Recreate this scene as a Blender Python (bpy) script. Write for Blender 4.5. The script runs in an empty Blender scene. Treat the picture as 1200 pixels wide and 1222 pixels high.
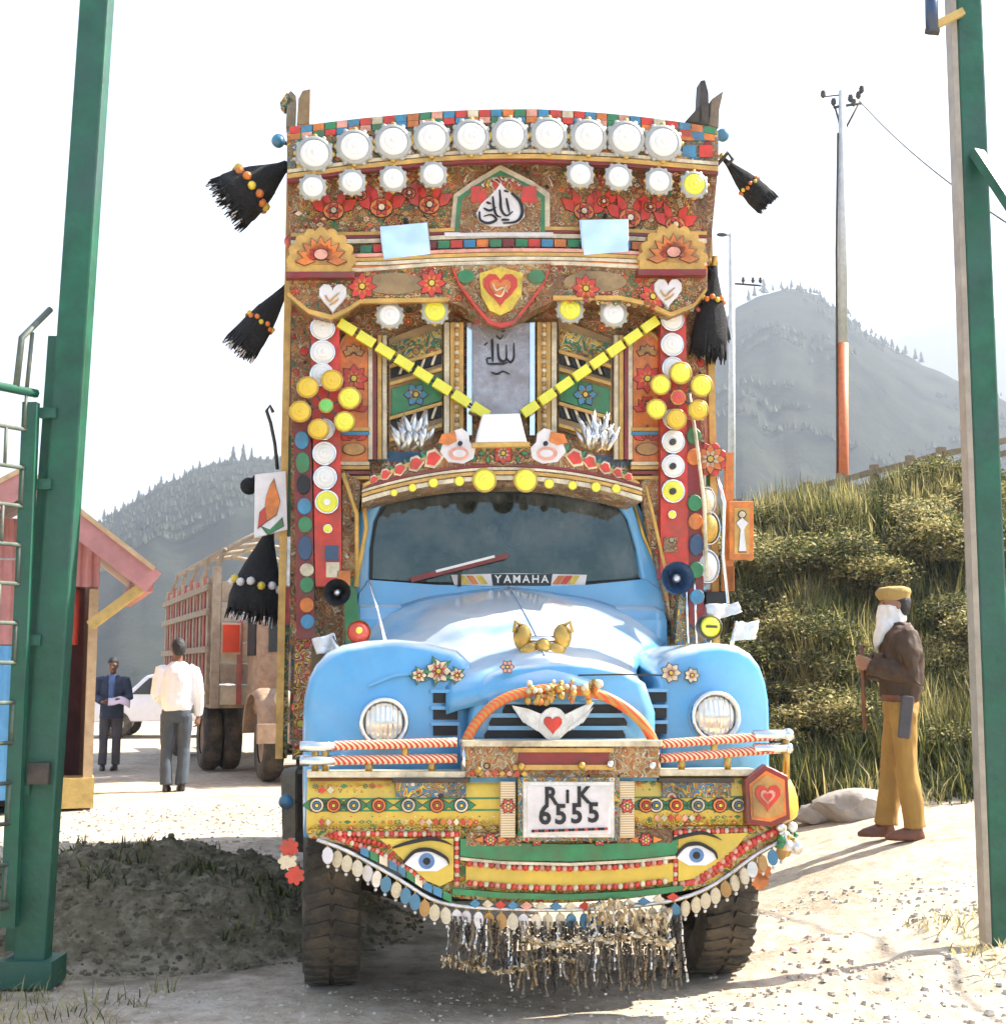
import bpy, bmesh, math, random
from mathutils import Vector, Matrix, noise

# ---------------------------------------------------------------- camera, sky, sun, exposure
SC = bpy.context.scene
COL = SC.collection
FPX = 1600.0                                   # focal length in photo pixels (1200 x 1222)
PITCH = math.atan(189 / FPX)
CAMZ = 1.5
cam_d = bpy.data.cameras.new('camera')
cam_d.sensor_fit = 'HORIZONTAL'; cam_d.sensor_width = 36; cam_d.lens = 36 * FPX / 1200
cam_d.clip_start = 0.05; cam_d.clip_end = 20000
cam = bpy.data.objects.new('camera', cam_d); COL.objects.link(cam)
cam.location = (0, 0, CAMZ); cam.rotation_euler = (math.pi / 2 + PITCH, 0, 0)
SC.camera = cam

SUN_AZ = math.radians(73)                      # clockwise from +Y: behind the truck, to the right
SUN_EL = math.radians(46)
world = bpy.data.worlds.new('World'); SC.world = world; world.use_nodes = True
wn = world.node_tree.nodes; wl = world.node_tree.links
bg = wn['Background']
sky = wn.new('ShaderNodeTexSky'); sky.sky_type = 'NISHITA'; sky.sun_disc = False
sky.sun_elevation = SUN_EL; sky.sun_rotation = SUN_AZ
sky.air_density = 1.0; sky.dust_density = 5.0; sky.ozone_density = 1.0; sky.altitude = 1500
wl.new(sky.outputs[0], bg.inputs[0]); bg.inputs[1].default_value = 0.085
sun_d = bpy.data.lights.new('sun', 'SUN'); sun_d.energy = 5.0; sun_d.angle = math.radians(0.5)
sun_d.color = (1.0, 0.93, 0.82)
sun = bpy.data.objects.new('sun', sun_d); COL.objects.link(sun)
sdir = Vector((math.sin(SUN_AZ) * math.cos(SUN_EL), math.cos(SUN_AZ) * math.cos(SUN_EL), math.sin(SUN_EL)))
sun.rotation_euler = (-sdir).to_track_quat('-Z', 'Y').to_euler(); sun.location = sdir * 50
SC.view_settings.view_transform = 'Standard'; SC.view_settings.look = 'None'
SC.view_settings.gamma = 1; SC.view_settings.use_curve_mapping = False
SC.view_settings.exposure = 2.3
HAZE = 0.0009
SC.cycles.use_denoising = True
SC.cycles.max_bounces = 5; SC.cycles.volume_bounces = 0
SC.cycles.use_adaptive_sampling = True; SC.cycles.adaptive_threshold = .03
SC.cycles.sample_clamp_indirect = 6

# ---------------------------------------------------------------- pixel helpers (a pixel is a direction; depth comes from what it touches)
TH = math.radians(7); TO = (0.2, 6.02)         # truck heading and the ground point under its bumper
CP, SP_ = math.cos(PITCH), math.sin(PITCH)
def ray(u, v):
    a = (u - 600) / FPX; b = (611 - v) / FPX
    return (a, CP - b * SP_, SP_ + b * CP)
def W(u, v, Y):
    d = ray(u, v); t = Y / d[1]
    return Vector((d[0] * t, Y, CAMZ + d[2] * t))
def F(u, v, yl):                                # truck frame: x to the photo's right, y rearwards
    d = ray(u, v); c, s = math.cos(TH), math.sin(TH)
    ox, oy = -TO[0], -TO[1]
    olx, oly = c * ox + s * oy, -s * ox + c * oy
    dx, dy = c * d[0] + s * d[1], -s * d[0] + c * d[1]
    t = (yl - oly) / dy
    return Vector((olx + t * dx, yl, CAMZ + t * d[2]))
def sstep(a, b, x):
    t = max(0.0, min(1.0, (x - a) / (b - a))); return t * t * (3 - 2 * t)
def lerp(a, b, t): return a + (b - a) * t
def fbm(x, y, z=0.0, o=4):
    s = 0; a = 1; k = 1
    for _ in range(o):
        s += a * noise.noise((x * k, y * k, z * k + 7.3)); a *= .5; k *= 2.03
    return s

# ---------------------------------------------------------------- materials
MATS = {}
def base_mat(name):
    m = bpy.data.materials.new(name); m.use_nodes = True
    return m, m.node_tree.nodes, m.node_tree.links, m.node_tree.nodes['Principled BSDF']
def pm(name, rgb, rough=.5, metal=0., var=.18, scale=9., bump=.0, spec=.5, bscale=None, dirt=None, damt=.5, trans=0., coat=0.):
    m, N, L, b = base_mat(name)
    b.inputs['Roughness'].default_value = rough; b.inputs['Metallic'].default_value = metal
    b.inputs['Specular IOR Level'].default_value = spec
    b.inputs['Coat Weight'].default_value = coat
    b.inputs['Transmission Weight'].default_value = trans
    tc = N.new('ShaderNodeTexCoord')
    nz = N.new('ShaderNodeTexNoise'); nz.inputs['Scale'].default_value = scale; nz.inputs['Detail'].default_value = 6
    nz.inputs['Roughness'].default_value = .65
    L.new(tc.outputs['Object'], nz.inputs['Vector'])
    rp = N.new('ShaderNodeValToRGB'); rp.color_ramp.elements[0].position = .3; rp.color_ramp.elements[1].position = .72
    rp.color_ramp.elements[0].color = (*[c * (1 - var) for c in rgb], 1)
    rp.color_ramp.elements[1].color = (*[min(1, c * (1 + var)) for c in rgb], 1)
    L.new(nz.outputs['Fac'], rp.inputs[0])
    out = rp.outputs[0]
    if dirt:
        n2 = N.new('ShaderNodeTexNoise'); n2.inputs['Scale'].default_value = scale * .45; n2.inputs['Detail'].default_value = 9
        n2.inputs['Roughness'].default_value = .75
        L.new(tc.outputs['Object'], n2.inputs['Vector'])
        r2 = N.new('ShaderNodeValToRGB'); r2.color_ramp.elements[0].position = .44; r2.color_ramp.elements[1].position = .68
        r2.color_ramp.elements[1].color = (damt, damt, damt, 1)
        L.new(n2.outputs['Fac'], r2.inputs[0])
        mx = N.new('ShaderNodeMix'); mx.data_type = 'RGBA'
        L.new(r2.outputs[0], mx.inputs['Factor']); L.new(out, mx.inputs['A']); mx.inputs['B'].default_value = (*dirt, 1)
        out = mx.outputs['Result']
    L.new(out, b.inputs['Base Color'])
    if bump:
        n3 = N.new('ShaderNodeTexNoise'); n3.inputs['Scale'].default_value = bscale or scale * 5; n3.inputs['Detail'].default_value = 5
        L.new(tc.outputs['Object'], n3.inputs['Vector'])
        bp = N.new('ShaderNodeBump'); bp.inputs['Strength'].default_value = bump; bp.inputs['Distance'].default_value = .02
        L.new(n3.outputs['Fac'], bp.inputs['Height']); L.new(bp.outputs[0], b.inputs['Normal'])
    MATS[name] = m
    return m
def ornament(name, pal, scale=14., edge=(.05, .022, .008), rough=.45):
    """hand-painted flower work: rosettes mirrored about the truck's centre line"""
    m, N, L, b = base_mat(name)
    b.inputs['Roughness'].default_value = rough
    tc = N.new('ShaderNodeTexCoord'); sp = N.new('ShaderNodeSeparateXYZ'); L.new(tc.outputs['Object'], sp.inputs[0])
    ab = N.new('ShaderNodeMath'); ab.operation = 'ABSOLUTE'; L.new(sp.outputs[0], ab.inputs[0])
    cb = N.new('ShaderNodeCombineXYZ'); L.new(ab.outputs[0], cb.inputs[0]); L.new(sp.outputs[2], cb.inputs[1])
    y2 = N.new('ShaderNodeMath'); y2.operation = 'MULTIPLY'; y2.inputs[1].default_value = .3; L.new(sp.outputs[1], y2.inputs[0]); L.new(y2.outputs[0], cb.inputs[2])
    def mt_(op, a, c=None):
        k = N.new('ShaderNodeMath'); k.operation = op
        for q, v in enumerate((a, c)):
            if v is None: continue
            if isinstance(v, (int, float)): k.inputs[q].default_value = v
            else: L.new(v, k.inputs[q])
        return k.outputs[0]
    def mxc(f, a, c):
        k = N.new('ShaderNodeMix'); k.data_type = 'RGBA'; L.new(f, k.inputs['Factor'])
        for sck, v in (('A', a), ('B', c)):
            if isinstance(v, tuple): k.inputs[sck].default_value = (*v, 1)
            else: L.new(v, k.inputs[sck])
        return k.outputs['Result']
    n1 = N.new('ShaderNodeTexNoise'); n1.inputs['Scale'].default_value = scale * .62; n1.inputs['Detail'].default_value = 1.2; n1.inputs['Distortion'].default_value = .8; L.new(cb.outputs[0], n1.inputs['Vector'])
    cols = pal + pal[1:] + pal[:1]; K = len(cols); lo, hi = .22, .78
    r = N.new('ShaderNodeValToRGB'); r.color_ramp.interpolation = 'CONSTANT'; e = r.color_ramp.elements
    while len(e) < K: e.new(.5)
    for i, c in enumerate(cols): e[i].position = lo + (hi - lo) * i / K; e[i].color = (*c, 1)
    L.new(n1.outputs['Fac'], r.inputs[0])
    fr = mt_('FRACT', mt_('MULTIPLY', mt_('SUBTRACT', n1.outputs['Fac'], lo), K / (hi - lo)))
    col = mxc(mt_('LESS_THAN', fr, .2), r.outputs[0], edge)
    v1 = N.new('ShaderNodeTexVoronoi'); v1.inputs['Scale'].default_value = scale * .40; v1.inputs['Randomness'].default_value = .75; L.new(cb.outputs[0], v1.inputs['Vector'])
    s1 = N.new('ShaderNodeSeparateColor'); L.new(v1.outputs['Color'], s1.inputs[0])
    big = mt_('ADD', .14, mt_('MULTIPLY', s1.outputs[0], .16)); dd = mt_('DIVIDE', v1.outputs['Distance'], big)
    pr = N.new('ShaderNodeValToRGB'); pr.color_ramp.interpolation = 'CONSTANT'; e = pr.color_ramp.elements
    for i, c in enumerate(pal):
        if i > 1: e.new(.5)
    for i, c in enumerate(pal): e[i].position = i / len(pal); e[i].color = (*c, 1)
    L.new(s1.outputs[1], pr.inputs[0])
    col = mxc(mt_('LESS_THAN', dd, 1.15), col, edge); col = mxc(mt_('LESS_THAN', dd, 1.0), col, pr.outputs[0]); col = mxc(mt_('LESS_THAN', dd, .62), col, (.60, .06, .03)); col = mxc(mt_('LESS_THAN', dd, .3), col, (.75, .6, .25))
    class _o: pass
    m2 = _o(); m2.outputs = {'Result': col}; ring = _o(); ring.outputs = [fr]
    nz = N.new('ShaderNodeTexNoise'); nz.inputs['Scale'].default_value = 6; nz.inputs['Detail'].default_value = 8; L.new(tc.outputs['Object'], nz.inputs['Vector'])
    r3 = N.new('ShaderNodeValToRGB'); r3.color_ramp.elements[0].color = (.36, .32, .27, 1); r3.color_ramp.elements[0].position = .3; r3.color_ramp.elements[1].position = .7
    L.new(nz.outputs['Fac'], r3.inputs[0])
    m3 = N.new('ShaderNodeMix'); m3.data_type = 'RGBA'; m3.blend_type = 'MULTIPLY'; m3.inputs['Factor'].default_value = 1
    L.new(m2.outputs['Result'], m3.inputs['A']); L.new(r3.outputs[0], m3.inputs['B'])
    L.new(m3.outputs['Result'], b.inputs['Base Color'])
    bp = N.new('ShaderNodeBump'); bp.inputs['Strength'].default_value = .35; bp.inputs['Distance'].default_value = .01
    L.new(ring.outputs[0], bp.inputs['Height']); L.new(bp.outputs[0], b.inputs['Normal'])
    MATS[name] = m
    return m
def striped(name, ca, cb_, scale=30., rough=.4, direction='DIAGONAL', thr=.5):
    m, N, L, b = base_mat(name); b.inputs['Roughness'].default_value = rough
    tc = N.new('ShaderNodeTexCoord'); w = N.new('ShaderNodeTexWave'); w.bands_direction = direction
    w.inputs['Scale'].default_value = scale; w.inputs['Distortion'].default_value = .6; L.new(tc.outputs['Object'], w.inputs['Vector'])
    r = N.new('ShaderNodeValToRGB'); r.color_ramp.interpolation = 'CONSTANT'; r.color_ramp.elements[0].color = (*ca, 1)
    r.color_ramp.elements[1].color = (*cb_, 1); r.color_ramp.elements[1].position = thr
    L.new(w.outputs['Fac'], r.inputs[0]); L.new(r.outputs[0], b.inputs['Base Color'])
    MATS[name] = m
    return m

RED, ORG, OCH, GRN, BLU, CRM, YEL, PNK, MAR = (.62, .045, .025), (.70, .20, .03), (.50, .27, .07), (.03, .22, .08), (.05, .24, .40), (.72, .62, .42), (.75, .55, .05), (.75, .35, .25), (.22, .02, .02)
for n, c in dict(red=RED, orange=ORG, ochre=OCH, green=GRN, blue=BLU, cream=CRM, yellow=YEL, pink=PNK, maroon=MAR).items():
    pm('paint_' + n, c, rough=.38, var=.22, scale=14, bump=.08, dirt=(.11, .075, .04), damt=.62)
pm('gold', (.62, .40, .10), rough=.32, metal=.75, var=.2, bump=.1, dirt=(.16, .09, .03), damt=.6)
pm('gold_paint', (.60, .36, .08), rough=.4, var=.25, bump=.08, dirt=(.2, .1, .03), damt=.5)
pm('silver', (.68, .68, .66), rough=.3, metal=.85, var=.2, scale=20, bump=.15, dirt=(.25, .22, .18), damt=.5)
pm('chrome', (.75, .76, .78), rough=.12, metal=1, var=.06)
pm('lens_white', (.80, .78, .72), rough=.25, var=.05, bump=.12, bscale=120, coat=.4)
pm('lens_yellow', (.80, .76, .045), rough=.25, var=.06, bump=.12, bscale=120, coat=.4)
pm('lens_amber', (.75, .50, .02), rough=.25, var=.1, bump=.12, bscale=120, coat=.4)
pm('lens_green', (.16, .55, .10), rough=.2, var=.08, coat=.5)
pm('lens_red', (.60, .05, .02), rough=.15, var=.1, coat=.6)
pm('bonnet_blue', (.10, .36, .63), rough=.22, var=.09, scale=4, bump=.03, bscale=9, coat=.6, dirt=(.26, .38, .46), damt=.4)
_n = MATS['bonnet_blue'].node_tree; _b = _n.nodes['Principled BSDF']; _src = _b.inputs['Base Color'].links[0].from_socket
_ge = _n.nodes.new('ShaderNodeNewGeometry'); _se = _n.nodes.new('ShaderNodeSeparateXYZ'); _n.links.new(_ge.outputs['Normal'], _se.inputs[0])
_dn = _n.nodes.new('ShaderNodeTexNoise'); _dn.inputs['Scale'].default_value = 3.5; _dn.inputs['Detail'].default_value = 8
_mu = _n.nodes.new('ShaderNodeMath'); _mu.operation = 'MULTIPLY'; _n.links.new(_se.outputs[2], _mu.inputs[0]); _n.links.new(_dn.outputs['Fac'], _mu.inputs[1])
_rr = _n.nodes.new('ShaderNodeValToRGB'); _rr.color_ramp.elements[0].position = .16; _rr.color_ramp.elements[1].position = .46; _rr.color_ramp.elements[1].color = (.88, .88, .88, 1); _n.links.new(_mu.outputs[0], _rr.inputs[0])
_mi = _n.nodes.new('ShaderNodeMix'); _mi.data_type = 'RGBA'; _mi.inputs['B'].default_value = (.66, .69, .68, 1); _n.links.new(_rr.outputs[0], _mi.inputs['Factor']); _n.links.new(_src, _mi.inputs['A']); _n.links.new(_mi.outputs['Result'], _b.inputs['Base Color'])   # sky glare painted pale on upward faces, over some road dust
pm('outline', (.05, .02, .012), rough=.6, var=.3)
pm('black', (.012, .012, .013), rough=.6, var=.3)
pm('dark_blue', (.02, .05, .11), rough=.25, var=.2, coat=.4)
pm('black_wool', (.010, .010, .011), rough=.95, var=.4, scale=60, bump=.8, bscale=150)
pm('rubber', (.045, .038, .028), rough=.85, var=.4, scale=7, bump=.4, dirt=(.20, .15, .09), damt=.75)
pm('dark_steel', (.05, .045, .04), rough=.6, metal=.3, var=.4, bump=.2, dirt=(.15, .11, .07), damt=.6)
pm('grey_wood', (.20, .16, .11), rough=.85, var=.35, scale=12, bump=.4)
pm('white_cloth', (.75, .74, .72), rough=.9, var=.08, scale=20, bump=.3)
pm('plate_white', (.72, .68, .66), rough=.4, var=.08, scale=12, dirt=(.35, .3, .25), damt=.35)
pm('body_ochre', (.30, .20, .09), rough=.6, var=.3, bump=.15, dirt=(.1, .07, .04), damt=.6)
pm('silver_sheet', (.36, .35, .36), rough=.38, metal=.7, var=.25, scale=9, bump=.25, bscale=60, dirt=(.14, .09, .06), damt=.6)
pm('eye_white', (.80, .80, .82), rough=.35, var=.05)
pm('iris', (.10, .22, .42), rough=.25, var=.3)
BRN = (.30, .15, .05); TAN = (.52, .36, .16)
ornament('orn_warm', [OCH, TAN, CRM, BRN, RED, OCH, GRN, TAN, ORG, BRN], 30)
ornament('orn_gold', [OCH, TAN, CRM, BRN, ORG, OCH, TAN], 34)
ornament('orn_red', [RED, ORG, RED, CRM, MAR, YEL], 26)
ornament('orn_green', [GRN, OCH, GRN, (.05, .3, .2), CRM, YEL], 26)
ornament('orn_yellow', [YEL, YEL, GRN, YEL, RED, YEL, CRM], 26, edge=(.16, .09, .01))
ornament('orn_mix', [RED, BLU, CRM, GRN, ORG, YEL, BLU, OCH], 30)
striped('rope_red', (.60, .05, .02), (.75, .62, .38), 26)
striped('rope_gold', (.50, .26, .06), (.68, .10, .03), 20)
striped('column_stripe', (.50, .33, .14), (.70, .60, .42), 30, direction='Z')
m, N, L, b = base_mat('glass'); b.inputs['Base Color'].default_value = (.35, .42, .42, 1); b.inputs['Roughness'].default_value = .03
b.inputs['Transmission Weight'].default_value = .85; b.inputs['IOR'].default_value = 1.2; MATS['glass'] = m
m, N, L, b = base_mat('mirror'); b.inputs['Base Color'].default_value = (.80, .86, .9, 1); b.inputs['Roughness'].default_value = .04; b.inputs['Metallic'].default_value = 1; MATS['mirror'] = m
_tc = N.new('ShaderNodeTexCoord'); _w = N.new('ShaderNodeTexNoise'); _w.inputs['Scale'].default_value = 5; _w.inputs['Detail'].default_value = 1; L.new(_tc.outputs['Object'], _w.inputs['Vector'])
_bp = N.new('ShaderNodeBump'); _bp.inputs['Strength'].default_value = 1; _bp.inputs['Distance'].default_value = .03; L.new(_w.outputs['Fac'], _bp.inputs['Height']); L.new(_bp.outputs[0], b.inputs['Normal'])   # old wavy glass
m, N, L, b = base_mat('lamp_glass'); b.inputs['Base Color'].default_value = (.80, .80, .72, 1); b.inputs['Roughness'].default_value = .12; b.inputs['Metallic'].default_value = .55; MATS['lamp_glass'] = m
_tc = N.new('ShaderNodeTexCoord'); _w = N.new('ShaderNodeTexWave'); _w.inputs['Scale'].default_value = 14; L.new(_tc.outputs['Object'], _w.inputs['Vector'])
_bp = N.new('ShaderNodeBump'); _bp.inputs['Strength'].default_value = .5; _bp.inputs['Distance'].default_value = .01; L.new(_w.outputs['Fac'], _bp.inputs['Height']); L.new(_bp.outputs[0], b.inputs['Normal'])

# ---------------------------------------------------------------- mesh helpers
class MB:
    def __init__(s): s.v = []; s.f = []; s.m = []; s.mats = []; s.smooth = []
    def mi(s, mat):
        if mat not in s.mats: s.mats.append(mat)
        return s.mats.index(mat)
    def add(s, V, Fc, mat, smooth=False):
        o = len(s.v); i = s.mi(mat)
        s.v += [tuple(p) for p in V]
        for f in Fc: s.f.append(tuple(o + k for k in f)); s.m.append(i); s.smooth.append(smooth)
        return s
    def box(s, x0, x1, y0, y1, z0, z1, mat):
        V = [(x0, y0, z0), (x1, y0, z0), (x1, y1, z0), (x0, y1, z0), (x0, y0, z1), (x1, y0, z1), (x1, y1, z1), (x0, y1, z1)]
        return s.add(V, [(0, 1, 5, 4), (1, 2, 6, 5), (2, 3, 7, 6), (3, 0, 4, 7), (4, 5, 6, 7), (3, 2, 1, 0)], mat)
    def bar(s, a, b, w, h, mat, up=(0, 0, 1)):
        a, b = Vector(a), Vector(b); d = (b - a).normalized(); sx = d.cross(Vector(up))
        if sx.length < 1e-4: sx = d.cross(Vector((0, 1, 0)))
        sx.normalize(); sz = sx.cross(d)
        V = []
        for p in (a, b):
            for i, j in ((-1, -1), (1, -1), (1, 1), (-1, 1)): V.append(p + sx * (w / 2 * i) + sz * (h / 2 * j))
        return s.add(V, [(3, 2, 1, 0), (4, 5, 6, 7), (0, 1, 5, 4), (1, 2, 6, 5), (2, 3, 7, 6), (3, 0, 4, 7)], mat)
    def prism(s, poly, y0, y1, mat, ch=0.0):
        n = len(poly)
        ar = sum(poly[i][0] * poly[(i + 1) % n][1] - poly[(i + 1) % n][0] * poly[i][1] for i in range(n))
        if ar < 0: poly = poly[::-1]
        if ch:
            cx = sum(p[0] for p in poly) / n; cz = sum(p[1] for p in poly) / n
            R = max(math.hypot(p[0] - cx, p[1] - cz) for p in poly); k = 1 - ch / max(R, ch * 2)
            V = [(cx + (p[0] - cx) * k, y0, cz + (p[1] - cz) * k) for p in poly] + [(p[0], y0 + ch * .7, p[1]) for p in poly] + [(p[0], y1, p[1]) for p in poly]
            Fc = [tuple(range(n))] + [(i, n + i, n + (i + 1) % n, (i + 1) % n) for i in range(n)] + [(n + i, 2 * n + i, 2 * n + (i + 1) % n, n + (i + 1) % n) for i in range(n)] + [tuple(range(3 * n - 1, 2 * n - 1, -1))]
            return s.add(V, Fc, mat)
        V = [(p[0], y0, p[1]) for p in poly] + [(p[0], y1, p[1]) for p in poly]
        return s.add(V, [tuple(range(n))] + [(i, n + i, n + (i + 1) % n, (i + 1) % n) for i in range(n)] + [tuple(range(2 * n - 1, n - 1, -1))], mat)
    def lathe(s, c, prof, mat, axis='y', n=20, smooth=True):
        V = []; Fc = []; k = len(prof)
        for i in range(n):
            a = 2 * math.pi * i / n; ca, sa = math.cos(a), math.sin(a)
            for r, h in prof:
                if axis == 'y': V.append((c[0] + r * ca, c[1] + h, c[2] + r * sa))
                elif axis == 'x': V.append((c[0] + h, c[1] + r * ca, c[2] + r * sa))
                else: V.append((c[0] + r * ca, c[1] + r * sa, c[2] + h))
        for i in range(n):
            j = (i + 1) % n
            for q in range(k - 1): Fc.append((i * k + q, j * k + q, j * k + q + 1, i * k + q + 1))
        return s.add(V, Fc, mat, smooth)
    def tube(s, pts, r, mat, n=8, smooth=True, caps=True):
        pts = [Vector(p) for p in pts]; rs = r if isinstance(r, (list, tuple)) else [r] * len(pts)
        V = []; Fc = []; prev = None
        for i, p in enumerate(pts):
            d = (pts[min(i + 1, len(pts) - 1)] - pts[max(i - 1, 0)]).normalized()
            if prev is None:
                sx = d.cross(Vector((0, 0, 1)))
                if sx.length < .05: sx = d.cross(Vector((1, 0, 0)))
            else: sx = prev - d * prev.dot(d)
            sx.normalize(); prev = sx; sy = d.cross(sx)
            for k in range(n):
                a = 2 * math.pi * k / n; V.append(p + sx * (rs[i] * math.cos(a)) + sy * (rs[i] * math.sin(a)))
        for i in range(len(pts) - 1):
            for k in range(n):
                k2 = (k + 1) % n; Fc.append((i * n + k, i * n + k2, (i + 1) * n + k2, (i + 1) * n + k))
        if caps: Fc.append(tuple(range(n - 1, -1, -1))); Fc.append(tuple(range((len(pts) - 1) * n, len(pts) * n)))
        return s.add(V, Fc, mat, smooth)
    def ball(s, c, r, mat, nu=10, nv=7, sc=(1, 1, 1)):
        V = [(c[0], c[1], c[2] + r * sc[2])]; Fc = []
        for j in range(1, nv):
            t = math.pi * j / nv
            for i in range(nu):
                a = 2 * math.pi * i / nu
                V.append((c[0] + r * sc[0] * math.sin(t) * math.cos(a), c[1] + r * sc[1] * math.sin(t) * math.sin(a), c[2] + r * sc[2] * math.cos(t)))
        V.append((c[0], c[1], c[2] - r * sc[2])); e = len(V) - 1
        for i in range(nu):
            i2 = (i + 1) % nu; Fc.append((0, 1 + i, 1 + i2)); Fc.append((e, 1 + (nv - 2) * nu + i2, 1 + (nv - 2) * nu + i))
            for j in range(nv - 2): Fc.append((1 + j * nu + i, 1 + (j + 1) * nu + i, 1 + (j + 1) * nu + i2, 1 + j * nu + i2))
        return s.add(V, Fc, mat, True)
    def mesh(s, name):
        me = bpy.data.meshes.new(name); me.from_pydata(s.v, [], s.f)
        for mt in s.mats: me.materials.append(MATS[mt])
        me.polygons.foreach_set('material_index', s.m); me.polygons.foreach_set('use_smooth', s.smooth)
        me.update(); return me
    def build(s, name, parent=None, loc=None, rz=0.0):
        return link(name, s.mesh(name), parent, loc, rz)
def link(name, me, parent=None, loc=None, rz=0.0):
    o = bpy.data.objects.new(name, me); COL.objects.link(o)
    if parent: o.parent = parent
    if loc is not None: o.location = loc
    if rz: o.rotation_euler = (0, 0, rz)
    return o
def empty(name, loc=(0, 0, 0), rz=0.0):
    o = bpy.data.objects.new(name, None); COL.objects.link(o); o.location = loc; o.rotation_euler = (0, 0, rz); o.empty_display_size = .2
    return o
def tag(o, label=None, cat=None, group=None, kind=None):
    if label: o['label'] = label
    if cat: o['category'] = cat
    if group: o['group'] = group
    if kind: o['kind'] = kind
    return o
def copy_tree(o, parent=None):
    c = o.copy(); COL.objects.link(c); c.parent = parent
    for ch in list(o.children): copy_tree(ch, c)
    return c
def smooth_angle(o, ang=40):
    me = o.data
    me.polygons.foreach_set('use_smooth', [True] * len(me.polygons))
    me.set_sharp_from_angle(angle=math.radians(ang))
def finish(me, bevel=0.0, sub=0, wt=True, solid=0.0, remesh=0.0, smooth=0):
    """bake modifiers into a mesh"""
    t = bpy.data.objects.new('tmp', me); COL.objects.link(t)
    if remesh:
        md = t.modifiers.new('r', 'REMESH'); md.mode = 'VOXEL'; md.voxel_size = remesh; md.use_smooth_shade = True
    if smooth:
        md = t.modifiers.new('sm', 'SMOOTH'); md.factor = .5; md.iterations = smooth
    if solid:
        md = t.modifiers.new('s', 'SOLIDIFY'); md.thickness = solid; md.offset = 0
    if bevel:
        md = t.modifiers.new('b', 'BEVEL'); md.width = bevel; md.segments = 2; md.limit_method = 'ANGLE'
    if sub:
        md = t.modifiers.new('u', 'SUBSURF'); md.levels = sub; md.render_levels = sub
    dg = bpy.context.evaluated_depsgraph_get(); dg.update()
    nm = bpy.data.meshes.new_from_object(t.evaluated_get(dg), depsgraph=dg)
    mats = [x for x in me.materials]
    if not len(nm.materials):
        for x in mats: nm.materials.append(x)
    bpy.data.objects.remove(t)
    return nm
def text_mesh(txt, size, ext, mat, bold=0.0, sx=1.0):
    cu = bpy.data.curves.new('txt', 'FONT'); cu.body = txt; cu.size = size; cu.extrude = ext; cu.offset = bold
    cu.align_x = 'CENTER'; cu.align_y = 'CENTER'; cu.resolution_u = 3
    t = bpy.data.objects.new('tmp', cu); COL.objects.link(t)
    dg = bpy.context.evaluated_depsgraph_get(); dg.update()
    me = bpy.data.meshes.new_from_object(t.evaluated_get(dg), depsgraph=dg)
    bpy.data.objects.remove(t)
    for vv in me.vertices: vv.co = Vector((vv.co.x * sx, -vv.co.z, vv.co.y))
    me.materials.clear(); me.materials.append(MATS[mat])
    return me

# ================================================================ ground, bank, hills
def bank_h(x, y):
    k = sstep(-.6, 2.2, x)
    base = 11.2 + .25 * math.sin(x * 1.3) + .15 * math.sin(x * 3.1 + 1)
    if y < base - .3 or k <= 0: return 0.0
    crest = 2.72 + .80 * sstep(1.6, 6, x) + .12 * (x - 6 if x > 6 else 0)
    t = (y - base) / 5.6
    h = crest * (sstep(-.05, 1.1, t) if t < 1 else sstep(-.05, 1.1, 1.0)) + max(0, y - base - 5.6) * .055 * (1 if y < 60 else 60 / y)
    return h * k
def gh(x, y):
    d = math.hypot(x, y)
    g = .40 * sstep(1.0, 3.3, x) * sstep(5.6, 9.8, y)
    near = 1 - sstep(18, 40, d)
    g += near * (.035 * fbm(x * .7, y * .7, 1) * (1 - .8 * (abs(x - .2) < 1.4 and 5.5 < y < 9)))
    # heap of loose earth beside the left gate post
    mx, my = (x + 2.15) / 1.28, (y - 8.15) / .95
    q = mx * mx + my * my
    if q < 2.2:
        hgt = .46 * max(0, 1 - q / 1.7) ** 1.1
        g += hgt * (1 + .25 * fbm(x * 3, y * 3, 2)) + min(1, hgt * 6) * .045 * fbm(x * 9, y * 9, 4)
    # wheel ruts and loose ridges at the lower right
    rut = sstep(1.0, 1.6, x) * (1 - sstep(4.5, 6, x)) * (1 - sstep(7.3, 8.2, y))
    g += rut * (.095 * math.exp(-((y - 6.25 - .33 * (x - 1)) / .16) ** 2) + .075 * math.exp(-((y - 7.0 - .25 * (x - 1)) / .2) ** 2) + .03 * fbm(x * 5, y * 5, 9))
    g += near * .006 * fbm(x * 8, y * 8, 3, 3)
    g += bank_h(x, y) * (1 + .06 * fbm(x * .9, y * .9, 6)) if y > 10.5 else 0
    if y > 40: g -= .012 * (y - 40) * (1 - sstep(-3, 4, x * 40 / y))
    return g
def grade(a, b, st, lo, hi, k=1.16):
    c = [a + i * st for i in range(int((b - a) / st) + 1)]
    s = st; v = c[-1]
    while v < hi: s *= k; v += s; c.append(v)
    s = st; v = c[0]; pre = []
    while v > lo: s *= k; v -= s; pre.append(v)
    return pre[::-1] + c
xs = grade(-5.0, 6.5, .055, -3500, 3500); ys = grade(4.8, 13.5, .055, -60, 5000, 1.12)
V = [(x, y, gh(x, y)) for y in ys for x in xs]; nx = len(xs)
Fc = [(j * nx + i, j * nx + i + 1, (j + 1) * nx + i + 1, (j + 1) * nx + i) for j in range(len(ys) - 1) for i in range(nx - 1)]
m, N, L, b = base_mat('dirt'); MATS['dirt'] = m; b.inputs['Roughness'].default_value = .95; b.inputs['Specular IOR Level'].default_value = .15
tc = N.new('ShaderNodeTexCoord')
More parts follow.
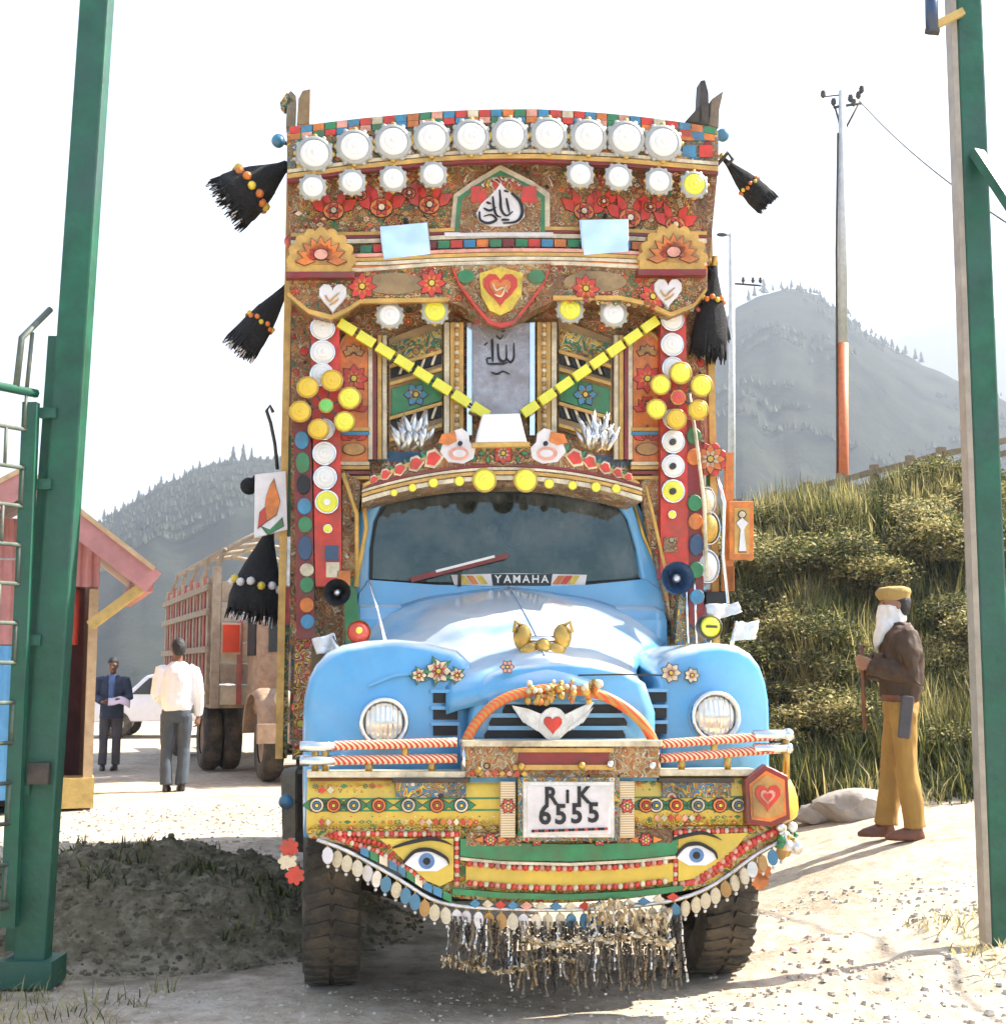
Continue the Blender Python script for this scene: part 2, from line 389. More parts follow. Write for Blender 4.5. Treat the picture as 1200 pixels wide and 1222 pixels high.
def nz(sc, det=8, ro=.6):
    n = N.new('ShaderNodeTexNoise'); n.inputs['Scale'].default_value = sc; n.inputs['Detail'].default_value = det; n.inputs['Roughness'].default_value = ro; L.new(tc.outputs['Object'], n.inputs['Vector']); return n
def rmp(src, stops):
    r = N.new('ShaderNodeValToRGB'); e = r.color_ramp.elements
    while len(e) < len(stops): e.new(.5)
    for i, (p, c) in enumerate(stops): e[i].position = p; e[i].color = (*c, 1)
    L.new(src, r.inputs[0]); return r
def mix(fac, a, c, mode='MIX', f=None):
    k = N.new('ShaderNodeMix'); k.data_type = 'RGBA'; k.blend_type = mode
    if f is None: L.new(fac, k.inputs['Factor'])
    else: k.inputs['Factor'].default_value = f
    for s, q in (('A', a), ('B', c)):
        if isinstance(q, tuple): k.inputs[s].default_value = (*q, 1)
        else: L.new(q, k.inputs[s])
    return k.outputs['Result']
r1 = rmp(nz(.9).outputs['Fac'], [(.3, (.42, .35, .265)), (.5, (.54, .465, .37)), (.7, (.62, .555, .465))])
r2 = rmp(nz(8, 12, .78).outputs['Fac'], [(.33, (.36, .31, .25)), (.47, (.72, .68, .62)), (.62, (1, 1, 1))])
cg = mix(None, r1.outputs[0], r2.outputs[0], 'MULTIPLY', .8)
# a patch of darker, greenish-brown soil where the earth heap lies
sx_ = N.new('ShaderNodeSeparateXYZ'); L.new(tc.outputs['Object'], sx_.inputs[0])
def mth(op, a, c=None):
    k = N.new('ShaderNodeMath'); k.operation = op
    for i, q in enumerate((a, c)):
        if q is None: continue
        if isinstance(q, (int, float)): k.inputs[i].default_value = q
        else: L.new(q, k.inputs[i])
    return k.outputs[0]
dx = mth('DIVIDE', mth('ADD', sx_.outputs[0], 2.1), 1.75); dy = mth('DIVIDE', mth('SUBTRACT', sx_.outputs[1], 7.9), 1.35)
dq = mth('ADD', mth('MULTIPLY', dx, dx), mth('MULTIPLY', dy, dy)); dq = mth('ADD', dq, mth('MULTIPLY', mth('SUBTRACT', nz(2.5).outputs['Fac'], .5), 1.6))
hm = rmp(dq, [(.55, (1, 1, 1)), (1.0, (0, 0, 0))])
soil = rmp(nz(11, 9, .75).outputs['Fac'], [(.33, (.075, .062, .034)), (.5, (.15, .125, .075)), (.66, (.27, .23, .16))])
cg = mix(hm.outputs[0], cg, soil.outputs[0])
# grassy soil on the bank
by = mth('SUBTRACT', sx_.outputs[1], 11.1); bk = rmp(mth('ADD', by, mth('MULTIPLY', mth('SUBTRACT', nz(2).outputs['Fac'], .5), 1.2)), [(.0, (0, 0, 0)), (.35, (1, 1, 1))])
bx_ = rmp(sx_.outputs[0], [(.9, (0, 0, 0)), (1.0, (1, 1, 1))])
gr = rmp(nz(3, 8, .7).outputs['Fac'], [(.35, (.05, .055, .018)), (.55, (.12, .12, .035)), (.7, (.22, .19, .08))])
cg = mix(mth('MULTIPLY', bk.outputs[0], bx_.outputs[0]), cg, gr.outputs[0])
L.new(cg, b.inputs['Base Color'])
bpn = N.new('ShaderNodeBump'); bpn.inputs['Strength'].default_value = .55; bpn.inputs['Distance'].default_value = .03
L.new(nz(26, 8, .7).outputs['Fac'], bpn.inputs['Height']); L.new(bpn.outputs[0], b.inputs['Normal'])
mb = MB(); mb.add(V, Fc, 'dirt', True); ground = mb.build('ground'); tag(ground, 'pale dusty dirt ground with a dark earth heap and a grassy bank', kind='structure')

# hills: real ridges, silhouettes taken as directions at their own distances
def hillmat(name, cols, sc):
    m, N2, L2, b2 = base_mat(name); MATS[name] = m; b2.inputs['Roughness'].default_value = 1; b2.inputs['Specular IOR Level'].default_value = 0
    t2 = N2.new('ShaderNodeTexCoord'); n2 = N2.new('ShaderNodeTexNoise'); n2.inputs['Scale'].default_value = sc; n2.inputs['Detail'].default_value = 10; n2.inputs['Roughness'].default_value = .7
    L2.new(t2.outputs['Object'], n2.inputs['Vector']); r = N2.new('ShaderNodeValToRGB'); e = r.color_ramp.elements; e[0].position = .35; e[0].color = (*cols[0], 1); e[1].position = .68; e[1].color = (*cols[1], 1)
    L2.new(n2.outputs['Fac'], r.inputs[0]); L2.new(r.outputs[0], b2.inputs['Base Color'])
    bp = N2.new('ShaderNodeBump'); bp.inputs['Strength'].default_value = .6; bp.inputs['Distance'].default_value = 4; L2.new(n2.outputs['Fac'], bp.inputs['Height']); L2.new(bp.outputs[0], b2.inputs['Normal'])
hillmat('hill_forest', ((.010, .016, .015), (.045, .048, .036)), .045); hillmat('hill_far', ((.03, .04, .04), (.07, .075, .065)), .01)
HILL = []
def hill(name, sil, D, depth, mat, label, seed):
    n = 150; V = []; Fc = []; rows = 34
    us = [p[0] for p in sil]; crest = []
    def silv(u):
        for (u0, v0), (u1, v1) in zip(sil, sil[1:]):
            if u0 <= u <= u1:
                t = (u - u0) / (u1 - u0); return lerp(v0, v1, t * t * (3 - 2 * t) * .5 + t * .5)
        return sil[-1][1]
    for j in range(rows + 1):
        t = j / rows
        for i in range(n + 1):
            u = lerp(us[0], us[-1], i / n); v = silv(u); top = W(u, v + 2.5 * fbm(u * .03, seed, 0), D)
            if t < .7: q = t / .7; Y = D - depth * (1 - q); k = q ** .85
            else: q = (t - .7) / .3; Y = D + depth * q; k = 1 - q * q
            base = -25.0; rough = .055 * (top.z + 25) * fbm(u * .012, t * 4, seed) * math.sin(math.pi * min(1, t / .7))
            V.append((top.x * Y / D, Y, base + (top.z - base) * k + rough))
    for j in range(rows):
        for i in range(n): a = j * (n + 1) + i; Fc.append((a, a + 1, a + n + 2, a + n + 1))
    o = MB().add(V, Fc, mat, True).build(name); tag(o, label, kind='structure'); HILL.append((D, V, n, rows))
    return o
hill('hill', [(560, 470), (700, 420), (800, 400), (850, 385), (885, 358), (910, 346), (945, 338), (972, 346), (1000, 364), (1040, 396), (1075, 418), (1110, 436), (1150, 452), (1250, 500), (1400, 560), (1700, 640)], 430, 260, 'hill_forest', 'steep forested hill behind the grassy bank', 3)
hill('hill', [(-900, 640), (-400, 640), (-60, 660), (60, 660), (120, 622), (160, 596), (200, 573), (245, 555), (290, 546), (330, 546), (420, 530), (560, 500), (700, 480)], 400, 260, 'hill_forest', 'forested hill rising behind the pink hut', 8)
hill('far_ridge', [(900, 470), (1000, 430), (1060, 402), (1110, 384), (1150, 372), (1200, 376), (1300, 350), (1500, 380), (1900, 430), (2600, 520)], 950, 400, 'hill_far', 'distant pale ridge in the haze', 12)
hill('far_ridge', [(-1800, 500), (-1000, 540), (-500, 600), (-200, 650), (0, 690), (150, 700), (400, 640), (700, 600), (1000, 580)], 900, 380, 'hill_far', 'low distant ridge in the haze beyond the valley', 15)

# ================================================================ the decorated truck (built in its own frame)
truck = empty('decorated_truck', (TO[0], TO[1], 0), TH)
tag(truck, 'tall painted lorry with pale blue bonnet and a crown board of round reflectors', 'truck')
rnd = random.Random(5)
def P2(poly, y): return [(F(u, v, y).x, F(u, v, y).z) for u, v in poly]
def pxs(u, v, y): return (F(u + 1, v, y) - F(u, v, y)).length
def mir(poly): return [(-x - .02, z) for x, z in poly][::-1]
def heart(cx, cy, w, h, n=18):
    r = []
    for i in range(n):
        t = 2 * math.pi * i / n
        x = 16 * math.sin(t) ** 3; y = 13 * math.cos(t) - 5 * math.cos(2 * t) - 2 * math.cos(3 * t) - math.cos(4 * t)
        r.append((cx + x / 32 * w, cy - (y + 2.5) / 29 * h))
    return r
def ell(cx, cy, rx, ry=None, n=18, a0=0, a1=360):
    ry = ry or rx; k = n if a1 - a0 >= 360 else n + 1
    return [(cx + rx * math.cos(math.radians(a0 + (a1 - a0) * i / n)), cy - ry * math.sin(math.radians(a0 + (a1 - a0) * i / n))) for i in range(k)]
def scal(cx, cy, r, n=12, amp=.1, k=5, a0=0, a1=360):
    out = []
    for i in range(n * k):
        a = math.radians(a0 + (a1 - a0) * i / (n * k)); q = abs(math.sin(math.pi * (i % k) / k))
        rr = r * (1 - amp + amp * 2 * q * .5)
        out.append((cx + rr * math.cos(a), cy - rr * math.sin(a)))
    return out
def arc(p0, p1, sag, n=14):
    return [(lerp(p0[0], p1[0], i / n), lerp(p0[1], p1[1], i / n) - sag * 4 * (i / n) * (1 - i / n)) for i in range(n + 1)]
def band(path, h): return [(u, v - h / 2) for u, v in path] + [(u, v + h / 2) for u, v in reversed(path)]
def plate(name, poly, y, th, mat, parent=truck, ch=0.0, mirror=False):
    mb = MB(); mb.prism(P2(poly, y), y, y + th, mat, ch); o = mb.build(name, parent)
    if mirror:
        m2 = MB(); m2.prism(mir(P2(poly, y)), y, y + th, mat, ch); m2.build(name, parent)
    return o
def shapes(name, items, y, parent=truck, mirror=False, kind=None, th=.006):
    """one part out of several small painted pieces: items = (poly, material, lift)"""
    mb = MB(); m2 = MB()
    for it in items:
        poly, mat = it[0], it[1]; k = it[2] if len(it) > 2 else 1
        n_ = len(poly); cu_ = sum(p[0] for p in poly) / n_; cv_ = sum(p[1] for p in poly) / n_; R_ = max(math.hypot(p[0] - cu_, p[1] - cv_) for p in poly); q_ = 1 + 1.3 / max(R_, 2)
        bk_ = [(cu_ + (p[0] - cu_) * q_, cv_ + (p[1] - cv_) * q_) for p in poly]
        for pl_, t_, m_ in ((bk_, th * k * .8, 'outline'), (poly, th * k, mat)):
            mb.prism(P2(pl_, y), y - t_, y + .002, m_)
            if mirror: m2.prism(mir(P2(pl_, y)), y - t_, y + .002, m_)
    o = mb.build(name, parent)
    if mirror: m2.build(name, parent)
    if kind: o['kind'] = kind
    return o
def petals(cx, cy, r, n, w, mat, a0=0, span=360):
    out = []
    for i in range(n):
        a = math.radians(a0 + span * i / (n if span == 360 else n - 1)); ca, sa = math.cos(a), -math.sin(a)
        out.append(([(cx + ca * r * .25, cy + sa * r * .25), (cx + ca * r * .65 - sa * w * r, cy + sa * r * .65 + ca * w * r), (cx + ca * r, cy + sa * r), (cx + ca * r * .65 + sa * w * r, cy + sa * r * .65 - ca * w * r)], mat, 1))
    return out
def flower(cx, cy, r, c1, c2, n=8, w=.22):
    return petals(cx, cy, r, n, w, c1) + petals(cx, cy, r * .62, n, w, c2, 180 / n) + [(ell(cx, cy, r * .2, n=8), 'paint_yellow', 2)]
PAL = ['paint_red', 'paint_green', 'paint_orange', 'paint_blue', 'paint_cream', 'paint_yellow', 'paint_red', 'paint_ochre']
def border(name, path, y, h, step, pal, parent=truck, diamond=False, th=.008):
    """a row of small painted lozenges along a path"""
    mb = MB(); i = 0
    for (u0, v0), (u1, v1) in zip(path, path[1:]):
        Ln = math.hypot(u1 - u0, v1 - v0); n = max(1, round(Ln / step))
        for k in range(n):
            a, b_ = k / n, (k + .88) / n
            ua, va, ub, vb = lerp(u0, u1, a), lerp(v0, v1, a), lerp(u0, u1, b_), lerp(v0, v1, b_)
            if diamond: poly = [(ua, (va + vb) / 2), ((ua + ub) / 2, (va + vb) / 2 - h / 2), (ub, (va + vb) / 2), ((ua + ub) / 2, (va + vb) / 2 + h / 2)]
            else: poly = [(ua, va - h / 2), (ub, vb - h / 2), (ub, vb + h / 2), (ua, va + h / 2)]
            mb.prism(P2(poly, y), y - th, y + .002, pal[i % len(pal)]); i += 1
    o = mb.build(name, parent); o['kind'] = 'stuff'; return o
def fill(name, u0, v0, u1, v1, y, cell, pal, parent=truck, seed=1, inside=None):
    """dense relief of small leaves and rosettes, mirrored about the centre line"""
    r = random.Random(seed); mb = MB(); v = v0 + cell / 2; j = 0
    while v < v1:
        u = u0 + cell / 2 + (cell / 2 if j % 2 else 0)
        while u < u1:
            if not inside or inside(u, v):
                c1, c2 = r.choice(pal), r.choice(pal); q = r.random(); s = cell * .5 * r.uniform(.8, 1.15)
                if q < .45: it = petals(u, v, s, 6, .24, c1, r.uniform(0, 60)) + [(ell(u, v, s * .25, n=6), c2, 2)]
                elif q < .75:
                    a0 = r.choice((20, 60, 110, 150)); it = petals(u, v, s * 1.25, 3, .17, c1, a0, 100) + [(ell(u, v, s * .2, n=6), c2, 2)]
                else: it = [([(u - s, v), (u, v - s * .6), (u + s, v), (u, v + s * .6)], c1, 1), ([(u - s * .45, v), (u, v - s * .3), (u + s * .45, v), (u, v + s * .3)], c2, 2)]
                for poly, mat, k in it:
                    mb.prism(P2(poly, y), y - .004 * k, y + .001, mat); q2 = mir(P2(poly, y))
                    if max(p[0] for p in q2) < 1.09: mb.prism(q2, y - .004 * k, y + .001, mat)
            u += cell
        v += cell * .8; j += 1
    o = mb.build(name, parent); o['kind'] = 'stuff'; return o

pm('rim_grey', (.42, .42, .38), rough=.35, metal=.3, var=.3, scale=30, bump=.2)
pm('tinsel', (.80, .70, .52), rough=.25, metal=.9, var=.2, scale=30, bump=.4)
# --- shared reflector meshes (unit radius)
def lens_mesh(mat):
    return MB().lathe((0, 0, 0), [(0.001, -.34), (.16, -.32), (.2, -.26), (.30, -.30), (.55, -.26), (.6, -.2), (.66, -.23), (.88, -.14), (1, 0), (1, .2)], mat, n=20).mesh('lens')
LENS = {k: lens_mesh('lens_' + k) for k in ('white', 'yellow', 'amber', 'green', 'red')}
def rim_scallop():
    mb = MB(); n = 12
    for i in range(n):
        a = 2 * math.pi * i / n
        mb.ball((1.18 * math.cos(a), .05, 1.18 * math.sin(a)), .2, 'rim_grey' if i % 3 else 'gold', 7, 5, (1, .5, 1))
    mb.lathe((0, 0, 0), [(.95, -.12), (1.15, -.1), (1.22, .05), (1.22, .22)], 'rim_grey', n=24); return mb.mesh('reflector')
def rim_plain(mat='chrome'):
    return MB().lathe((0, 0, 0), [(.96, -.05), (1.02, -.12), (1.12, -.08), (1.14, .2)], mat, n=22).mesh('reflector')
RIMS = {'scallop': rim_scallop(), 'plain': rim_plain(), 'gold': rim_plain('gold')}
def refl(u, v, d, y, lens='white', rim='scallop', tilt=0):
    p = F(u, v, y); s = d / 2 * pxs(u, v, y)
    o = link('reflector', RIMS[rim], truck, p); o.scale = (s, s * .9, s)
    if tilt: o.rotation_euler = (tilt, 0, 0)
    link('lens', LENS[lens], o)
    return o

# --- running gear
def wheel(x, y, r, w, dual=False):
    s = 1 if x > 0 else -1
    root = MB().lathe((0, 0, 0), [(r * .60, -w * .36), (r * .72, -w * .50), (r * .9, -w * .5), (r * .97, -w * .42), (r, -w * .3), (r, w * .3), (r * .97, w * .42), (r * .9, w * .5), (r * .72, w * .5), (r * .6, w * .36), (r * .6, -w * .36)], 'rubber', 'x', 44).build('tyre', None)
    wh = empty('wheel', (x, y, r)); wh.parent = truck; root.parent = wh
    mb = MB()
    for i in range(44):
        a = 2 * math.pi * i / 44; ca, sa = math.cos(a), math.sin(a)
        for sg in (-1, 1):
            p0 = Vector((sg * w * .03, (r + .004) * ca, (r + .004) * sa)); a2 = a + .07
            p1 = Vector((sg * w * .44, (r - .008) * math.cos(a2), (r - .008) * math.sin(a2)))
            mb.bar(p0, p1, .034, .02, 'rubber', up=(0, ca, sa))
    t = mb.build('tread', wh); t['kind'] = 'stuff'
    MB().lathe((0, 0, 0), [(.001, s * w * .1), (r * .2, s * w * .12), (r * .25, s * w * .42), (r * .3, s * w * .42), (r * .36, s * w * .15), (r * .55, s * w * .2), (r * .61, s * w * .44), (r * .64, s * w * .44)], 'paint_red', 'x', 24).build('rim', wh)
for sx in (-1, 1):
    wheel(sx * .94, .86, .50, .27)
    wheel(sx * 1.04, 5.2, .50, .24); wheel(sx * .76, 5.2, .50, .24)
fr = MB()
for sx in (-.42, .42): fr.box(sx - .05, sx + .05, .3, 6.7, .62, .84, 'dark_steel')
for y in (.4, 1.6, 3, 4.4, 5.9): fr.box(-.37, .37, y, y + .1, .64, .82, 'dark_steel')
fr.build('chassis', truck)
MB().tube([(-.82, .86, .5), (-.6, .86, .42), (.6, .86, .42), (.82, .86, .5)], .06, 'dark_steel').build('axle', truck)
MB().tube([(-.66, 5.2, .5), (.66, 5.2, .5)], .09, 'dark_steel').ball((0, 5.2, .5), .2, 'dark_steel').build('axle', truck)
MB().box(-.52, .52, .5, 1.5, .7, 1.3, 'black').build('engine', truck)

# --- body nose: fenders, grille panel, bonnet
def pillow(name, poly, y0, y1, mat, rr=.1, parent=truck, levels=((0, .80), (.12, .90), (.4, .97), (1, 1))):
    pts = P2(poly, y0 + rr); n = len(pts)
    ar = sum(pts[i][0] * pts[(i + 1) % n][1] - pts[(i + 1) % n][0] * pts[i][1] for i in range(n))
    if ar < 0: pts = pts[::-1]
    cx = sum(p[0] for p in pts) / n; cz = sum(p[1] for p in pts) / n
    V = []; Fc = []; secs = [(y0 + rr * a, k) for a, k in levels] + [(y1, 1)]
    for yy, k in secs:
        for p in pts: V.append((cx + (p[0] - cx) * k, yy, cz + (p[1] - cz) * k))
    Fc.append(tuple(range(n)))
    for j in range(len(secs) - 1):
        for i in range(n): Fc.append((j * n + i, (j + 1) * n + i, (j + 1) * n + (i + 1) % n, j * n + (i + 1) % n))
    mb = MB(); mb.add(V, Fc, mat, True); o = mb.build(name, parent); smooth_angle(o, 60); return o
FL = [(362, 1000), (361, 930), (361, 870), (363, 832), (368, 810), (377, 793), (390, 779), (408, 770), (435, 765), (470, 763), (510, 767), (545, 776), (560, 790), (562, 850), (562, 930), (560, 1000)]
FR = [(775, 1000), (778, 930), (778, 850), (778, 795), (795, 778), (825, 769), (850, 767), (872, 770), (888, 779), (899, 793), (906, 812), (910, 835), (911, 870), (911, 930), (910, 1000)]
lv = ((0, .86), (.12, .94), (.4, .985), (1, 1))
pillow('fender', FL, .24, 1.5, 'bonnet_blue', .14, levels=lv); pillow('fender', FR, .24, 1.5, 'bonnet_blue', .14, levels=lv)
NOSE = [(560, 930), (558, 860), (562, 825), (580, 803), (610, 794), (655, 790), (705, 792), (745, 800), (768, 815), (780, 850), (780, 930)]
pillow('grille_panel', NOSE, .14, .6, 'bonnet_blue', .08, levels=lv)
# bonnet
V = []; Fc = []; NT, NS = 22, 24
for j in range(NT + 1):
    t = j / NT; tt = max(0, (t - .14) / .86)
    if t < .14:
        q = t / .14; y = .10 + .13 * (1 - math.cos(q * math.pi / 2)); zc = 1.36 + .17 * math.sin(q * math.pi / 2); hw = .455
    else:
        y = .23 + 1.30 * tt; zc = 1.53 + .40 * tt ** .85; hw = lerp(.455, .90, tt ** 1.2)
    drop = lerp(.06, .27, tt)
    for i in range(NS + 1):
        s = -1 + 2 * i / NS
        z = zc - drop * abs(s) ** 3.2 + .03 * max(0, 1 - abs(s) * 3) * (1 if t > .14 else t / .14) - .05 * sstep(.55, .7, abs(s)) * tt * (1 - tt) * 2
        V.append((s * hw + .02, y + (.10 * s * s if t < .5 else .10 * s * s * (1 - t) * 2), z))
for j in range(NT):
    for i in range(NS): a = j * (NS + 1) + i; Fc.append((a, a + 1, a + NS + 2, a + NS + 1))
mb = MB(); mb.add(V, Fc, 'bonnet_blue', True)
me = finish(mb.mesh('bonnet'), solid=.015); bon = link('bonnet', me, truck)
for ic in (NS // 2,): MB().tube([Vector(V[j * (NS + 1) + ic]) + Vector((0, -.002, .0085)) for j in range(3, NT + 1)], .004, 'bonnet_blue', 6).build('bonnet_seam', bon)
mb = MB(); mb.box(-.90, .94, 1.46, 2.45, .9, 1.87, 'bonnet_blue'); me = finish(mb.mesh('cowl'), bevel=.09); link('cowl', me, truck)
# bonnet seam strip and painted flower patches on the fender shoulders
plate('seam', band([(690, 806), (740, 805), (790, 806)], 2), .11, .01, 'dark_steel')
for cu, cv, r in ((523, 801, 15), (500, 806, 9), (545, 806, 9)):
    shapes('painted_flower', flower(cu, cv, r, 'paint_cream', 'paint_red', 7, .3) + petals(cu, cv, r * 1.3, 5, .12, 'paint_green', 40), .222)
for cu, cv, r in ((800, 803, 12), (825, 806, 9)):
    shapes('painted_flower', flower(cu, cv, r, 'paint_cream', 'paint_pink', 7, .3), .222)
shapes('painted_flower', flower(605, 796, 8, 'paint_pink', 'paint_blue', 6, .3), .112)
# louvres in the fender faces
def louvre(u0, u1, vs, y, name='louvre'):
    for v in vs:
        plate(name, [(u0, v - 7), (u1, v - 7), (u1, v + 6), (u0, v + 6)], y, .02, 'black')
        plate('louvre_lip', [(u0 - 3, v - 10), (u1 + 2, v - 10), (u1 + 2, v - 6), (u0 - 3, v - 6)], y - .018, .03, 'bonnet_blue')
louvre(517, 546, (833, 853, 872), .232); louvre(771, 795, (832, 851, 870), .232)
plate('fender_ridge', band([(440, 818), (470, 806), (512, 801), (548, 803)], 4), .225, .02, 'bonnet_blue')
# headlights
for u, v, d in ((458, 862, 54), (853, 855, 54)):
    p = F(u, v, .20); s = d / 2 * pxs(u, v, .2)
    hd = MB().lathe((0, 0, 0), [(s * .9, -.01), (s * .98, -.035), (s * 1.08, -.03), (s * 1.14, .0), (s * 1.16, .08)], 'chrome', n=28).build('headlight', truck, p)
    MB().lathe((0, 0, 0), [(.001, -.05), (s * .4, -.045), (s * .75, -.025), (s * .92, 0)], 'lamp_glass', n=28).build('lens', hd)
    MB().box(-s * .5, s * .5, -.056, -.044, -s * .06, s * .06, 'silver').build('lens_bar', hd)
# grille slots, rope arch, winged heart
GY = .125
for v, u0, u1 in ((847, 600, 742), (862, 584, 748), (877, 578, 746)):
    plate('grille_slot', [(u0 + 4, v - 6), (u1 - 4, v - 6), (u1, v), (u1, v + 5), (u0, v + 5), (u0, v)], GY, .02, 'black')
for v in (838, 854, 869, 884):
    plate('grille_bar', [(582, v - 2.5), (748, v - 2.5), (748, v + 2.5), (582, v + 2.5)], GY - .02, .03, 'bonnet_blue')
rope = [(554, 892), (560, 876), (572, 858), (590, 841), (612, 830), (640, 824), (660, 822), (690, 824), (718, 830), (742, 842), (762, 858), (775, 876), (782, 892)]
rp = [F(u, v, .06) for u, v in rope]
def smoothpath(pts, k=4):
    out = []
    for i in range(len(pts) - 1):
        p0, p1, p2, p3 = pts[max(i - 1, 0)], pts[i], pts[i + 1], pts[min(i + 2, len(pts) - 1)]
        for j in range(k):
            t = j / k
            out.append(.5 * ((2 * p1) + (p2 - p0) * t + (2 * p0 - 5 * p1 + 4 * p2 - p3) * t * t + (3 * p1 - 3 * p2 + p3 - p0) * t ** 3))
    return out + [pts[-1]]
MB().tube(smoothpath(rp), .024, 'rope_gold', 10).build('rope_arch', truck)
for u in (555, 782):
    MB().tube([F(u, 886, .04), F(u, 928, .04)], .022, 'chrome', 10).build('arch_post', truck)
# tinsel bunch at the arch's crown
mb = MB()
for i in range(60):
    u, v = rnd.uniform(628, 715), rnd.uniform(812, 838); p = F(u, v, rnd.uniform(.0, .05)); s = rnd.uniform(.008, .02)
    mb.ball(p, s, rnd.choice(['gold', 'gold', 'gold_paint', 'paint_orange', 'paint_cream']), 6, 4)
mb.build('garland', truck)['kind'] = 'stuff'
wing = [(656, 878), (640, 872), (625, 862), (612, 845), (611, 842), (630, 846), (645, 852), (654, 848)]
wg = plate('winged_emblem', wing, .055, .02, 'silver'); plate('wing', [(664, 878), (682, 870), (698, 856), (709, 838), (706, 838), (688, 846), (674, 853), (666, 848)], .055, .02, 'silver', wg)
plate('emblem_boss', ell(660, 864, 17, 20), .05, .02, 'silver', wg)
plate('emblem_heart', heart(660, 866, 22, 22), .035, .02, 'paint_red', wg, .004)
for k in range(5):
    for sg in (-1, 1):
        plate('feather', [(660 + sg * (14 + k * 6), 872 - k * 4), (660 + sg * (48 - k * 2), 844 + k * 3), (660 + sg * (45 - k * 2), 849 + k * 3), (660 + sg * (14 + k * 5), 876 - k * 3)], .05 - k * .0015, .006, 'silver', wg)
# hood ornament (golden)
ho = MB()
p = F(647, 768, .32)
for sg in (-1, 1):
    ho.ball(p + Vector((sg * .095, 0, .03)), .05, 'gold', 10, 7, (.9, .6, 1.25)); ho.ball(p + Vector((sg * .06, -.01, -.03)), .045, 'gold', 9, 6, (1.1, .6, .8))
    ho.tube([p + Vector((sg * .09, 0, .08)), p + Vector((sg * .13, -.02, .10)), p + Vector((sg * .14, -.02, .05))], .009, 'gold')
ho.ball(p + Vector((0, -.01, -.06)), .06, 'chrome', 10, 7, (1.5, .6, .7)); ho.ball(p + Vector((0, -.03, -.01)), .035, 'gold'); ho.tube([p + Vector((-.1, 0, .02)), p + Vector((.1, 0, .02))], .016, 'chrome')
ho.tube([p + Vector((0, .0, -.16)), p + Vector((0, 0, -.05))], .03, 'chrome'); ho.build('bonnet_ornament', truck)

# --- bumper
def bx(u0, v0, u1, v1, y, th, mat, name, parent=truck, ch=.004): return plate(name, [(u0, v0), (u1, v0), (u1, v1), (u0, v1)], y, th, mat, parent, ch)
x0, x1 = F(366, 950, 0).x, F(905, 950, 0).x; z1, z0 = F(650, 926, 0).z, F(650, 992, 0).z
mb = MB(); NP = 10; V = []; Fc = []
for x in (x0, x1):
    for i in range(NP + 1):
        a = -math.pi / 2 + math.pi * i / NP; V.append((x, .05 - .05 * math.cos(a), (z0 + z1) / 2 + (z1 - z0) / 2 * math.sin(a)))
for i in range(NP): Fc.append((i, NP + 1 + i, NP + 2 + i, i + 1))
n_ = 2 * (NP + 1)
V += [(x0, .16, z0), (x0, .16, z1), (x1, .16, z0), (x1, .16, z1)]
Fc += [(NP, 2 * NP + 1, n_ + 3, n_ + 1), (n_, n_ + 2, NP + 1, 0), tuple(range(NP + 1)) + (n_ + 1, n_), (n_ + 2, n_ + 3) + tuple(range(2 * NP + 1, NP, -1))]
pm('bumper_yellow', (.66, .47, .06), rough=.4, var=.15, scale=6, bump=.1, dirt=(.36, .30, .10), damt=.5)
mb.add(V, Fc, 'bumper_yellow'); bump_o = mb.build('bumper', truck); smooth_angle(bump_o, 50)
fill('bumper_scrolls', 372, 934, 540, 953, .012, 8.5, ['paint_green', 'paint_orange', 'bumper_yellow', 'paint_red', 'bumper_yellow', 'bumper_yellow'], seed=31)
fill('bumper_scrolls', 372, 970, 600, 988, .012, 8.5, ['paint_green', 'bumper_yellow', 'paint_cream', 'paint_red', 'bumper_yellow', 'paint_ochre', 'bumper_yellow'], seed=33)
for v_, c_ in ((931, 'paint_maroon'), (954, 'paint_green'), (968, 'paint_green'), (989, 'paint_red')): plate('bumper_line', band([(370, v_), (902, v_ - 3)], 2.2), .0 if 940 < v_ < 980 else .022, .03, c_)
# painted flower row on the bumper
for i, u in enumerate((378, 398, 422, 452, 487, 521, 550, 770, 782, 806, 832, 858, 880)):
    c = ('paint_orange', 'paint_red') if i % 2 else ('paint_cream', 'paint_blue')
    shapes('painted_flower', [([(u - 17, 961), (u - 8, 955), (u + 8, 955), (u + 17, 961), (u + 8, 967), (u - 8, 967)], 'paint_green', .5)] + [(ell(u, 961, 8, n=12), c[0], 2), (ell(u, 961, 4.5, n=10), c[1], 3), (ell(u, 961, 2, n=8), 'paint_yellow', 4)], .0)
for u0, u1, v in ((500, 565, 981), (780, 838, 976)):
    border('bead_row', [(u0, v), (u1, v)], .006, 9, 8, ['paint_pink', 'paint_cream', 'paint_red', 'paint_orange'], diamond=True)
for u0, u1, v in ((380, 400, 943), (380, 396, 981)):
    border('bead_row', [(u0, v), (u1, v)], .006, 9, 9, ['paint_red', 'paint_cream'], diamond=True)
for u0, u1 in ((472, 556), (790, 872)):
    o = bx(u0, 934, u1, 952, -.014, .03, 'orn_mix', 'ornament_strip'); bx(u0 - 4, 929, u1 + 4, 934, -.02, .04, 'dark_steel', 'strip_edge', o)
bx(366, 921, 556, 928, -.005, .15, 'paint_cream', 'bumper_ledge'); bx(786, 919, 905, 926, -.005, .15, 'paint_cream', 'bumper_ledge')
# round end cap
MB().tube([F(905, 958, .08), F(938, 950, .10)], [.13, .11], 'bumper_yellow', 14).build('bumper_end', truck)
